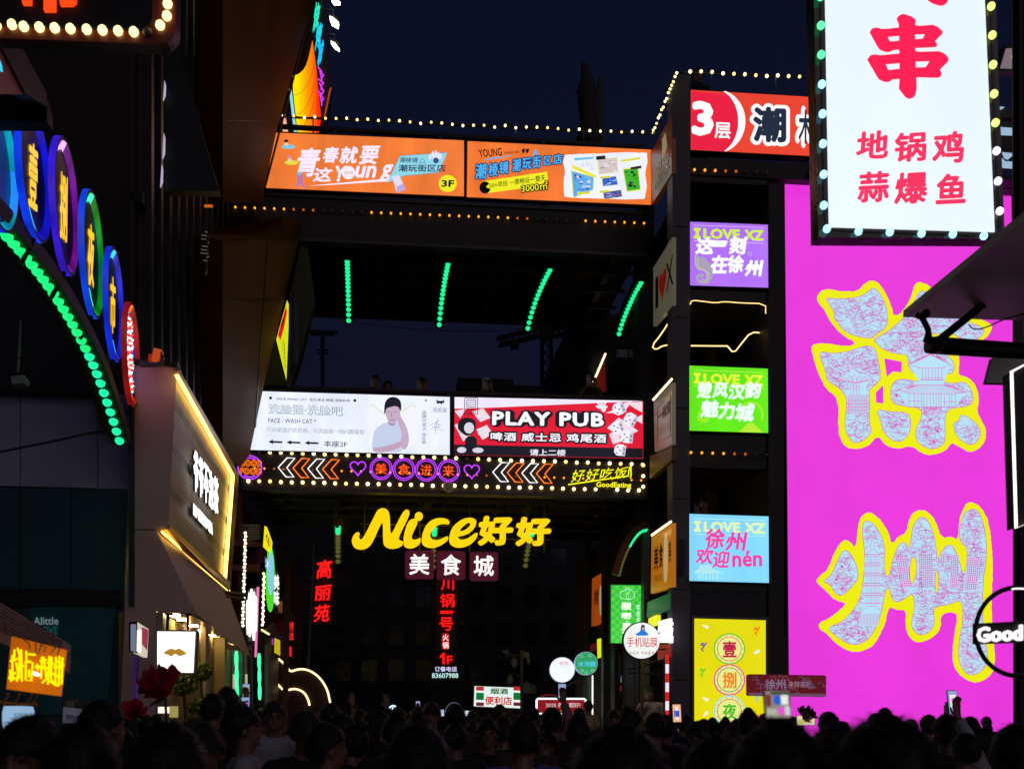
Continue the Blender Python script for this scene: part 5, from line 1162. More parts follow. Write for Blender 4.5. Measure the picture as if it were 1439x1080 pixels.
# cloud shaped neon board
PC = PY(27.5)
t = thing('cloud_sign', PC.pt(420, 1003), 'dark red cloud-shaped board outlined twice in cream neon', 'neon sign')
o_ = chaikin([(376, 919), (386, 921), (396, 928), (404, 937), (408, 943), (420, 938.5), (434, 940), (449, 950), (460, 967), (464, 986)], 2, False)
i_ = chaikin([(376, 951), (386, 955), (396, 967), (402, 969), (415, 966), (427, 971), (433, 981), (435, 990)], 2, False)
MB().prism(PC, o_ + [(464, 1010), (376, 1010)], -.15, 0).obj('board', matte('wine_red', (.04, .006, .008), .5), t)
for L in (o_, i_): MB().tube([PC.pt(u, v, .05) for u, v in L], .028, 6).obj('tube', E('#ffe6aa', 1.8), t)
# brown post with a cranked head
PPo = PY(24.5); M_TAN = matte('tan_post', (.12, .06, .015), .6)
t = thing('cranked_post', PPo.pt(399, 1003), 'brown cranked post standing before the cloud sign', 'post')
MB().prism(PPo, [(388, 736), (395, 736), (395, 765), (405, 771), (408.5, 778), (402.5, 1080), (395, 1080), (401, 781), (398, 777), (388, 769)], -.12, 0).obj('shaft', M_TAN, t)
# shop signs along the left wall beyond the bridge, on planes parallel to the street
PSg = PX(XL + .05); PSg2 = PX(XL + .45)
Z7b = lambda L: zm(L, 320, 720, 3.857)
lf = thing('left_shop_row', PSg.pt(360, 1003), 'row of dark shopfronts on the left under the footbridge', 'shop')
MB().box(XL - 3, XL, 20.3, 34, 0, lz0 - .05).obj('wall', matte('maroon_wall', (.05, .012, .012), .6), lf)
MB().prism(PSg, Q(336, 690, 341, 930), 0, .06).obj('corner_post', matte('red_post', (.12, .01, .01), .5), lf)
for k in range(6): MB().prism(PSg2, [(349, 736 + k * 4), (366, 736 + k * 3.6), (366, 738.5 + k * 3.6), (349, 738.8 + k * 4)], -.1, 0).obj('louvre', matte('louvre_grey', (.25, .27, .24), .5), lf)
for L, nm in (([(346, 758), (368, 762), (368, 768), (346, 766)], 'beam'), ([(346, 793), (372, 790), (376, 803), (346, 800)], 'beam'), ([(367, 770), (376, 778), (375, 806), (366, 800)], 'beam')):
    MB().prism(PSg2, L, -.3, .01).obj(nm, matte('red_beam', (.15, .015, .02), .5), lf)
bulbs('string_light', [PSg2.pt(344.6 - 4 * i / 27 + (i % 2) * .9, 748 + 130 * i / 27, .05) for i in range(28)], .024, E('#fff0c8', 2.2, 0, False), 'vertical string of white bulbs right of the gold trimmed sign wall')
bulbs('string_light', [PSg2.pt(370.6 - 2 * i / 18 + (i % 2), 805 + 72 * i / 18, .1) for i in range(19)], .024, E('#fff0c8', 2.2, 0, False), 'short vertical string of white bulbs beside the green oval sign')
def wsign(label, L, c, s=1.1, pl=PSg2, d=.08, sm=0, name='wall_sign', o=.02):
    c0 = pl.pt(*L[0]); t = thing(name, c0, label, 'sign')
    big = [(x + (1.2 if x > sum(p[0] for p in L) / len(L) else -1.2), y + (1.5 if y > sum(p[1] for p in L) / len(L) else -1.5)) for x, y in L]
    MB().prism(pl, big, -d, 0).obj('housing', M_BLACK, t)
    MB().prism(pl, chaikin(L, sm) if sm else L, .001, o).obj('face', E(c, s, 0, True), t); return t
t = wsign('yellow letter sign, highest in the left row under the bridge', Z7b([(205, 70), (215, 80), (243, 160), (236, 222), (197, 182)]), '#f0dc14')
text(PSg2, '牛', Z7b([(207, 95), (238, 165), (232, 205), (203, 165)]), M_INK, t, off=.024, bold=.01)
t = wsign('narrow blue-white lettered sign below the yellow one in the left row', Z7b([(203, 232), (226, 262), (222, 322), (203, 296)]), '#283c64', .8); text(PSg2, '汤', Z7b([(205, 240), (224, 268), (221, 316), (205, 292)]), E('#d2f0ff', 1.2), t, off=.024, bold=.04)
t = wsign('green oval sign with white and blue inner ring in the left row', ell(380.5, 813, 6, 46, 24), '#46dc28', 1.0); MB().prism(PSg2, ell(381, 805, 4, 30, 20), .022, .03).obj('inner_oval', E('#8cc8e6', 1), t)
t = wsign('white lettered sign column right of the green oval sign', Z7b([(248, 305), (270, 320), (285, 360), (275, 515), (243, 490)]), '#32383c', .7)
vtext(PSg2, '美味', 384.5, 806, 392.5, 850, E('#f0fff0', 1.2), t, off=.024, bold=.05)
t = wsign('small brown patterned sign at the foot of the white lettered sign', Z7b([(278, 470), (298, 480), (295, 540), (278, 530)]), '#784614', .7)
t = thing('channel_letters', PSg.pt(352, 896), 'overexposed white channel letters seen edge-on beside the tea shop', 'sign')
for k, (x, y0, y1) in enumerate(((116, 470, 660), (126, 430, 670), (136, 410, 650), (147, 425, 690), (157, 450, 640))):
    MB().prism(PSg2, Z7b([(x - 3, y0 + 30), (x, y0), (x + 3, y0 + 20), (x + 3, y1 - 40), (x + 1, y1), (x - 3, y1 - 60)]), .02, .06).obj('letter', E('#fffdf6', 1.3, 0, True), t)
MB().prism(PSg2, Z7b([(106, 560), (112, 420), (168, 400), (164, 690), (110, 760)]), -.1, 0).obj('housing', M_BLACK, t)
wsign('thin vertical light strip fading from orange to violet in the left row', Z7b([(163, 400), (171, 400), (158, 780), (151, 780)]), '#e678b4', 1.0)
t = thing('slatted_awning', PSg2.pt(380, 890), 'small slatted awning with lit edge under the left row of signs', 'awning')
for k in range(5): MB().tube([PSg2.pt(*Z7b([(190 + k * 8, 640 - k * 6)])[0]), PSg2.pt(*Z7b([(290 - k * 10, 672 - k * 18)])[0])], .014, 5).obj('slat', matte('slat_cream', (.4, .36, .22), .5), t)
MB().tube([PSg2.pt(368, 884, .05), PSg2.pt(378, 890, .05)], .02, 5).obj('light_strip', E('#ffe6a0', 1.4), t)
for lab, x0, y0, x1, y1, c in (('tiny violet sign under the slatted awning', 231, 668, 246, 708, '#a046f0'), ('small yellow sign under the slatted awning', 252, 675, 284, 765, '#c8b41e'), ('small solid red sign right of the cranked post', 317, 712, 347, 772, '#f01e1e')):
    wsign(lab, Z7b([(x0, y0), (x1, y0 + 14), (x1, y1 + 8), (x0, y1 - 10)]), c, .9, pl=PY(26 if x0 < 300 else 29))
P29 = PY(29); t = wsign('dark sign with two columns of red characters above the red sign', Z7b([(322, 500), (356, 545), (356, 700), (318, 690)]), '#1e0608', .6, pl=P29)
for u0 in (405.5, 409.3): vtext(P29, '烤鱼', u0, 872, u0 + 3.2, 899, E('#ff2828', 1.2), t, off=.03, bold=.03)
pst = MB(); pst.prism(PY(21.5), Q(372, 905, 377, 1080), -.15, 0); pst.obj('shop_post', matte('pale_post', (.35, .33, .3), .5), None, label='pale vertical post with lit spots left of the cloud sign', cat='post')
MB().prism(PY(21.4), Q(352, 905, 371, 1080), -.2, 0).obj('shop_wall_panel', M_BLACK, None, label='black wall panel between the tea shop and the cloud sign', cat='wall')

# convenience sign, camera pole, 2025 banner, low front lights
P30 = PY(30)
t = signbox('shop_sign', P30, [(667, 963), (733, 965.5), (733, 994), (666, 991)], .15, E('#e6f5f0', 1.0, .05, True), 'white 烟酒便利店 shop sign with red and green blocks behind the camera pole', 'sign', frame=1, housing=matte('sign_grey', (.4, .4, .38), .4))
for (u0, u1) in ((669, 680), (721.5, 731.5)):
    for v0, v1, c in ((963.5, 969, '#c82832'), (972, 982, '#0a7832'), (985.5, 990.5, '#781432')): MB().prism(P30, Q(u0, v0, u1, v1, .03), .0125, .016).obj('printed_block', E(c, .9), t)
text(P30, '烟酒', Q(689, 965.5, 714, 974, .02), E('#0a6432'), t, bold=.05); text(P30, '便利店', Q(681.5, 977, 719.5, 989, .02), E('#c81e1e'), t, bold=.05)
PPl = PY(27)
M_CP = matte('pole_steel', (.16, .17, .18), .45, .3)
t = thing('camera_pole', PPl.pt(733, 1003) * 1, 'grey steel street pole with several cameras and boxes', 'camera pole')
MB().tube([PPl.pt(734, 1003, 0) - Vector((0, 0, 1.62)), PPl.pt(733, 912)], .045, 10).obj('pole', M_CP, t)
MB().tube([PPl.pt(733, 919), PPl.pt(710, 920)], .03, 6).obj('arm', M_CP, t)
MB().tube([PPl.pt(733, 950), PPl.pt(724, 945), PPl.pt(717, 945), PPl.pt(716, 949)], .02, 6).obj('arm', M_CP, t)
for (u, v, r) in ((722.5, 929, .085), (716.5, 953, .085)):
    V_, F_ = lathe([(.02, .12), (r * .8, .08), (r, 0), (r, -.06), (r * .7, -.12), (r * .2, -.15)], PPl.pt(u, v), (0, 0, 1), 14); mk('dome_camera', V_, F_, matte('dome_grey', (.3, .31, .3), .35), t, smooth=True)
MB().prism(PPl, [(706, 912.5), (714, 911.5), (715, 916.5), (708, 916)], -.15, 0).obj('box_camera', M_CP, t)
MB().prism(PPl, [(735.5, 914.5), (743.5, 915), (744, 922.5), (736.5, 922)], -.1, 0).obj('flash_unit', matte('flash_beige', (.38, .38, .22), .5), t)
MB().prism(PPl, [(740, 923), (744.5, 924), (745, 932), (741, 931)], -.1, 0).obj('flash_unit', matte('flash_beige', (.38, .38, .22), .5), t)
MB().prism(PPl, [(736, 959), (741, 956.5), (744.5, 959), (744.5, 973), (736, 973)], -.15, 0).obj('control_box', matte('box_pale', (.26, .27, .27), .5), t)
MB().prism(PPl, [(745, 960), (753.5, 961), (753.5, 973), (745, 973)], -.15, -.02).obj('control_box', M_CP, t)
P26 = PY(24.8)
t = thing('street_banner', P26.pt(790, 1003), 'dark red banner reading 2025 with a glowing white outline', 'sign')
R_ = rrect(754, 980.5, 823, 1001.5, 3, 4, .003)
MB().prism(P26, R_, -.1, 0).obj('board', E('#8c0f1e', .9, .1), t); MB().tube([P26.pt(u, v, .04) for u, v in R_], .022, 6, True).obj('tube', E('#e6fff5', 1.8), t)
text(P26, '2025 蛇么都好!', Q(767, 986, 815.5, 993), E('#f0d8d8'), t, bold=.0); text(P26, '徐州欢迎', Q(783, 996.5, 796, 999.5), E('#b4c800'), t, bold=.03)
MB().ribbon(P26, ell(772, 983, 16, 8, 14, PI, 2 * PI), 1.2, -.15).obj('red_hoop', E('#8c1420', .8), t)
P36 = PY(36)
t = thing('ring_sign', P36.pt(552, 1003), 'small round white lit logo low in the far crowd', 'sign')
MB().prism(P36, [ell(552.5, 996, 6.6, 6.8, 20), ell(552.5, 996, 4.3, 4.6, 16)], 0, .1).obj('ring', E('#dcf5ff', 1.2), t); MB().prism(P36, ell(552.5, 996, 2, 4, 10), 0, .1).obj('centre', E('#dcf5ff', 1.2), t)
t = thing('counter_light', P36.pt(585, 1006), 'warm yellow glow bar over a far stall counter', 'lamp'); MB().tube([P36.pt(576, 1001), P36.pt(590, 1000), P36.pt(597, 1001)], .04, 6).obj('tube', E('#ffc832', 1.5), t)
t = thing('shop_sign', P36.pt(655, 1006), 'small white lit shop name low in the far crowd', 'sign'); text(P36, '书店', Q(652, 997, 666, 1005), E('#dcf0ff', 1.2), t, off=.02, depth=.05, bold=.03); MB().prism(P36, Q(619, 996, 624, 1005), 0, .05).obj('panel', E('#c8dcff', .9), t)
MB().ribbon(P36, ell(638, 1000, 12, 14, 18, PI, 2 * PI), .8, 0).obj('arc', E('#8c9ab4', .5), t)

# ---------------------------------------------------------------- right shops under and beyond the bridge
rw = thing('right_shop_row', (XR, YB, 0), 'right wall of the passage with shopfronts under the footbridges', 'shop')
M_GRN = matte('green_pillar', (.025, .05, .045), .5)
MB().box(XR + .02, XR + 3, YT + 3.1, YB + 8.5, 0, lz0 - .05).obj('wall', matte('brown_wall_r', (.04, .028, .02), .6), rw)
MB().box(XR + .9, XR + 3, YT + .36, YT + 2.59, 0, 3.0).obj('inner_wall', matte('olive_wall_r', (.03, .03, .018), .6), rw)
for (u0, u1, Y_) in ((848, 858, 23), (822, 830, 26), (905, 913, YB + .2)):
    P_ = PY(Y_); MB().box(P_.pt(u0, 900).x, P_.pt(u1, 900).x, Y_, Y_ + .25, 0, P_.pt(u0, 735).z).obj('pillar', M_GRN if u0 < 900 else M_TOW, rw)
P_ = PY(22.9); MB().box(P_.pt(864.5, 900).x, P_.pt(868.5, 900).x, 22.9, 23, 0, P_.pt(865, 895).z).obj('pillar', M_BRN, rw)
P_ = PY(25.8); MB().box(P_.pt(839.5, 900).x, P_.pt(845.5, 900).x, 25.8, 25.95, 0, P_.pt(840, 918).z).obj('pillar', matte('orange_pillar', (.3, .08, .01), .5), rw)
MB().prism(PY(25.9), Q(832.5, 948, 837.5, 1080), -.05, 0).obj('light_strip', E('#fff4d2', 3.5, 0, True), rw)
MB().box(XR - 1.15, XR + .015, YB - .6, YB + 7, 0, .38).obj('step_platform', M_DARK, rw)
# upper side wall of the tower
MB().box(XR + .0, XR + .12, YT + .4, YB - .01, tz(880), tz(845)).obj('transom', M_GRN, rw) if False else None
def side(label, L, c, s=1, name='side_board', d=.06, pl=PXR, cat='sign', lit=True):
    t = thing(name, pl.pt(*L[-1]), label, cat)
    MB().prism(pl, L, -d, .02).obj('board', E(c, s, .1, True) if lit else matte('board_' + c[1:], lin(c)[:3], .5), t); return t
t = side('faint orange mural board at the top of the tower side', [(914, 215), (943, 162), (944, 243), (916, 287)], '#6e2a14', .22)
text(PXR, '潮棱', [(919, 235), (940, 200), (940, 235), (919, 268)], E('#8c5a3c', .3), t, off=.03, bold=.02)
MB().prism(PXR, [(930, 196), (935, 186), (938, 210), (931, 222)], .021, .024).obj('printed_spot', E('#b4a078', .5), t)
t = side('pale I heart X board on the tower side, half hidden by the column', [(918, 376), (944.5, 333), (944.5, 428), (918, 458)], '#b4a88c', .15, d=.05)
text(PXR, 'I', [(921, 392), (925, 386), (925, 430), (921, 435)], M_INK, t, off=.024, bold=.02)
text(PXR, 'X', [(936, 372), (946, 356), (946, 398), (936, 411)], M_INK, t, off=.024, bold=.02)
hp = heart(931, 398, 5.2); MB().prism(PXR, [(931 + (x - 931), 398 + (y - 398) * 4.6 - (x - 931) * 1.5) for x, y in hp], .021, .024).obj('printed_heart', E('#96140f', .4), t)
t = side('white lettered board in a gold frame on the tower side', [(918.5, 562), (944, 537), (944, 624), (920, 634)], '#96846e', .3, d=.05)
mb = MB(); mb.ribbon(PXR, [(924, 572), (942, 553), (942, 612), (924, 622)], .8, .024, True); mb.obj('printed_border', M_INK, t)
text(PXR, '一碗爱', [(925, 578), (942, 560), (942, 578), (925, 594)], M_INK, t, off=.024, bold=.03); text(PXR, '招商入驻', [(926, 600), (941, 590), (941, 602), (926, 612)], E('#504638', .8), t, off=.024, bold=.01)
MB().prism(PXR, [(913, 640), (944, 628), (944, 645), (913, 672)], -.05, .05).obj('gold_sill', matte('gold_wood', (.25, .13, .02), .5), t)
for nm, a, b in (('above the white lettered board', (918, 561), (944, 532)), ('above the orange cartoon food board', (916, 751), (943, 732))):
    t = thing('strip_lamp', PXR.pt(*a), 'warm strip lamp ' + nm + ' on the tower side', 'lamp'); MB().tube([PXR.pt(*a, .15), PXR.pt(*b, .15)], .018, 6).obj('tube', E('#ffe9b4', 3.0, 0, True), t)
    MB().tube([PXR.pt(a[0], a[1] - 2, .12), PXR.pt(b[0], b[1] - 2, .12)], .03, 5).obj('hood', M_BRN, t)
t = side('orange cartoon food board 美食 on the tower side', [(915.5, 752), (943.5, 734), (943.5, 824), (914.5, 833)], '#c87814', .62)
for ch, v in (('美', 768), ('食', 786)): pass
text(PXR, '美', [(919, 768), (925, 764), (925, 800), (919, 800)], M_INK, t, off=.024, bold=.04); text(PXR, '食', [(926, 763), (931.5, 759), (931.5, 797), (926, 798)], M_INK, t, off=.024, bold=.04)
MB().prism(PXR, chaikin([(934, 750), (937, 747), (938, 770), (938, 800), (936, 818), (933, 816), (932, 790), (933, 765)], 1), .021, .025).obj('printed_figure', E('#c8aa78', .8), t); text(PXR, '美', [(939.5, 760), (943, 756), (943, 788), (939.5, 790)], M_INK, t, off=.024, bold=.04)
text(PXR, 'FOOD', [(920, 809), (931, 806), (931, 814), (920, 817)], E('#503c1e', .6), t, off=.024, bold=.02)
t = side('green fascia board under the orange food board', [(910, 845), (942, 832), (942, 855), (908, 867)], '#1e5a3c', .35)
t = side('small yellow lit box below the green fascia', [(911, 868), (922.5, 863), (922.5, 877), (911, 880)], '#e6e614', 1.0)
t = thing('channel_letters', PXR.pt(925, 905), 'white glowing channel letters over the shop at the tower foot', 'sign')
for i in range(4): 
    text(PXR, '粥铺小吃'[i], [(924.5 + i * 4.3, 872 - i * 1.2), (928.5 + i * 4.3, 870.8 - i * 1.2), (928.5 + i * 4.3, 902 + i * .2), (924.5 + i * 4.3, 901.5)], E('#fff6fa', 1.5, 0, True), t, off=.06, depth=.06, bold=.05, name='character')
MB().prism(PXR, [(924, 905), (942, 904), (942, 922), (924, 926)], -.05, .03).obj('red_fascia', E('#a02814', .5), t)
t = signbox('strip_sign', PY(YT - .05), [(935, 918), (940.3, 917), (940.3, 1030), (935, 1030)], .1, E('#c81e14', 1.0, 0, True), 'narrow red and white vertical strip sign against the tower column', 'sign', frame=.6)
PYs = PY(YT - .05)
for k in range(4): MB().prism(PYs, Q(935.2, 932 + k * 26, 940, 945 + k * 26), .0125, .015).obj('white_band', E('#f5e6f5'), t)
lp_ = thing('shop_lamp', (XR - .4, 18.8, 2.86), 'warm tube lamp over the step, hidden behind the largest round sign', 'lamp')
MB().tube([(XR - .62, 18.8, 2.86), (XR - .3, 18.8, 2.86)], .025, 8).obj('tube', E('#ffe2b0', 60, 0, True), lp_)
MB().box(XR - .65, XR - .28, 18.76, 18.84, 2.89, 2.92).obj('hood', M_DARK, lp_)
# rope lights on the landings
RPm = E('#ffcf82', 2.0, 0, True)
def rope(label, P_, L, r=.012, k=1):
    return MB().tube([P_.pt(u, v, .02) for u, v in chaikin(L, k, False)], r, 5).obj('rope_light', RPm, None, label=label, cat='rope light')
rope('thin warm rope light along the landing edge under the purple screen', PT, [(970, 427), (972, 421), (990, 423), (1005, 425), (1018, 423), (1040, 425), (1076, 426), (1076, 440)], .008)
rope('warm rope light sagging between posts above the green screen', PY(YT + .5), [(971, 485), (1020, 485.5), (1022, 485), (1031, 496), (1042, 482), (1055, 466), (1072, 467), (1077, 470)])
rope('warm rope light on the open bay left of the grey column', PY(YT + 1.0), [(944, 445), (930, 468), (915.5, 486), (922, 491), (931, 485), (944, 484)])
# green blade sign, round signs
PG1 = PY(20.6)
t = signbox('blade_sign', PG1, [(859, 821), (903, 821.5), (902, 903), (858.5, 902)], .14, E('#28c846', 1.0, .1, True), 'green checked vertical blade sign 酸嘢 on the right wall', 'sign', housing=matte('green_edge', (.1, .3, .12), .4))
mb = MB()
for i in range(8):
    for j in range(15):
        if (i + j) % 2: mb.prism(PG1, Q(859.2 + i * 5.4, 822 + j * 5.35, 859.2 + (i + 1) * 5.4, 822 + (j + 1) * 5.35), 0, .0128, flat=True)
mb.obj('printed_checks', E('#5ad246', 1.0), t)
mb = MB(); mb.ribbon(PG1, chaikin([(871, 838), (872, 831), (877, 829), (882, 823), (888, 829), (892, 832), (892, 839), (885, 841), (878, 841)], 2), .7, .016, True); mb.ribbon(PG1, ell(882, 830, 3, n=10), .6, .016, True); mb.ribbon(PG1, ell(882, 837, 2, 3.4, 10), .5, .016, True); mb.obj('printed_logo', E('#c8ffdc', 1.05), t)
for ch, v0, v1 in (('酸', 845, 856), ('嘢', 860, 869), ('果', 874, 890)): text(PG1, ch, Q(873.5, v0, 887.5, v1), E('#fafff0', 1.05), t, bold=.05)
MB().prism(PG1, ell(881, 872, 1, n=8), .013, .016).obj('printed_dot', WH, t)
vtext(PG1, '零辣是味', 894, 848, 899.5, 884, E('#c8f5d2'), t, bold=.02)
def roundsign(label, P_, u, v, r, c, rim, s=1.0):
    p = P_.pt(u, v); R = r * (p - CAM).dot(Vector((math.sin(TH), math.cos(TH), 0))) / F
    t = thing('round_sign', p - Vector((0, 0, R)), label, 'sign', 'round lit projecting signs')
    V_, F_ = lathe([(R * 1.02, 0), (R * 1.06, .02), (R * 1.06, .12), (R * 1.02, .14)], p, (0, 1, 0), 36); mk('rim', V_, F_, rim, t)
    MB().prism(P_, ell(u, v, r, r, 36), .001, .014).obj('face', E(c, s, .06, True), t); return t, R
PR1 = PY(18.6)
t, R = roundsign('round white 手机贴膜 sign, largest of the round signs', PR1, 902, 899, 25.2, '#eef2ee', M_INK)
text(PR1, '手机贴膜', Q(881, 894, 924, 908, .005), E('#c83250'), t, off=.018, bold=.01); text(PR1, '手机壳  手机配件', Q(884, 914, 920, 919), E('#96643c'), t, off=.018, bold=.0)
MB().prism(PR1, chaikin([(892.5, 892), (894, 889), (900, 886), (901, 879), (903.5, 877), (906, 879), (906.5, 886), (910, 888), (912, 892)], 1), .0145, .017).obj('printed_figure', E('#1e78d2'), t)
MB().prism(PR1, ell(903.5, 880.5, 2.8, 4, 12), .0172, .019).obj('printed_head', E('#142032'), t); MB().prism(PR1, ell(903.8, 882, 1.5, 2.2, 10), .0192, .02).obj('printed_face', E('#c8b4a0'), t)
MB().tube([PR1.pt(883, 940, -.05), PR1.pt(934, 925, -.05)], .02, 5).obj('bracket', M_DARK, t); MB().tube([PR1.pt(883, 944, -.05), PR1.pt(934, 946, -.05)], .02, 5).obj('bracket', M_DARK, t)
MB().tube([PR1.pt(902, 925, -.05), PR1.pt(902, 1003, -.05) - Vector((0, 0, 1.6))], .03, 6).obj('post', matte('ochre_post', (.2, .15, .03), .5), t)
for v in (888, 911): MB().tube([PR1.pt(926, v, -.05), PR1.pt(942, v, -.05)], .018, 5).obj('bracket', M_DARK, t)
P25 = PY(24.5)
t, R = roundsign('plain round white sign hanging left of the green round sign', P25, 790, 940, 17.5, '#ecf0fa', matte('rim_white', (.5, .5, .5), .4), 1.1)
text(P25, '壹捌', Q(786, 928, 798, 932.5), E('#c86478'), t, off=.018, bold=.0); mb = MB(); mb.ribbon(P25, chaikin([(786, 934), (795, 936), (800, 930), (801, 941), (793, 942)], 1, False), .4, .018); mb.obj('printed_swoosh', E('#a0a0b4'), t)
MB().tube([P25.pt(797, 962, -.05), P25.pt(832, 945, -.05)], .025, 5).obj('bracket', M_DARK, t)
P24 = PY(24.2)
t, R = roundsign('round green 冰汤圆 sign with pale blue rim', P24, 824, 931, 15.6, '#32a064', E('#8cb4d2', .8))
text(P24, '冰汤圆', Q(812, 928, 837, 935.5), E('#5ad2f0'), t, off=.018, bold=.03); mb = MB()
for (a, b) in ((817, 921), (829, 920), (833, 941), (818, 941), (824, 944)): mb.ribbon(P24, ell(a, b, 2.2, 1.8, 8), .5, .018, True)
mb.obj('printed_ornament', E('#b4e6c8'), t)
# posters beside the pillars
P22 = PY(22.6)
t = signbox('poster', P22, [(869, 918), (901, 918), (901, 976), (870, 976)], .05, E('#0c1216', .6), 'dark poster with a pale woman in white and a red 78', 'poster', frame=.5)
MB().prism(P22, chaikin([(872, 960), (873, 946), (879, 940), (887, 940), (893, 948), (894, 960)], 1), .0125, .015).obj('printed_dress', E('#8ca0aa', .8), t); MB().prism(P22, ell(882.5, 932, 4.5, 6.5, 14), .0152, .017).obj('printed_face', E('#78706e', .8), t); MB().prism(P22, ell(885, 927, 7, 6, 14), .0142, .0148).obj('printed_hair', M_INK, t)
MB().prism(P22, Q(893, 948, 901, 962), .0125, .015).obj('printed_block', E('#8c8c9a', .7), t); MB().prism(P22, Q(872, 963, 901, 969), .0125, .0155).obj('printed_band', E('#a01e28', .8), t)
text(P22, '78', Q(884, 959, 901, 969), E('#c82832', 1), t, off=.02, bold=.09); text(P22, '78', Q(885, 960, 900, 968), E('#e8e8e8', 1), t, off=.024, bold=.02); text(P22, '本店人气套餐', Q(878, 971, 901, 973.5), E('#b4b4b4', .8), t, bold=.0)
t = signbox('poster', P22, [(876, 980), (901, 981), (901, 1000), (876, 1000)], .05, E('#96141e', .8), 'small red poster with a grey figure under the 78 poster', 'poster', frame=.5)
MB().prism(P22, ell(883.5, 988, 3, 4, 12), .0125, .015).obj('printed_face', E('#96a0a8', .8), t); MB().prism(P22, [(878, 1000), (880, 993), (887, 993), (890, 1000)], .0125, .0148).obj('printed_coat', E('#46505a', .8), t)
t = thing('side_board', PX(XR).pt(832, 880), 'small orange figure board on the far right wall', 'sign')
PXq = PX(XR - .05)
MB().prism(PXq, [(832, 812), (847.5, 803), (847.5, 873), (831, 879)], -.05, .02).obj('board', E('#b4500f', .6, .1), t); text(PXq, '美食', [(835, 828), (841, 824), (841, 848), (835, 850)], M_INK, t, off=.024, bold=.05); MB().prism(PXq, ell(844, 843, 1.6, 22, 12), .021, .024).obj('printed_figure', E('#b4aa96', .7), t)
wsign('small yellow lit sign on the far right wall', [(839, 897), (847, 895), (847, 921), (839.5, 924)], '#dce614', 1.0, pl=PXq)
wsign('dark red shop sign above the far right doorway', [(829, 905), (838, 902), (838, 912), (829, 915)], '#5a1414', .6, pl=PXq)

# ---------------------------------------------------------------- things above and behind
rbk = thing('rear_block', (XR, YB + 4, 0), 'dark block behind the footbridges on the right with a slim red sign', 'building')
MB().box(XR - .75, XR + 4, YB + 4.1, YB + 9, lz1, PY(YB + 4).pt(840, 438).z).obj('wall', matte('rear_dark', (.014, .014, .018), .7), rbk)
P24b = PY(YB + 4.05)
MB().prism(P24b, Q(826, 438, 830, 640), 0, .06).obj('corner_trim', M_STEEL, rbk)
MB().prism(P24b, [(834, 540), (850, 506), (852, 548), (834, 552)], 0, .08).obj('red_board', E('#641410', .6), rbk); MB().tube([P24b.pt(834, 536, .1), P24b.pt(851, 496, .1)], .025, 5).obj('strip_lamp', E('#ffe4b4', 2, 0, True), rbk)
text(P24b, '潮玩街区', Q(865, 490, 935, 502), E('#23262c', .7), rbk, off=.01, bold=.02)
# wrapped parasol on the bridge roof
PZ = PY(YB + 2.5); M_CLOTH = matte('wrapped_cloth', (.05, .048, .045), .9, 0, .3, 4)
t = thing('folded_parasol', PZ.pt(828, 210), 'tall folded parasol wrapped in dark cloth on the roof of the upper footbridge', 'parasol')
prof = [(88, 3), (92, 5), (96, 5), (110, 9), (125, 13), (130, 15), (133, 13), (145, 12), (165, 11), (180, 12), (195, 16), (206, 18)]
V = []; Fc = []; k = 14
for (v, r) in prof:
    c_ = PZ.pt(825 - (4 if v < 110 else 0) + (2 if v > 150 else 0), v); R_ = r * 22.5 / F
    for q in range(k): a = q * 2 * PI / k; rr_ = R_ * (1 + .13 * math.sin(q * 3.1 + v * .03)); V.append(c_ + Vector((math.cos(a) * rr_, math.sin(a) * rr_, 0)))
for i in range(len(prof) - 1):
    for q in range(k): Fc.append([i * k + q, i * k + (q + 1) % k, (i + 1) * k + (q + 1) % k, (i + 1) * k + q])
Fc += [list(range(k)), [(len(prof) - 1) * k + q for q in range(k)]]
mk('cover', V, Fc, M_CLOTH, t, smooth=True)
MB().prism(PZ, Q(841, 107, 848.5, 206), -.1, 0).obj('side_post', M_BLACK, t)
# light mast, crane, roof, tower silhouettes
M_SIL = matte('silhouette_steel', (.004, .004, .005), .8)
Pm = PY(60); t = thing('light_mast', Pm.pt(453, 1003), 'tall floodlight mast with two cross bars against the night sky', 'mast')
MB().tube([Pm.pt(453.5, 1003) - Vector((0, 0, 1.6)), Pm.pt(453.5, 468)], [.13, .1], 8).obj('pole', M_SIL, t)
for v, a, b, w_ in ((466, 434, 472, .09), (469.5, 437, 470, .06), (491, 445, 462, .05), (495.5, 446, 462, .05)): MB().tube([Pm.pt(a, v), Pm.pt(b, v)], w_, 5).obj('cross_bar', M_SIL, t)
for k in range(7): MB().box(Pm.pt(435 + k * 6, 466).x, Pm.pt(438 + k * 6, 466).x, 59.9, 60.1, Pm.pt(440, 466).z, Pm.pt(440, 463.5).z).obj('lamp_head', M_SIL, t)
Pc = PY(150); t = thing('tower_crane', Pc.pt(770, 1003), 'tower crane silhouette with a long jib behind the footbridge', 'crane')
def lattice(a, b, w, n, r, mb):
    a = Vector(a); b = Vector(b); d = (b - a).normalized(); s_ = d.cross(Vector((0, 1, 0))).normalized() * w / 2; f = Vector((0, w / 2, 0))
    C_ = [s_ + f, s_ - f, -s_ - f, -s_ + f]
    for c_ in C_: mb.tube([a + c_, b + c_], r, 4)
    for i in range(n):
        p, q = a.lerp(b, i / n), a.lerp(b, (i + 1) / n)
        for j in range(4): mb.tube([p + C_[j], q + C_[(j + 1) % 4]], r * .6, 3)
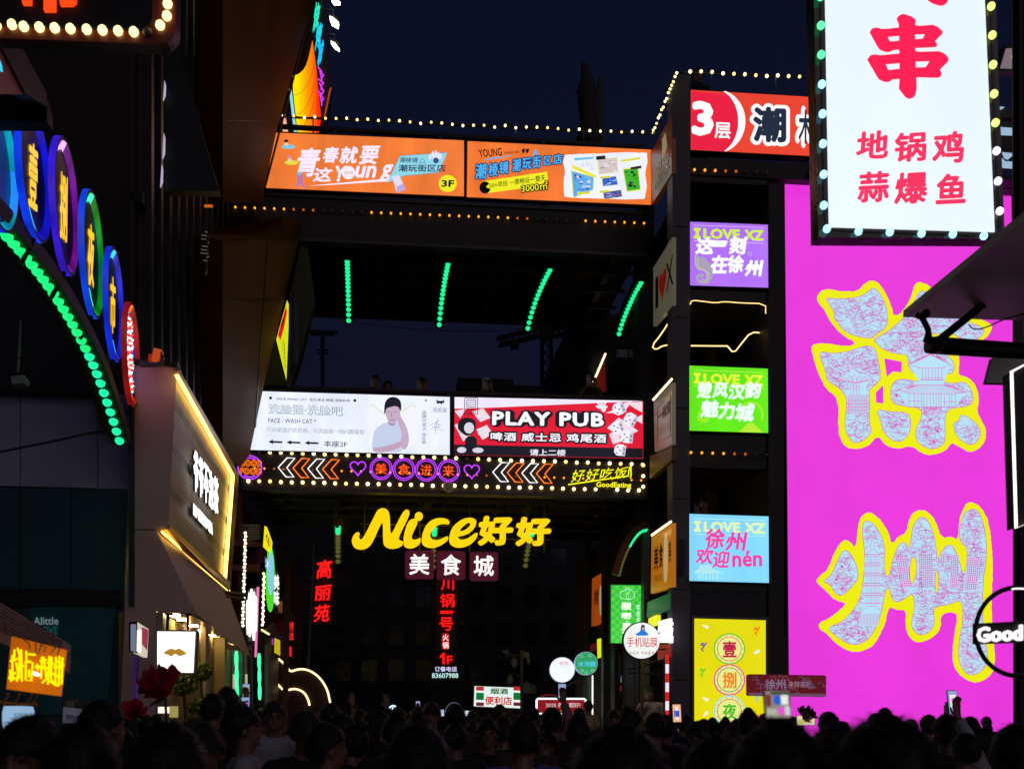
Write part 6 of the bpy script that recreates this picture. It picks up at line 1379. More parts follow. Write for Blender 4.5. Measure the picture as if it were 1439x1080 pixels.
for nm, a, b, w_, n in (('mast', (768, 1003), (768, 445), 1.0, 40), ('jib', (700, 480), (762, 465), .8, 8), ('jib', (772, 468), (905, 441), .8, 16)):
    mb = MB(); lattice(Pc.pt(*a), Pc.pt(*b), w_ * 1.25, n, .19, mb); mb.obj(nm, M_SIL, t)
MB().prism(Pc, Q(720, 478, 730, 484), -1, 1).obj('counterweight', M_SIL, t); MB().prism(Pc, Q(762, 462, 775, 472), -1, 1).obj('cab', M_SIL, t)
MB().prism(Pc, [(764, 462), (768, 444), (772, 462)], -.6, .6).obj('head', M_SIL, t)
for u, v in ((705, 479), (860, 450)): MB().tube([Pc.pt(768, 446), Pc.pt(u, v)], .06, 3).obj('stay', M_SIL, t)
Pb = PY(75); MB().box(Pb.pt(644, 900).x, Pb.pt(722, 900).x, 75, 85, 0, Pb.pt(644, 530).z).obj('far_block', M_SIL, None, label='flat-roofed dark block far beyond the lower footbridge', cat='building')
Pb = PY(95); MB().box(Pb.pt(722, 900).x, Pb.pt(1000, 900).x, 95, 100, 0, Pb.pt(722, 540).z).obj('far_block', M_SIL, None, label='low dark block under the crane jib', cat='building')

# ---------------------------------------------------------------- big hanging sign on the right
PBS = PY(7.0)
t = thing('hanging_sign', PBS.pt(1280, 345), 'huge white hanging sign with a red 串, bordered by coloured bulbs, top right', 'sign')
MB().prism(PBS, [(1141, -150), (1394, -150), (1412, 334.5), (1150, 333)], -.13, 0).obj('housing', matte('gloss_black', (.012, .01, .012), .12), t)
MB().prism(PBS, [(1157.6, -150), (1377.5, -150), (1398, 325), (1165.5, 318)], .001, .012).obj('face', E('#e6f4ff', 1.03, .06, True, .7), t)
RC = E('#ff1450', 1.0); RC2 = E('#f5325f', 1.0)
ZS = lambda L: zm(L, 1200, 0, 7.195)
ch_o = [(430,185),(455,155),(495,137),(560,155),(615,185),(627,210),(618,262),(800,248),(850,270),(910,325),(822,412),(843,445),(838,468),(815,475),(622,482),(622,522),(860,515),(920,540),(970,602),(870,702),(888,740),(875,775),(845,784),(632,778),(635,900),(615,975),(570,997),(530,990),(455,895),(462,795),(385,800),(365,822),(320,828),(260,805),(240,780),(135,600),(165,555),(215,547),(262,557),(460,538),(460,498),(390,505),(375,520),(330,525),(270,505),(245,480),(160,325),(180,285),(230,275),(290,293),(455,275),(455,240)]
hs = [[(342,370),(458,360),(458,408),(365,418)], [(618,346),(718,343),(695,388),(618,394)], [(322,648),(462,635),(462,692),(348,706)], [(625,620),(765,616),(725,676),(627,680)]]
def soft(L):
    """rounds corners a little"""
    o = []
    for i, p in enumerate(L):
        a, b = L[i - 1], L[(i + 1) % len(L)]
        o += [(p[0] * .8 + a[0] * .2, p[1] * .8 + a[1] * .2), (p[0] * .8 + b[0] * .2, p[1] * .8 + b[1] * .2)] if math.dist(p, a) > 12 and math.dist(p, b) > 12 and math.dist(p, a) < 90 else [p]
    return o
MB().prism(PBS, [ZS(soft(ch_o))] + [ZS(h_) for h_ in hs], .0125, .015).obj('character', RC, t)
MB().prism(PBS, ZS([(745, 0), (800, 35), (870, 56), (915, 50), (945, 20), (956, -20), (800, -200), (560, -400), (540, -300), (650, -120)]), .0125, .015).obj('character', RC, t)
for ch, a, b, c_, d in (('地', 1203, 183, 1249, 223), ('锅', 1256, 185, 1302, 227), ('鸡', 1310, 184, 1355, 229), ('蒜', 1205, 240, 1250, 284), ('爆', 1257, 241, 1304, 286), ('鱼', 1315, 243, 1358, 286)):
    text(PBS, ch, [(a + 2, b + 1.5), (c_ + 1, b - 1.5), (c_ - 1, d - 1), (a - 1, d + 1)], RC2, t, off=.015, bold=.06, name='character')
GRb, CYb, YLb, LVb = E('#5affa0', 1.6), E('#a0f0ff', 1.9), E('#e6ff78', 1.7), E('#ece4ff', 1.9)
bp = [(1153, -5, GRb), (1153.5, 35.5, GRb), (1154, 76.5, GRb), (1155, 118, CYb), (1156, 159.5, CYb), (1156.5, 201.5, CYb), (1157.5, 244.5, CYb), (1157.6, 288, CYb), (1162, 321, CYb), (1206.5, 324.5, CYb), (1250.5, 325.5, CYb), (1295, 327.5, CYb), (1339, 328.5, CYb), (1382.5, 331, CYb), (1406.5, 332, CYb), (1393, 8.5, YLb), (1394.5, 49, YLb), (1395.5, 90.5, YLb), (1397, 131.5, YLb), (1399, 172, YLb), (1400.5, 211.5, LVb), (1402.5, 254, LVb), (1405, 296, LVb)]
for u, v, m in bp: inst('bulb', ball(.0265), PBS.pt(u, v, .035), t, m)
mb = MB(); mb.tube([PBS.pt(u, v, .01) for u, v, m in bp[:15]], .003, 4); mb.tube([PBS.pt(u, v, .01) for u, v, m in bp[15:]] + [PBS.pt(1406.5, 332, .01)], .003, 4); mb.obj('wire', M_WIRE, t)
# ---------------------------------------------------------------- right edge: awning, outlined sign, ring sign, pole
A1, A2, A3 = PY(6.6).pt(1269, 445), PY(4.6).pt(1439, 310), PY(6.6).pt(1439, 449)
PAw = P3(A1, A2, A3)
M_AWN = matte('awning_grey', (.5, .51, .47), .6, .2, .45, 2.2, .3, 8)
t = thing('awning', A1, 'grey metal awning with black folding arms at the right edge', 'awning')
MB().prism(PAw, [(1269, 445), (1439, 309), (1520, 245), (1520, 452), (1439, 450)], -.04, 0).obj('sheet', M_AWN, t)
P64 = PY(6.3); GB = matte('arm_black', (.01, .01, .01), .35)
MB().tube([P64.pt(1303, 484), P64.pt(1312, 484.5), P64.pt(1480, 496)], [.048, .052, .05], 12).obj('roller_tube', GB, t)
for pts, r in (([(1316, 480), (1360, 445), (1392, 418), (1410, 405), (1480, 380)], .024), ([(1304, 470), (1300, 476), (1318, 484)], .02), ([(1286, 441), (1296, 446), (1304, 462), (1306, 476)], .018), ([(1382, 373), (1384, 385)], .02), ([(1400, 385), (1416, 390), (1430, 398)], .02), ([(1405, 362), (1412, 372)], .02), ([(1386, 380), (1410, 384), (1424, 384)], .012)):
    MB().tube([P64.pt(u, v, .05) for u, v in pts], r, 8).obj('folding_arm', GB, t)
for (u, v, r) in ((1318, 484, .05), (1408, 408, .045), (1385, 372, .03), (1408, 362, .03), (1300, 441, .025), (1425, 400, .06)):
    V_, F_ = lathe([(r * .8, -.03), (r, -.02), (r, .02), (r * .8, .03)], P64.pt(u, v, .05), (0, 1, 0), 12); mk('joint', V_, F_, GB, t)
MB().tube([P64.pt(u, v, .08) for u, v in chaikin([(1361, 455), (1368, 463), (1385, 460), (1410, 448), (1440, 440)], 2, False)], .004, 4).obj('cable', M_WIRE, t)
MB().prism(PY(6.1), [(1386, 537), (1395, 502), (1500, 506), (1500, 540)], -.04, 0).obj('lower_sheet', M_AWN, t)
MB().prism(PY(6.9), [(1437, 395), (1500, 380), (1500, 508), (1437, 500)], -.1, 0).obj('side_housing', GB, t)
P5 = PY(5.0)
t = thing('outlined_sign', P5.pt(1430, 742), 'black sign panel with a white neon outline at the right edge', 'sign')
L = [(1421.5, 521.5), (1500, 480), (1500, 712), (1428, 741)]
MB().prism(P5, L, -.08, 0).obj('panel', M_INK, t); MB().tube([P5.pt(u, v, .01) for u, v in L], .0075, 6, True).obj('tube', E('#fff4f0', 1.8), t)
MB().tube([P5.pt(u, v, -.04) for u, v in chaikin([(1437, 743), (1434, 765), (1434, 790), (1439, 812), (1450, 825)], 2, False)], .004, 4).obj('cable', M_WIRE, t)
P45 = PY(4.5)
t = thing('ring_sign', P45.pt(1430, 951), 'black ring sign with white letters Good at the right edge', 'sign')
c_ = P45.pt(1430, 886.5); R_ = 62 * (c_ - CAM).dot(Vector((math.sin(TH), math.cos(TH), 0))) / F
MB().tube([c_ + Vector((math.cos(a) * R_, 0, math.sin(a) * R_)) for a in [q * 2 * PI / 48 for q in range(48)]], .0105, 8, True).obj('ring', M_BLACK, t)
MB().prism(P45, [(1370, 875), (1500, 868), (1500, 900), (1370, 904)], -.02, .0).obj('crossbar', M_INK, t)
text(P45, 'Good', [(1373, 880), (1438, 876), (1438, 899), (1373, 902)], E('#fff6f4', 1.25), t, off=.002, depth=.012, bold=.06, name='letters')
MB().tube([c_ + Vector((math.cos(a) * R_ * .97, -.012, math.sin(a) * R_ * .97)) for a in [1.35 + q * .08 for q in range(6)]], .004, 5).obj('light_strip', E('#f5f5f5', 1.3), t)
P88 = PY(8.8)
MB().tube([P88.pt(1434, 1003) - Vector((0, 0, 1.6)), P88.pt(1432, -40)], .055, 12).obj('dark_pole', M_BLACK, None, label='dark vertical pole behind the hanging sign at the right edge', cat='pole')
P10 = PY(10)
t = thing('slanted_sign', P10.pt(1415, 98), 'small pale slanted sign with a yellow sun behind the bulb border', 'sign')
MB().prism(P10, [(1412, 62), (1427, 60), (1427, 100), (1403, 98)], -.1, 0).obj('housing', M_BLACK, t); MB().prism(P10, [(1414, 68), (1427, 67), (1427, 96), (1406, 95)], .001, .01).obj('face', E('#96828c', .6), t); MB().prism(P10, ell(1424, 79, 3, n=8), .0105, .014).obj('printed_sun', E('#c8be28', .9), t)
t = thing('balcony', P10.pt(1420, 235), 'dark balcony edge with pale blue lit panes behind the bulb border', 'balcony')
for v0, v1, m in ((150, 164, M_STEEL), (170, 182, M_STEEL), (190, 212, M_BLACK)): MB().prism(P10, [(1403, v0), (1470, v0 + 4), (1470, v1 + 4), (1403, v1)], -.2, 0).obj('beam', m, t)
for L in ([(1403, 149), (1412, 150), (1404, 154)], [(1406, 178), (1430, 180), (1432, 185), (1406, 184)], [(1405, 213), (1434, 216), (1434, 232), (1405, 230)]): MB().prism(P10, L, -.05, .02).obj('pane', E('#a8c8e6', .8), t)
mb = MB()
for k in range(5): mb.tube([P10.pt(u, v, .05) for u, v in chaikin([(1404, 205 + k * 3), (1412, 228 - k), (1420, 222 + k), (1434, 210 + k * 4)], 2, False)], .005, 4)
mb.obj('cable_bundle', M_WIRE, t)
# red plaque over the crowd
P9_ = PY(9.2)
t = thing('red_plaque', P9_.pt(1105, 978), 'dark red rounded street plaque with pale cloud script over the crowd', 'sign')
MB().prism(P9_, rrect(1051, 946, 1161, 976.5, 3, 4, .015), -.05, 0).obj('board', E('#640a14', .75, .2), t)
MB().prism(P9_, rrect(1052, 972, 1160, 976.5, 1.5, 3, .015), .001, .004).obj('lower_band', E('#78506e', .7), t)
text(P9_, '徐州', Q(1075, 953, 1104, 968), E('#8c7896', .8), t, off=.006, bold=.04); text(P9_, '来财来旺', Q(1108, 956, 1140, 965), E('#b48ca0', .8), t, off=.006, bold=.0)
mb = MB()
for k in range(26):
    u, v = rs.uniform(1056, 1150), rs.uniform(950, 970); mb.ribbon(P9_, chaikin([(u, v), (u + 4, v - 3), (u + 8, v + 1), (u + 5, v + 4), (u + 11, v + 3)], 1, False), .8, .008)
mb.obj('printed_clouds', E('#785a78', .7), t)
MB().tube([P9_.pt(1106, 976, -.03), P9_.pt(1106, 1003, -.03) - Vector((0, 0, 1.6))], .03, 8).obj('post', M_STEEL, t)

# ---------------------------------------------------------------- stall bottom left
P4 = PY(4.4)
t = thing('stall_canopy', P4.pt(60, 945), 'ribbed beige cloth canopy of a food stall, bottom left', 'canopy')
M_CAN = matte('canopy_cloth', (.6, .42, .32), .8, 0, .3, 6, .3, 20)
V = []; Fc = []; n = 26
for i in range(n):
    f = i / (n - 1); a = (-40 + 140 * f, 822 + 83 * f); b = (-40 + 140 * f + (0), 884 + (945 - 884) * f)
    if f > .93: b = (98, 946)
    V += [PY(4.65).pt(a[0], a[1], .012 * (i % 2)), P4.pt(a[0] * .5 + b[0] * .5, a[1] * .5 + b[1] * .5, .012 * (i % 2)), P4.pt(b[0], b[1], .05 + .012 * (i % 2))]
for i in range(n - 1):
    for j in range(2): Fc.append([3 * i + j, 3 * i + j + 1, 3 * i + j + 4, 3 * i + j + 3])
mk('cloth', V, Fc, M_CAN, t)
mb = MB()
for k in range(9): mb.tube([P4.pt(-30, 828 + k * 5, .06), P4.pt(30, 862 + k * 4.6, .06), P4.pt(88, 902 + k * 3.6, .06)], .0022, 4)
mb.obj('rib', matte('rib_brown', (.08, .05, .035), .7), t)
PNs = PY(4.15)
t = thing('neon_sign', PNs.pt(50, 978), 'orange glowing acrylic neon sign hanging from the stall canopy', 'neon sign')
MB().prism(PNs, [(16, 893), (92, 912), (84, 977), (9, 967)], -.02, 0).obj('acrylic_panel', E('#d26a08', .75, .35, True, 6), t)
TB = E('#ffd200', 1.9)
zq = lambda L: zm(L, 0, 830, 4.908)
strokes = [[(85,440),(85,610),(105,600)],[(70,480),(110,470)],[(100,400),(95,470),(130,460)],[(120,390),(135,440),(130,600)],[(145,400),(150,620)],[(130,520),(165,510)],[(70,540),(75,620),(100,590)],[(180,410),(182,480)],[(195,432),(245,436)],[(170,490),(210,480)],[(178,500),(176,610),(215,615),(225,490),(185,485)],[(200,540),(200,590)],[(260,500),(245,520),(262,540),(268,510)],[(290,450),(282,600)],[(275,480),(320,470)],[(275,520),(330,530)],[(300,450),(320,600),(290,630)],[(340,445),(330,640)],[(325,490),(370,500)],[(355,450),(350,600),(375,640)],[(320,560),(380,570)],[(385,450),(380,650)],[(370,520),(430,520)],[(410,445),(405,650)],[(375,580),(430,590)],[(430,455),(425,640)],[(395,480),(440,510)],[(345,620),(400,650)],[(60,600),(80,570),(110,560)],[(110,490),(125,560),(115,620)]]
for L in strokes: MB().tube([PNs.pt(u, v, .02) for u, v in zq(L)], .0032, 5).obj('tube', TB, t)
MB().prism(PNs, chaikin(zq([(222, 565), (236, 548), (268, 575), (245, 585)]), 1), .01, .03).obj('hot_spot', E('#fff8dc', 2.5), t)
for L in ([(165,330),(200,360),(210,410)], [(245,355),(250,440),(265,430),(285,360)], [(285,370),(318,385),(300,420)], [(385,385),(350,430)], [(410,390),(395,440)]): MB().tube([PNs.pt(u, v, .01) for u, v in zq(L)], .003, 5).obj('hanger', matte('pale_cord', (.5, .4, .4), .4), t)
M_HK = matte('orange_hook', (.55, .22, .04), .5)
t = thing('hook_rail', PNs.pt(30, 990), 'wooden rail with four curved hooks under the glowing stall sign', 'rail')
MB().tube([PNs.pt(-20, 984), PNs.pt(20, 988), PNs.pt(52, 990)], .006, 6).obj('rail', M_HK, t)
for k, x in enumerate((20, 100, 185, 225)):
    MB().tube([PNs.pt(u, v, .02) for u, v in chaikin(zq([(x + 30, 700), (x + 35, 720), (x + 5, 760), (x + 8, 780), (x + 35, 775)]), 2, False)], .0035, 5).obj('hook', M_HK, t)
t = thing('paper_lantern', PNs.pt(25, 1040), 'pale blue glowing tapered lamp shade under the stall hooks', 'lantern')
V = []; k = 16
for v, r in ((991, 18), (1000, 20), (1015, 20), (1030, 18), (1042, 15)):
    c_ = PY(4.6).pt(26, v); 
    for q in range(k): V.append(c_ + Vector((math.cos(q * 2 * PI / k), math.sin(q * 2 * PI / k), 0)) * r * 4.6 / F)
mk('shade', V, [[i * k + q, i * k + (q + 1) % k, (i + 1) * k + (q + 1) % k, (i + 1) * k + q] for i in range(4) for q in range(k)], E('#9cc4e6', .8, .2), t, smooth=True)
text(PY(4.3), '好吃', Q(20, 1000, 32, 1011), E('#506478', .6), t, off=0, bold=.0)
P6 = PY(6.5)
t = thing('price_board', P6.pt(103, 1020), 'small white menu board with dark lettering held above the crowd at left', 'sign')
MB().prism(P6, [(89, 992), (119, 996), (118, 1016), (88, 1015)], -.03, 0).obj('board', E('#5a5668', .55), t); text(P6, '特色烤串', [(93, 1002), (117, 1004), (116, 1012), (92, 1011)], M_INK, t, off=.004, bold=.03)
t = thing('cartoon_headboard', P6.pt(105, 995), 'rounded black and gold cut-out board above the menu board', 'sign')
MB().prism(PY(6.7), chaikin([(84, 990), (88, 982), (98, 980), (110, 986), (122, 984), (128, 990), (124, 1000), (90, 1000)], 2), -.03, 0).obj('board', matte('gold_dull', (.10, .06, .02), .6), t); MB().prism(PY(6.6), chaikin([(90, 986), (98, 983), (103, 987), (104, 993), (96, 992)], 1), -.01, .01).obj('printed_patch', matte('white_dull', (.2, .2, .22), .6), t)

# ---------------------------------------------------------------- giant fabric roses
M_ROSE = matte('rose_cloth', (.55, .02, .05), .7, 0, .3, 3, .2, 15)
def rose(P_, u, v, r_px, label, tilt=(0, -.6, 1), n=16, seed=0, mat=None):
    r = random.Random(seed); c_ = P_.pt(u, v); R = r_px * c_.y / F; ax = Vector(tilt).normalized(); a = ax.orthogonal().normalized(); b = ax.cross(a)
    t = thing('giant_rose', c_ - Vector((0, 0, R * .6)), label, 'flower', 'giant red fabric roses')
    for i in range(n):
        f = i / (n - 1); ang = i * 2.4 + r.uniform(-.2, .2); rad = R * (.12 + .68 * f); hgt = R * (1.0 - .55 * f); wid = 1.5 - .55 * f; op = .15 + 1.0 * f
        V = []; nu, nv = 7, 6
        for iu in range(nu):
            s_ = (iu / (nu - 1) - .5) * 2
            for iv in range(nv):
                q_ = iv / (nv - 1); w_ = wid * (math.sin(PI * (q_ * .62 + .12)) ** .7)
                rr_ = rad * (.35 + .65 * q_) + R * .22 * op * max(0, q_ - .65) * 2 + R * .04 * math.sin(s_ * 5 + i)
                g = ang + s_ * w_ * .62; tip = (1 - abs(s_) ** 1.8 * .35)
                z = -R * .35 + (hgt + R * .35) * q_ * tip + R * .1 * max(0, q_ - .7) * (1 if abs(s_) < .2 else -1)
                V.append(c_ + (a * math.cos(g) + b * math.sin(g)) * rr_ + ax * z)
        mk('petal', V, [[x * nv + y, (x + 1) * nv + y, (x + 1) * nv + y + 1, x * nv + y + 1] for x in range(nu - 1) for y in range(nv - 1)], mat or M_ROSE, t, smooth=True)
    for k in range(2):
        g = k * 2.6 + seed; d = (a * math.cos(g) + b * math.sin(g)); s_ = d.cross(ax)
        V = [c_ - ax * R * .3, c_ + d * R * .6 + s_ * R * .3 - ax * R * .25, c_ + d * R * 1.25 - ax * R * .1, c_ + d * R * .6 - s_ * R * .3 - ax * R * .25]
        mk('leaf', V, [(0, 1, 2, 3)], matte('rose_leaf', (.01, .09, .03), .5), t)
    p0 = c_ - ax * R * .35; MB().tube([p0, p0 + Vector((0, .1, -.4)), Vector((p0.x, p0.y + .1, 0))], .008, 6).obj('stem', matte('rose_stem', (.02, .08, .03), .6), t)
    return t
rose(PY(6.6), 226, 966, 36, 'largest giant red rose, just below the moustache sign', (-.45, -.5, 1), 22, 1)
rose(PY(6.2), 189, 1000, 20, 'smaller giant red rose left of the largest one', (.1, -1.4, 1), 16, 2)
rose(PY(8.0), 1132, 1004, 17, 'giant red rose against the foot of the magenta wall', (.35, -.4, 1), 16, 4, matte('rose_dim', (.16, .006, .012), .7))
# topiary trees in the porch
def topiary(P_, u, v, r_px, label, seed, trunk=True):
    r = random.Random(seed); c_ = P_.pt(u, v); R = r_px * c_.y / F; t = thing('potted_tree', (c_.x, c_.y, 0), label, 'tree')
    for kk, (m, cnt) in enumerate((('leaf_bright', 1100), ('leaf_deep', 700))):
        mb = MB()
        for _ in range(cnt):
            while True:
                p = Vector((r.uniform(-1, 1), r.uniform(-1, 1), r.uniform(-1, 1)))
                if p.length < 1 and noise.noise(p * 2.3 + Vector((seed, 0, 0))) > -.12: break
            p = c_ + Vector((p.x * R * 1.15, p.y * R, p.z * R)); n1 = Vector((r.gauss(0, 1), r.gauss(0, 1), r.gauss(0, 1))).normalized(); n2 = n1.orthogonal().normalized(); s_ = r.uniform(.012, .024)
            mb.add([p - n2 * s_, p + n1.cross(n2) * s_ * .6, p + n2 * s_, p - n1.cross(n2) * s_ * .6], [(0, 1, 2, 3)])
        mb.obj('crown', matte(m, (.16, .22, .02) if kk == 0 else (.05, .10, .015), .5, 0, .3, 5, 0), t, kind='stuff')
    mb = MB(); mb.tube([(c_.x, c_.y, .3), (c_.x + .03, c_.y, c_.z * .7), tuple(c_)], [.035, .025, .012], 7)
    for k in range(4): a = k * 1.7; mb.tube([(c_.x + .02, c_.y, c_.z - R * .8), c_ + Vector((math.cos(a), math.sin(a), .2)) * R * .7], [.014, .005], 5)
    mb.obj('trunk', matte('bark', (.05, .03, .02), .8), t)
    V_, F_ = lathe([(.13, 0), (.18, .3), (.19, .32), (.16, .32)], (c_.x, c_.y, 0), (0, 0, 1), 18); mk('pot', V_, F_, M_DARK, t, smooth=True)
PTp = PY(12.9)
topiary(PTp, 258, 960, 17, 'round clipped bright green tree under the moustache sign', 3); topiary(PTp, 282, 943, 13, 'smaller clipped green tree right of the moustache sign', 9); topiary(PY(12.5), 278, 992, 12, 'low green bush at the foot of the porch trees', 12)
t = thing('shop_board', PY(10.5).pt(235, 1010), 'overexposed small white shop board behind the largest rose', 'sign')
MB().prism(PY(10.6), Q(222, 992, 237, 1001), -.05, 0).obj('face', E('#fff6e6', 1.1), t); MB().prism(PY(10.6), Q(238, 991, 249, 1007), -.05, 0).obj('panel', E('#aa9c5a', .8), t)
# ---------------------------------------------------------------- cables, pipes and wall boxes that clutter the steelwork
def clutter(label, pts, r, mat, cat, name): return MB().tube(pts, r, 5).obj(name, mat, None, label=label, cat=cat)
clutter('thin cable sagging from the tower column past the blue screen', [PT.pt(u, v, .03) for u, v in chaikin([(966, 812), (970, 822), (983, 832), (1010, 826), (1040, 832), (1078, 828)], 2, False)], .007, M_WIRE, 'cable', 'loose_cable')
clutter('thin cable from the neon band end drooping to the tower', [PB.pt(u, v, .1) for u, v in chaikin([(904, 683), (912, 690), (922, 697), (935, 694), (942, 692)], 2, False)], .006, M_STEEL, 'cable', 'loose_cable')
clutter('grey conduit running up the brown facade by the upper banner', [PY(YB - .5).pt(u, v) for u, v in ((362, 285), (372, 225), (398, 120), (425, 20), (437, -30))], .012, M_STEEL, 'pipe', 'conduit')
clutter('thin overhead wire crossing the sky behind the crane', [PY(40).pt(u, v) for u, v in chaikin([(432, 440), (560, 462), (700, 466), (828, 452)], 2, False)], .012, M_WIRE, 'cable', 'overhead_wire')
for i in range(6):
    z = 2.2 + i * 1.55
    MB().box(tx(949), tx(966), YT - .012, YT - .001, z, z + .02).obj('column_seam', M_BLACK, tw)
# ================================================================ people
def capsule(a, b, ra, rb, k=12, fl=1.0):
    a, b = Vector(a), Vector(b); ax = (b - a); L = ax.length; ax = ax.normalized() if L > 1e-6 else Vector((0, 0, 1)); x = ax.orthogonal().normalized()
    if abs(ax.dot(Vector((0, 1, 0)))) < .9: x = ax.cross(Vector((0, 1, 0))).normalized()
    y = ax.cross(x); V = []; Fc = []; rings = []
    for i in range(4): t = PI / 2 * (3 - i + .25) / 3.4; rings.append((a - ax * ra * math.sin(t), ra * math.cos(t)))
    for f in (0, .5, 1): rings.append((a + ax * L * f, ra + (rb - ra) * f))
    for i in range(4): t = PI / 2 * (i + .4) / 3.5; rings.append((b + ax * rb * math.sin(t), rb * math.cos(t)))
    for c, r in rings:
        for q in range(k): V.append(c + x * math.cos(q * 2 * PI / k) * r + y * math.sin(q * 2 * PI / k) * r * fl)
    n = len(rings)
    for i in range(n - 1):
        for q in range(k): Fc.append([i * k + q, i * k + (q + 1) % k, (i + 1) * k + (q + 1) % k, (i + 1) * k + q])
    Fc += [list(range(k))[::-1], [(n - 1) * k + q for q in range(k)]]
    return V, Fc
def ellipsoid(c, r, k=16, m=10):
    V = [Vector((c[0], c[1], c[2] - r[2]))]; Fc = []
    for i in range(1, m):
        t = PI * i / m
        for q in range(k): V.append(Vector((c[0] + r[0] * math.sin(t) * math.cos(q * 2 * PI / k), c[1] + r[1] * math.sin(t) * math.sin(q * 2 * PI / k), c[2] - r[2] * math.cos(t))))
    V.append(Vector((c[0], c[1], c[2] + r[2]))); e = len(V) - 1
    for q in range(k): Fc.append([0, 1 + (q + 1) % k, 1 + q]); Fc.append([e, 1 + (m - 2) * k + q, 1 + (m - 2) * k + (q + 1) % k])
    for i in range(m - 2):
        for q in range(k): Fc.append([1 + i * k + q, 1 + i * k + (q + 1) % k, 1 + (i + 1) * k + (q + 1) % k, 1 + (i + 1) * k + q])
    return V, Fc
ARM = {'down': ((.245, -.03, 1.14), (.255, .05, .90), (0, .15, -1)),
       'phone': ((.25, .13, 1.19), (.085, .31, 1.40), (-.25, .2, 1)),
       'high': ((.27, .17, 1.60), (.20, .27, 1.86), (-.1, .1, 1)),
       'face': ((.24, .16, 1.26), (.10, .22, 1.50), (-.4, .1, .9)),
       'rail': ((.30, .10, 1.20), (.16, .33, 1.18), (-1, .2, .1))}
def body_parts(ra, la):
    B = []  # (name, a, b, ra, rb, flatten)
    B += [('belly', (0, 0, .96), (0, .005, 1.10), .148, .135, .72), ('chest', (0, 0, 1.12), (0, -.005, 1.33), .142, .150, .70), ('yoke', (-.12, -.008, 1.405), (.12, -.008, 1.405), .062, .062, 1), ('neck', (0, -.012, 1.40), (0, .005, 1.55), .060, .052, 1), ('hips', (-.05, -.01, .92), (.05, -.01, .92), .115, .115, 1)]
    for s, arm in ((1, ra), (-1, la)):
        e, w, d = ARM[arm]; sh = (s * .175, -.008, 1.405); e = (s * e[0], e[1], e[2]); w = (s * w[0], w[1], w[2]); d = Vector((s * d[0], d[1], d[2])).normalized()
        B += [('upperarm', sh, e, .056, .043, 1), ('forearm', e, w, .041, .027, 1)]
        p = Vector(w) + d * .05; side = Vector((0, 1, 0)).cross(d); side = side.normalized() if side.length > .2 else Vector((1, 0, 0)); fw = d.cross(side).normalized()
        B.append(('palm', Vector(w) + d * .01, p + d * .03, .028, .036, .55))
        for j, (o, ln) in enumerate(((-.03, .066), (-.010, .076), (.011, .071), (.03, .055))):
            q0 = p + d * .035 + side * o; q1 = q0 + d * ln * .55 - fw * s * .008; q2 = q1 + d * ln * .40 - fw * s * .022
            B += [('finger', q0, q1, .0105, .0095, 1), ('finger', q1, q2, .0095, .0085, 1)]
        q0 = p - d * .025 - side * .03 * s; q1 = q0 - side * .032 * s + d * .03 - fw * .01; B += [('finger', q0, q1, .012, .011, 1), ('finger', q1, q1 + d * .028, .011, .0095, 1)]
        B += [('thigh', (s * .088, -.005, .90), (s * .10, .01, .50), .092, .060, 1), ('shin', (s * .10, .01, .50), (s * .105, -.02, .09), .060, .040, 1), ('foot', (s * .105, -.05, .045), (s * .12, .13, .035), .042, .034, 1)]
    return B
M_SKIN = matte('skin', (.22, .11, .075), .5, 0, .12, 6, .05)
M_HAIR = matte('black_hair', (.006, .005, .005), .6, 0, .3, 30, .4, 120)
M_EYE = matte('eye_dark', (.02, .015, .015), .2); M_LIP = matte('lip', (.25, .08, .07), .5)
PM_CACHE = {}
def evalmesh(V, Fc, vox, ratio, sm=4):
    me = bpy.data.meshes.new('b'); me.from_pydata(V, [], Fc); o = bpy.data.objects.new('b', me); COL.objects.link(o)
    r = o.modifiers.new('r', 'REMESH'); r.mode = 'VOXEL'; r.voxel_size = vox
    s = o.modifiers.new('s', 'SMOOTH'); s.factor = .5; s.iterations = sm
    d = o.modifiers.new('d', 'DECIMATE'); d.ratio = ratio
    dg = bpy.context.evaluated_depsgraph_get(); dg.update()
    out = bpy.data.meshes.new_from_object(o.evaluated_get(dg)); bpy.data.objects.remove(o); bpy.data.meshes.remove(me); out.shade_smooth(); return out
def headxf(yaw, pitch):
    piv = Vector((0, 0, 1.53)); R = Matrix.Rotation(yaw, 3, 'Z') @ Matrix.Rotation(pitch, 3, 'X')
    return lambda p: R @ (Vector(p) - piv) + piv
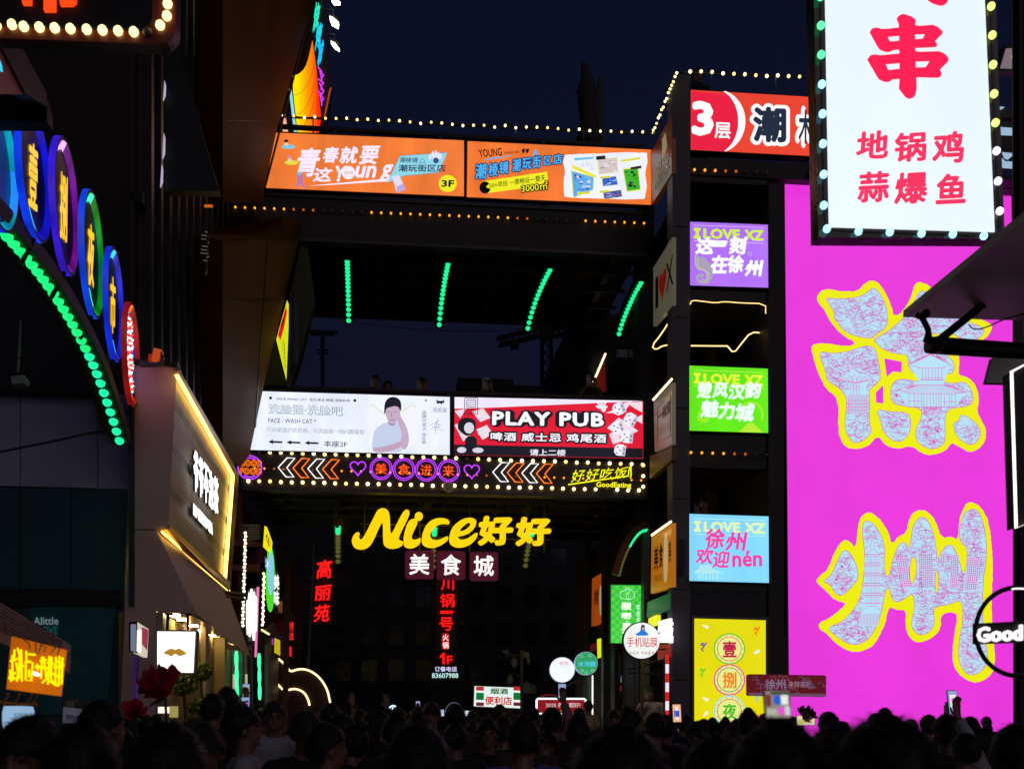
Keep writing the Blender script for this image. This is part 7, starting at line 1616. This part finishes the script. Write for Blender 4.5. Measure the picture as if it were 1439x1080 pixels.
def figure(ra, la, yaw=0, pitch=0):
    key = (ra, la, yaw, pitch)
    if key in PM_CACHE: return PM_CACHE[key]
    B = body_parts(ra, la); V = []; Fc = []
    def add(v, f): b = len(V); V.extend(v); Fc.extend([[b + i for i in q] for q in f])
    for nm, a, b, r1, r2, fl in B: add(*capsule(a, b, r1, r2, 8 if nm == 'finger' else 14, fl))
    X = headxf(yaw, pitch)
    for c, r in (((0, -.008, 1.635), (.076, .096, .098)), ((0, .028, 1.575), (.056, .062, .068)), ((0, .048, 1.535), (.032, .036, .026)), ((0, .093, 1.60), (.013, .020, .012)), ((0, .086, 1.622), (.009, .014, .026)), ((.077, -.005, 1.607), (.011, .020, .031)), ((-.077, -.005, 1.607), (.011, .020, .031)), ((0, .072, 1.652), (.052, .022, .014)), ((0, .078, 1.568), (.022, .014, .010))):
        v, f = ellipsoid(c, r); add([X(p) for p in v], f)
    me = evalmesh(V, Fc, .0088, .22)
    if not me.materials: me.materials.append(M_SKIN)
    me.materials[0] = M_SKIN
    # clothing taken from the body surface
    def near(p):
        best = None; bd = 9
        for nm, a, b, r1, r2, fl in B:
            a = Vector(a); b = Vector(b); ab = b - a; t = max(0, min(1, (p - a).dot(ab) / max(1e-9, ab.dot(ab)))); d = (p - a - ab * t).length - (r1 + (r2 - r1) * t)
            if d < bd: bd = d; best = (nm, t)
        return best
    cls = [near(p.center) if p.center.z < 1.50 or abs(p.center.x) > .1 or p.center.y > .17 else ('head', 0) for p in me.polygons]
    def garment(fn, off, folds=.006):
        idx = [i for i, c in enumerate(cls) if fn(c, me.polygons[i].center)]; vm = {}; VV = []; FF = []
        for i in idx:
            f = []
            for vi in me.polygons[i].vertices:
                if vi not in vm:
                    v = me.vertices[vi]; vm[vi] = len(VV); n_f = noise.noise(v.co * 9) * folds + noise.noise(Vector((v.co.x * 5, v.co.y * 5, v.co.z * 22))) * folds * .8; VV.append(v.co + v.normal * (off + n_f))
                f.append(vm[vi])
            FF.append(f)
        g = bpy.data.meshes.new('garment'); g.from_pydata(VV, [], FF); g.shade_smooth(); g.materials.append(M_DARK); return g
    neckcut = lambda c: not (c.z > 1.455 and abs(c.x) < .085 and c.y < .17)
    G = {'body': me,
         'tee': garment(lambda c, p: (c[0] in ('belly', 'chest', 'yoke', 'neck', 'hips') and p.z > .93 and neckcut(p)) or (c[0] == 'upperarm' and c[1] < .72), .013),
         'jacket': garment(lambda c, p: (c[0] in ('belly', 'chest', 'yoke', 'neck', 'hips') and p.z > .90 and neckcut(p)) or c[0] == 'upperarm' or (c[0] == 'forearm' and c[1] < .93), .020, .010),
         'trousers': garment(lambda c, p: (c[0] in ('hips', 'belly', 'thigh') and p.z < .99) or (c[0] == 'shin' and c[1] < .93), .010),
         'shoes': garment(lambda c, p: c[0] == 'foot' or (c[0] == 'shin' and c[1] > .93), .008, 0)}
    PM_CACHE[key] = (G, X); return PM_CACHE[key]
HC = {}
def hairmesh(style, key, X):
    k = (style, key)
    if k in HC: return HC[k]
    V = []; Fc = []; K, Mm = 48, 34
    for i in range(Mm + 1):
        t = PI * i / Mm
        for q in range(K):
            a = q * 2 * PI / K; d = Vector((math.sin(t) * math.cos(a), math.sin(t) * math.sin(a), math.cos(t)))
            r = Vector((.092, .112, .118)); c = Vector((0, -.012, 1.635)); nz = noise.noise(Vector((d.x * 7, d.y * 7, d.z * 2.2)) + Vector(((0 if style == 'cap' else style) * 9, 0, 0)))
            f = 1 + .05 * nz + .02 * noise.noise(d * 20)
            if style == 'cap': f = 1.03
            p = c + Vector((d.x * r.x, d.y * r.y, d.z * r.z)) * f
            hl = 1.668 if style in (0, 2, 4) else 1.650
            if style == 'cap': hl = 1.66
            face = p.y > .015 and p.z < hl + (.02 if style == 0 else 0) * nz * 4
            sidecut = p.z < 1.60 and p.y > -.045
            low = p.z < 1.545
            if style in (2, 4) and not face:
                if p.z < 1.60: p.z = 1.60 + (p.z - 1.60) * (2.6 if style == 2 else 1.0); p.y = min(p.y, -.02); p.x *= 1.12 if style == 2 else 1
            else:
                n2 = nz * .012
                ss = lambda x, w: max(0.0, min(1.0, x / w))
                yy = p.y; zc_ = 1.556 if yy < -.075 else 1.556 + .046 * (yy + .075) / .045 if yy < -.03 else 1.602 + (hl - 1.602) * min(1, (yy + .03) / .085)
                kk = ss(zc_ + n2 - p.z, .016)
                kk = kk * kk * (3 - 2 * kk); p = c + (p - c) * (1 - .30 * kk)
            V.append(X(p))
    for i in range(Mm):
        for q in range(K): Fc.append([i * K + q, (i + 1) * K + q, (i + 1) * K + (q + 1) % K, i * K + (q + 1) % K])
    if style != 'cap':   # loose strands that break the outline
        rh = random.Random(style); base_n = len(V)
        for _ in range(800):
            i = rh.randint(1, Mm - 10); q = rh.randint(0, K - 1); p0 = V[i * K + q]; cc = X((0, -.012, 1.635)); nrm = (p0 - cc).normalized()
            if (p0 - cc).length < .088: continue
            dn = (Vector((rh.gauss(0, .5), rh.gauss(-.1, .5), -1)) - nrm * (-nrm.z) * 1.0).normalized(); l = rh.uniform(.02, .065); sd = dn.cross(nrm).normalized() * .003
            b = len(V); V += [p0 - nrm * .004 - sd, p0 - nrm * .004 + sd, p0 + dn * l + nrm * rh.uniform(.0, .016)]; Fc.append([b, b + 1, b + 2])
    if style == 4: v, f = ellipsoid((0, -.09, 1.74), (.042, .042, .04), 12, 8); b = len(V); V += [X(p) for p in v]; Fc += [[b + i for i in q] for q in f]
    if style == 'cap':
        b = len(V); n = 12
        for i in range(n + 1):
            a = PI * (.14 + .72 * i / n)
            for rr, z in ((.095, 1.668), (.175, 1.650), (.095, 1.660)): V.append(X((math.cos(a) * rr * .95, -.012 + math.sin(a) * rr * 1.12, z)))
        for i in range(n):
            for j in range(3): Fc.append([b + i * 3 + j, b + i * 3 + (j + 1) % 3, b + i * 3 + 3 + (j + 1) % 3, b + i * 3 + 3 + j])
    me = bpy.data.meshes.new('hair'); me.from_pydata(V, [], Fc); me.shade_smooth(); me.materials.append(M_HAIR); HC[k] = me; return me
EYE = {}
def facebits(key, X):
    if key in EYE: return EYE[key]
    o = []
    for s in (1, -1):
        v, f = ellipsoid((s * .031, .082, 1.632), (.013, .007, .0055), 8, 6); o.append(('eye', v, f, M_EYE)); v, f = ellipsoid((s * .032, .085, 1.650), (.018, .006, .0035), 8, 5); o.append(('eyebrow', v, f, M_HAIR))
    v, f = ellipsoid((0, .088, 1.566), (.022, .006, .005), 10, 6); o.append(('mouth', v, f, M_LIP))
    R = []
    for nm, v, f, m in o: me = bpy.data.meshes.new(nm); me.from_pydata([X(p) for p in v], [], f); me.shade_smooth(); me.materials.append(m); R.append((nm, me))
    mb = MB()
    for s in (1, -1): mb.tube([X((s * .034 + .024 * math.cos(a), .104, 1.632 + .018 * math.sin(a))) for a in [q * PI / 6 for q in range(12)]], .0022, 4, True); mb.tube([X((s * .058, .102, 1.636)), X((s * .082, .0, 1.636))], .002, 4)
    mb.tube([X((-.01, .105, 1.634)), X((.01, .105, 1.634))], .002, 4)
    ge = bpy.data.meshes.new('glasses'); ge.from_pydata(mb.V, [], mb.F); ge.materials.append(matte('glasses_metal', (.3, .3, .3), .25, .8)); R.append(('glasses', ge)); EYE[key] = R; return R
CL = {'black': matte('cloth_black', (.010, .010, .012), .85, 0, .3, 8), 'navy': matte('cloth_navy', (.012, .016, .035), .85, 0, .3, 8), 'white': matte('cloth_white', (.36, .36, .40), .85, 0, .1, 8), 'grey': matte('cloth_grey', (.12, .12, .13), .85, 0, .2, 8), 'cream': matte('cloth_cream', (.6, .55, .36), .85, 0, .1, 8), 'brown': matte('cloth_brown', (.05, .03, .02), .85, 0, .3, 8), 'pink': matte('cloth_pink', (.3, .12, .16), .85, 0, .2, 8), 'blue': matte('cloth_blue', (.06, .07, .3), .85, 0, .2, 8)}
M_CAPW = matte('cap_pale', (.42, .38, .3), .8); M_CAPB = matte('cap_dark', (.012, .012, .014), .8)
def person(u, vtop, t, yaw, label, ra='down', la='down', hair=0, top='jacket', col='black', hy=0, hp=0, base=0.0, group=None, face=False, glasses=False, phone=None, capm=None, fixed=None):
    """yaw: 0 faces away from the camera, 90 faces left, 180 faces the camera"""
    s = (u - U0) / F; x = t * (math.sin(TH) + s * math.cos(TH)); y = t * (math.cos(TH) - s * math.sin(TH)); ztop = ZC + t * (HV - vtop) / F
    sc = fixed or max(.86, min(1.10, (ztop - base) / 1.755)); zb = base if not fixed else ztop - 1.755 * fixed
    key = (ra, la, hy, hp); G, X = figure(*key)
    r = bpy.data.objects.new('person', G['body']); COL.objects.link(r); r.location = (x, y, zb); r.rotation_euler = (0, 0, math.radians(yaw) - TH * 0); r.scale = (sc, sc, sc); WL[r] = Vector((x, y, zb))
    props(r, label, 'person', group)
    def ch(nm, me, m=None):
        o = bpy.data.objects.new(nm, me); COL.objects.link(o); o.parent = r; WL[o] = WL[r]
        if m: o.material_slots[0].link = 'OBJECT'; o.material_slots[0].material = m
    ch('hat' if hair == 'cap' else 'hair', hairmesh(hair, key, X), (capm or M_CAPB) if hair == 'cap' else None)
    ch('jacket' if top == 'jacket' else 'shirt', G[top], CL[col]); ch('trousers', G['trousers'], CL['navy'] if col != 'navy' else CL['black']); ch('shoes', G['shoes'], CL['black'])
    if face:
        for nm, me in facebits(key, X):
            if nm != 'glasses' or glasses: ch(nm, me)
    if phone:
        e, w, d = ARM[ra if ra != 'down' else la]; sg = 1 if ra != 'down' else -1
        lp = Vector((sg * w[0], w[1], w[2])) + Vector((sg * d[0], d[1], d[2])).normalized() * .10 + Vector((0, .035, .015))
        M = Matrix.Rotation(math.radians(yaw), 3, 'Z'); wp = Vector((x, y, zb)) + M @ (lp * sc)
        mkphone(wp, math.radians(yaw), phone)
    return r
PHN = [0]
def mkphone(p, yaw, label, scr='#8ca0c8', s=1.25, land=False, pic=None):
    t = bpy.data.objects.new('phone', None); COL.objects.link(t); t.location = p; t.rotation_euler = (math.radians(-8), math.radians(90) if land else 0, yaw); t.empty_display_size = .05; WL[t] = Vector(p); props(t, label, 'phone', 'phones raised deep in the crowd' if 'deep in the night' in label else None)
    PHN[0] += 1
    def bx(nm, x0, x1, y0, y1, z0, z1, m):
        mb = MB(); mb.box(x0, x1, y0, y1, z0, z1); me = bpy.data.meshes.new(nm); me.from_pydata(mb.V, [], mb.F); me.materials.append(m); o = bpy.data.objects.new(nm, me); COL.objects.link(o); o.parent = t
    w, h = .038, .078
    bx('case', -w, w, -.004, .004, -h, h, matte('phone_case', (.25, .25, .28), .3)); bx('screen', -w * .92, w * .92, -.0052, -.0042, -h * .94, h * .94, E(scr, 1.0)); bx('camera_bump', -.03, .002, .0042, .007, h - .04, h - .008, M_BLACK)
    bx('lens', -.024, -.008, .0072, .009, h - .03, h - .014, M_INK)
    for k, (a_, b_, c_, d_, col) in enumerate(pic or ()): bx('picture_patch', a_, b_, -.0058 - k * .0001, -.0053, c_, d_, E(col, 1.0))
    for k in range(0 if pic else 5): bx('picture_patch', rs.uniform(-.03, 0), rs.uniform(.005, .03), -.0058 - k * .0001, -.0053, rs.uniform(-.06, 0), rs.uniform(.01, .06), E(rs.choice(['#e63ce6', '#f0e8e0', '#1e50c8', '#3c2830', '#c8c850']), 1.0))
    return t

# ---- on the bridges and the tower
dz = lz0 + (lz1 - lz0) * .8
person(527, 526, 21.0, 180, 'dark-haired spectator raising a lit phone, leftmost on the lower footbridge', 'phone', 'phone', 1, fixed=.97, phone='phone with white glow held by the leftmost spectator on the footbridge')
person(545, 534, 21.2, 180, 'short spectator half hidden beside the leftmost one on the lower footbridge', hair=0, fixed=.93)
person(592, 529, 21.0, 180, 'spectator in a dark cap filming above the arrows banner on the footbridge', 'phone', 'phone', 'cap', fixed=.96, phone='phone held by the capped spectator above the arrows banner')
person(683, 529, 20.8, 180, 'spectator in a pale cap with both elbows spread above the PLAY PUB banner', 'phone', 'phone', 'cap', top='tee', fixed=.96, capm=M_CAPW, face=True, phone='white phone held before the pale-capped spectator on the footbridge')
person(827, 522, 20.8, 180, 'bare-armed spectator with spread elbows at the right end of the lower footbridge', 'phone', 'phone', 0, top='tee', fixed=1.0, face=True, phone='phone held by the bare-armed spectator at the footbridge right end')
person(990, 698, 19.2, 150, 'spectator filming over the edge of the blue screen on the tower landing', 'phone', 'phone', 0, fixed=.97, face=True, phone='phone held by the spectator above the blue screen')
person(981, 95, 19.3, 200, 'dark figure standing on the tower roof behind the bulb railing', hair=0, fixed=.98)
# ---- named people in the crowd
person(915, 963.5, 20.0, 160, 'man in a white shirt on the step holding a phone before his mouth', 'face', 'down', 0, 'tee', 'white', base=.38, face=True, phone='dark phone held by the man in white on the step')
person(826, 983, 22.5, 20, 'man in a cream shirt seen from behind beside the 2025 banner', hair=0, top='tee', col='cream', base=.1)
person(345, 989, 5.9, -80, 'young man in profile with glasses and a white shirt, looking right', hair=1, top='tee', col='white', hp=.12, face=True, glasses=True)
person(385, 984, 8.6, 190, 'short-haired man with glasses facing the camera left of the cloud sign', hair=0, top='jacket', col='white', face=True, glasses=True)
person(300, 973, 8.9, -20, 'man with swept black hair beside the raised phone at left', hair=0, top='jacket', col='black')
person(320, 964, 9.2, -10, 'person lifting a phone to the face before the green door neon', 'face', 'face', 0, 'jacket', 'black', phone='dark phone raised before the green door neon')
person(464, 988, 8.0, 175, 'woman with a fringe facing the camera under the cloud sign', hair=2, top='jacket', col='brown', face=True)
person(461, 1015, 5.2, -70, 'man with cropped hair seen half from behind, below the cloud sign', hair=0, top='jacket', col='black')
person(428, 996, 5.9, 200, 'person in a dark cap looking down, left of the cropped-haired man', hair='cap', top='jacket', col='black', hp=-.3)
person(291, 1022, 5.0, 185, 'man with black fringe and glasses facing the camera at lower left', hair=1, col='black', face=True, glasses=True)
person(42, 1003, 2.75, 165, 'large blurred head facing the camera in the lower left corner', hair=1, col='brown', face=True)
person(147, 983, 4.9, -50, 'man with thick black hair turned right, in front of the teal wall', hair=0, col='black')
person(118, 1012, 2.6, 10, 'large dark head close to the camera under the stall sign', hair=0, col='black')
person(238, 1013, 2.35, -5, 'large dark head close to the camera under the red roses', hair=2, col='black')
person(560, 992, 12.0, -30, 'bald-fronted man beside the small round lit logo', hair=0, col='grey')
person(575, 1000, 15.0, 180, 'small pale face next to the warm counter light', hair=0, col='grey', face=True)
person(606, 985, 10.4, 170, 'tall dark-haired man turned to the camera right of the warm counter light', hair=1, col='black', face=True)
person(640, 988, 10.4, 5, 'person wearing headphones holding up a phone in a sparkling case', 'phone', 'down', 0, 'jacket', 'brown', phone='phone in a sparkling pink case under the phone number sign')
person(588, 1012, 2.9, 175, 'large blurred head bent toward the camera, centre left', hair=1, col='brown', hp=-.35, face=True)
person(685, 1008, 8.0, 178, 'pale-faced man under the convenience shop sign', hair=0, col='black', face=True)
person(735, 1005, 5.6, 5, 'broad dark head at the foot of the camera pole', hair=0, col='blue')
person(770, 1001, 10.0, 0, 'dark-haired spectator in front of the 2025 banner raising an arm', 'high', 'down', 0, 'jacket', 'pink', phone='dark violet phone raised in front of the 2025 banner')
person(768, 1026, 7.4, 150, 'woman with glasses and a pale face looking down left of centre', hair=2, col='black', face=True, glasses=True)
person(811, 1005, 7.2, 0, 'round dark head seen from behind right of the woman with glasses', hair=0, col='black')
person(888, 994, 8.7, -60, 'man with swept hair turned right below the 78 poster', hair=0, col='black')
person(862, 996, 12.0, 170, 'small head beside the green pillar', hair=0, col='black', face=True)
person(920, 1000, 9.0, 5, 'dark head directly under the man in white', hair=1, col='black')
person(935, 1003, 9.5, 0, 'person with a pale sleeve lifting a bright phone by the tower foot', 'down', 'phone', 0, 'jacket', 'grey', phone=None)
mkphone(PY(9).pt(951, 1001), .1, 'bright phone lifted by the tower foot', '#f0b48c')
person(870, 1018, 1.75, 0, 'huge dark blurred head in the middle foreground', hair=1, col='black')
person(1090, 1011, 1.9, 4, 'huge dark blurred head in front of the yellow light box', hair=1, col='black')
person(1010, 1032, 2.2, -8, 'large dark head left of the yellow light box foot', hair=2, col='black')
ph = mkphone(PY(2.35).pt(1092, 989), .12, 'large blurred phone with a bright picture held above the foreground head', '#8c8478', pic=((-.034, -.02, -.01, .055, '#6e2832'), (-.012, .008, .0, .05, '#1e5ad2'), (.010, .030, .0, .052, '#e6ebe6'), (-.02, .034, .056, .068, '#101018'), (.0, .018, -.055, -.015, '#e650dc'), (-.034, -.004, -.06, -.025, '#aab4a0'), (.02, .034, -.06, -.01, '#c8d2c8')))
ph.scale = (.82, .82, .40)
person(1240, 1005, 1.75, 3, 'huge dark blurred head before the magenta wall', hair=1, col='black')
person(1175, 1019, 2.0, 0, 'large dark head between the two huge blurred ones at right', hair=0, col='black')
person(1425, 1016, 3.9, -5, 'dark head at the lower right corner', hair=2, col='black')
person(1355, 1033, 6.6, 15, 'person in a pale jacket raising an arm with a phone before the magenta wall', 'high', 'down', 0, 'jacket', 'white', phone='pale phone held high before the magenta wall')
mkphone(PY(8).pt(1132, 1011), 0, 'phone with a bright picture held in front of the right rose', '#e6dcb4', land=True)
for u, v, t_, l in ((1229, 1001, 13, 'leftmost'), (1254, 1004, 12.2, 'second from the left'), (1279, 1009, 12.5, 'middle'), (1304, 1003, 11.3, 'second from the right'), (1338, 1007, 13, 'rightmost')):
    person(u, v, t_, 0 if u < 1330 else -30, 'round dark head cut out against the magenta wall, ' + l + ' of five', hair=0, col='black', group='heads against the magenta wall')
for u, v, t_, l in ((978, 1015, 12, 'left'), (1000, 1009, 12, 'middle'), (1016, 1012, 13, 'right')):
    person(u, v, t_, 0, 'small dark head before the yellow light box, ' + l + ' one of three', hair=0, col='black', group='heads against the yellow light box')
# ---- the rest of the crowd, nothing in the photo tells these dark heads apart
rc = random.Random(21)
for k in range(84):
    t_ = rc.choice((6.5, 7.5, 9, 10.5, 12, 13.5, 15, 17, 19)); u = rc.uniform(150, 1040) if k < 66 else rc.uniform(1040, 1420)
    v = rc.uniform(988, 1010) + (9 if t_ < 8 else 0) + (12 if 900 < u <= 1040 else 0) + (4 if u > 1040 else 0)
    turn = rc.choice((0, 0, 0, 0, 20, -25, 60, -70, 180))
    up_ = t_ > 9 and rc.random() < .4
    person(u, v, t_ + rc.uniform(-.5, .5), turn + rc.uniform(-8, 8), 'dark-haired spectator in dark clothes deep in the night crowd', rc.choice(('phone', 'high', 'face')) if up_ else 'down', 'down', rc.choice((0, 0, 1, 2, 0, 4)), rc.choice(('jacket', 'tee')), rc.choice(('black', 'black', 'navy', 'brown')), group='dark heads deep in the crowd', phone='phone raised by a spectator deep in the night crowd' if up_ and k % 2 else None)
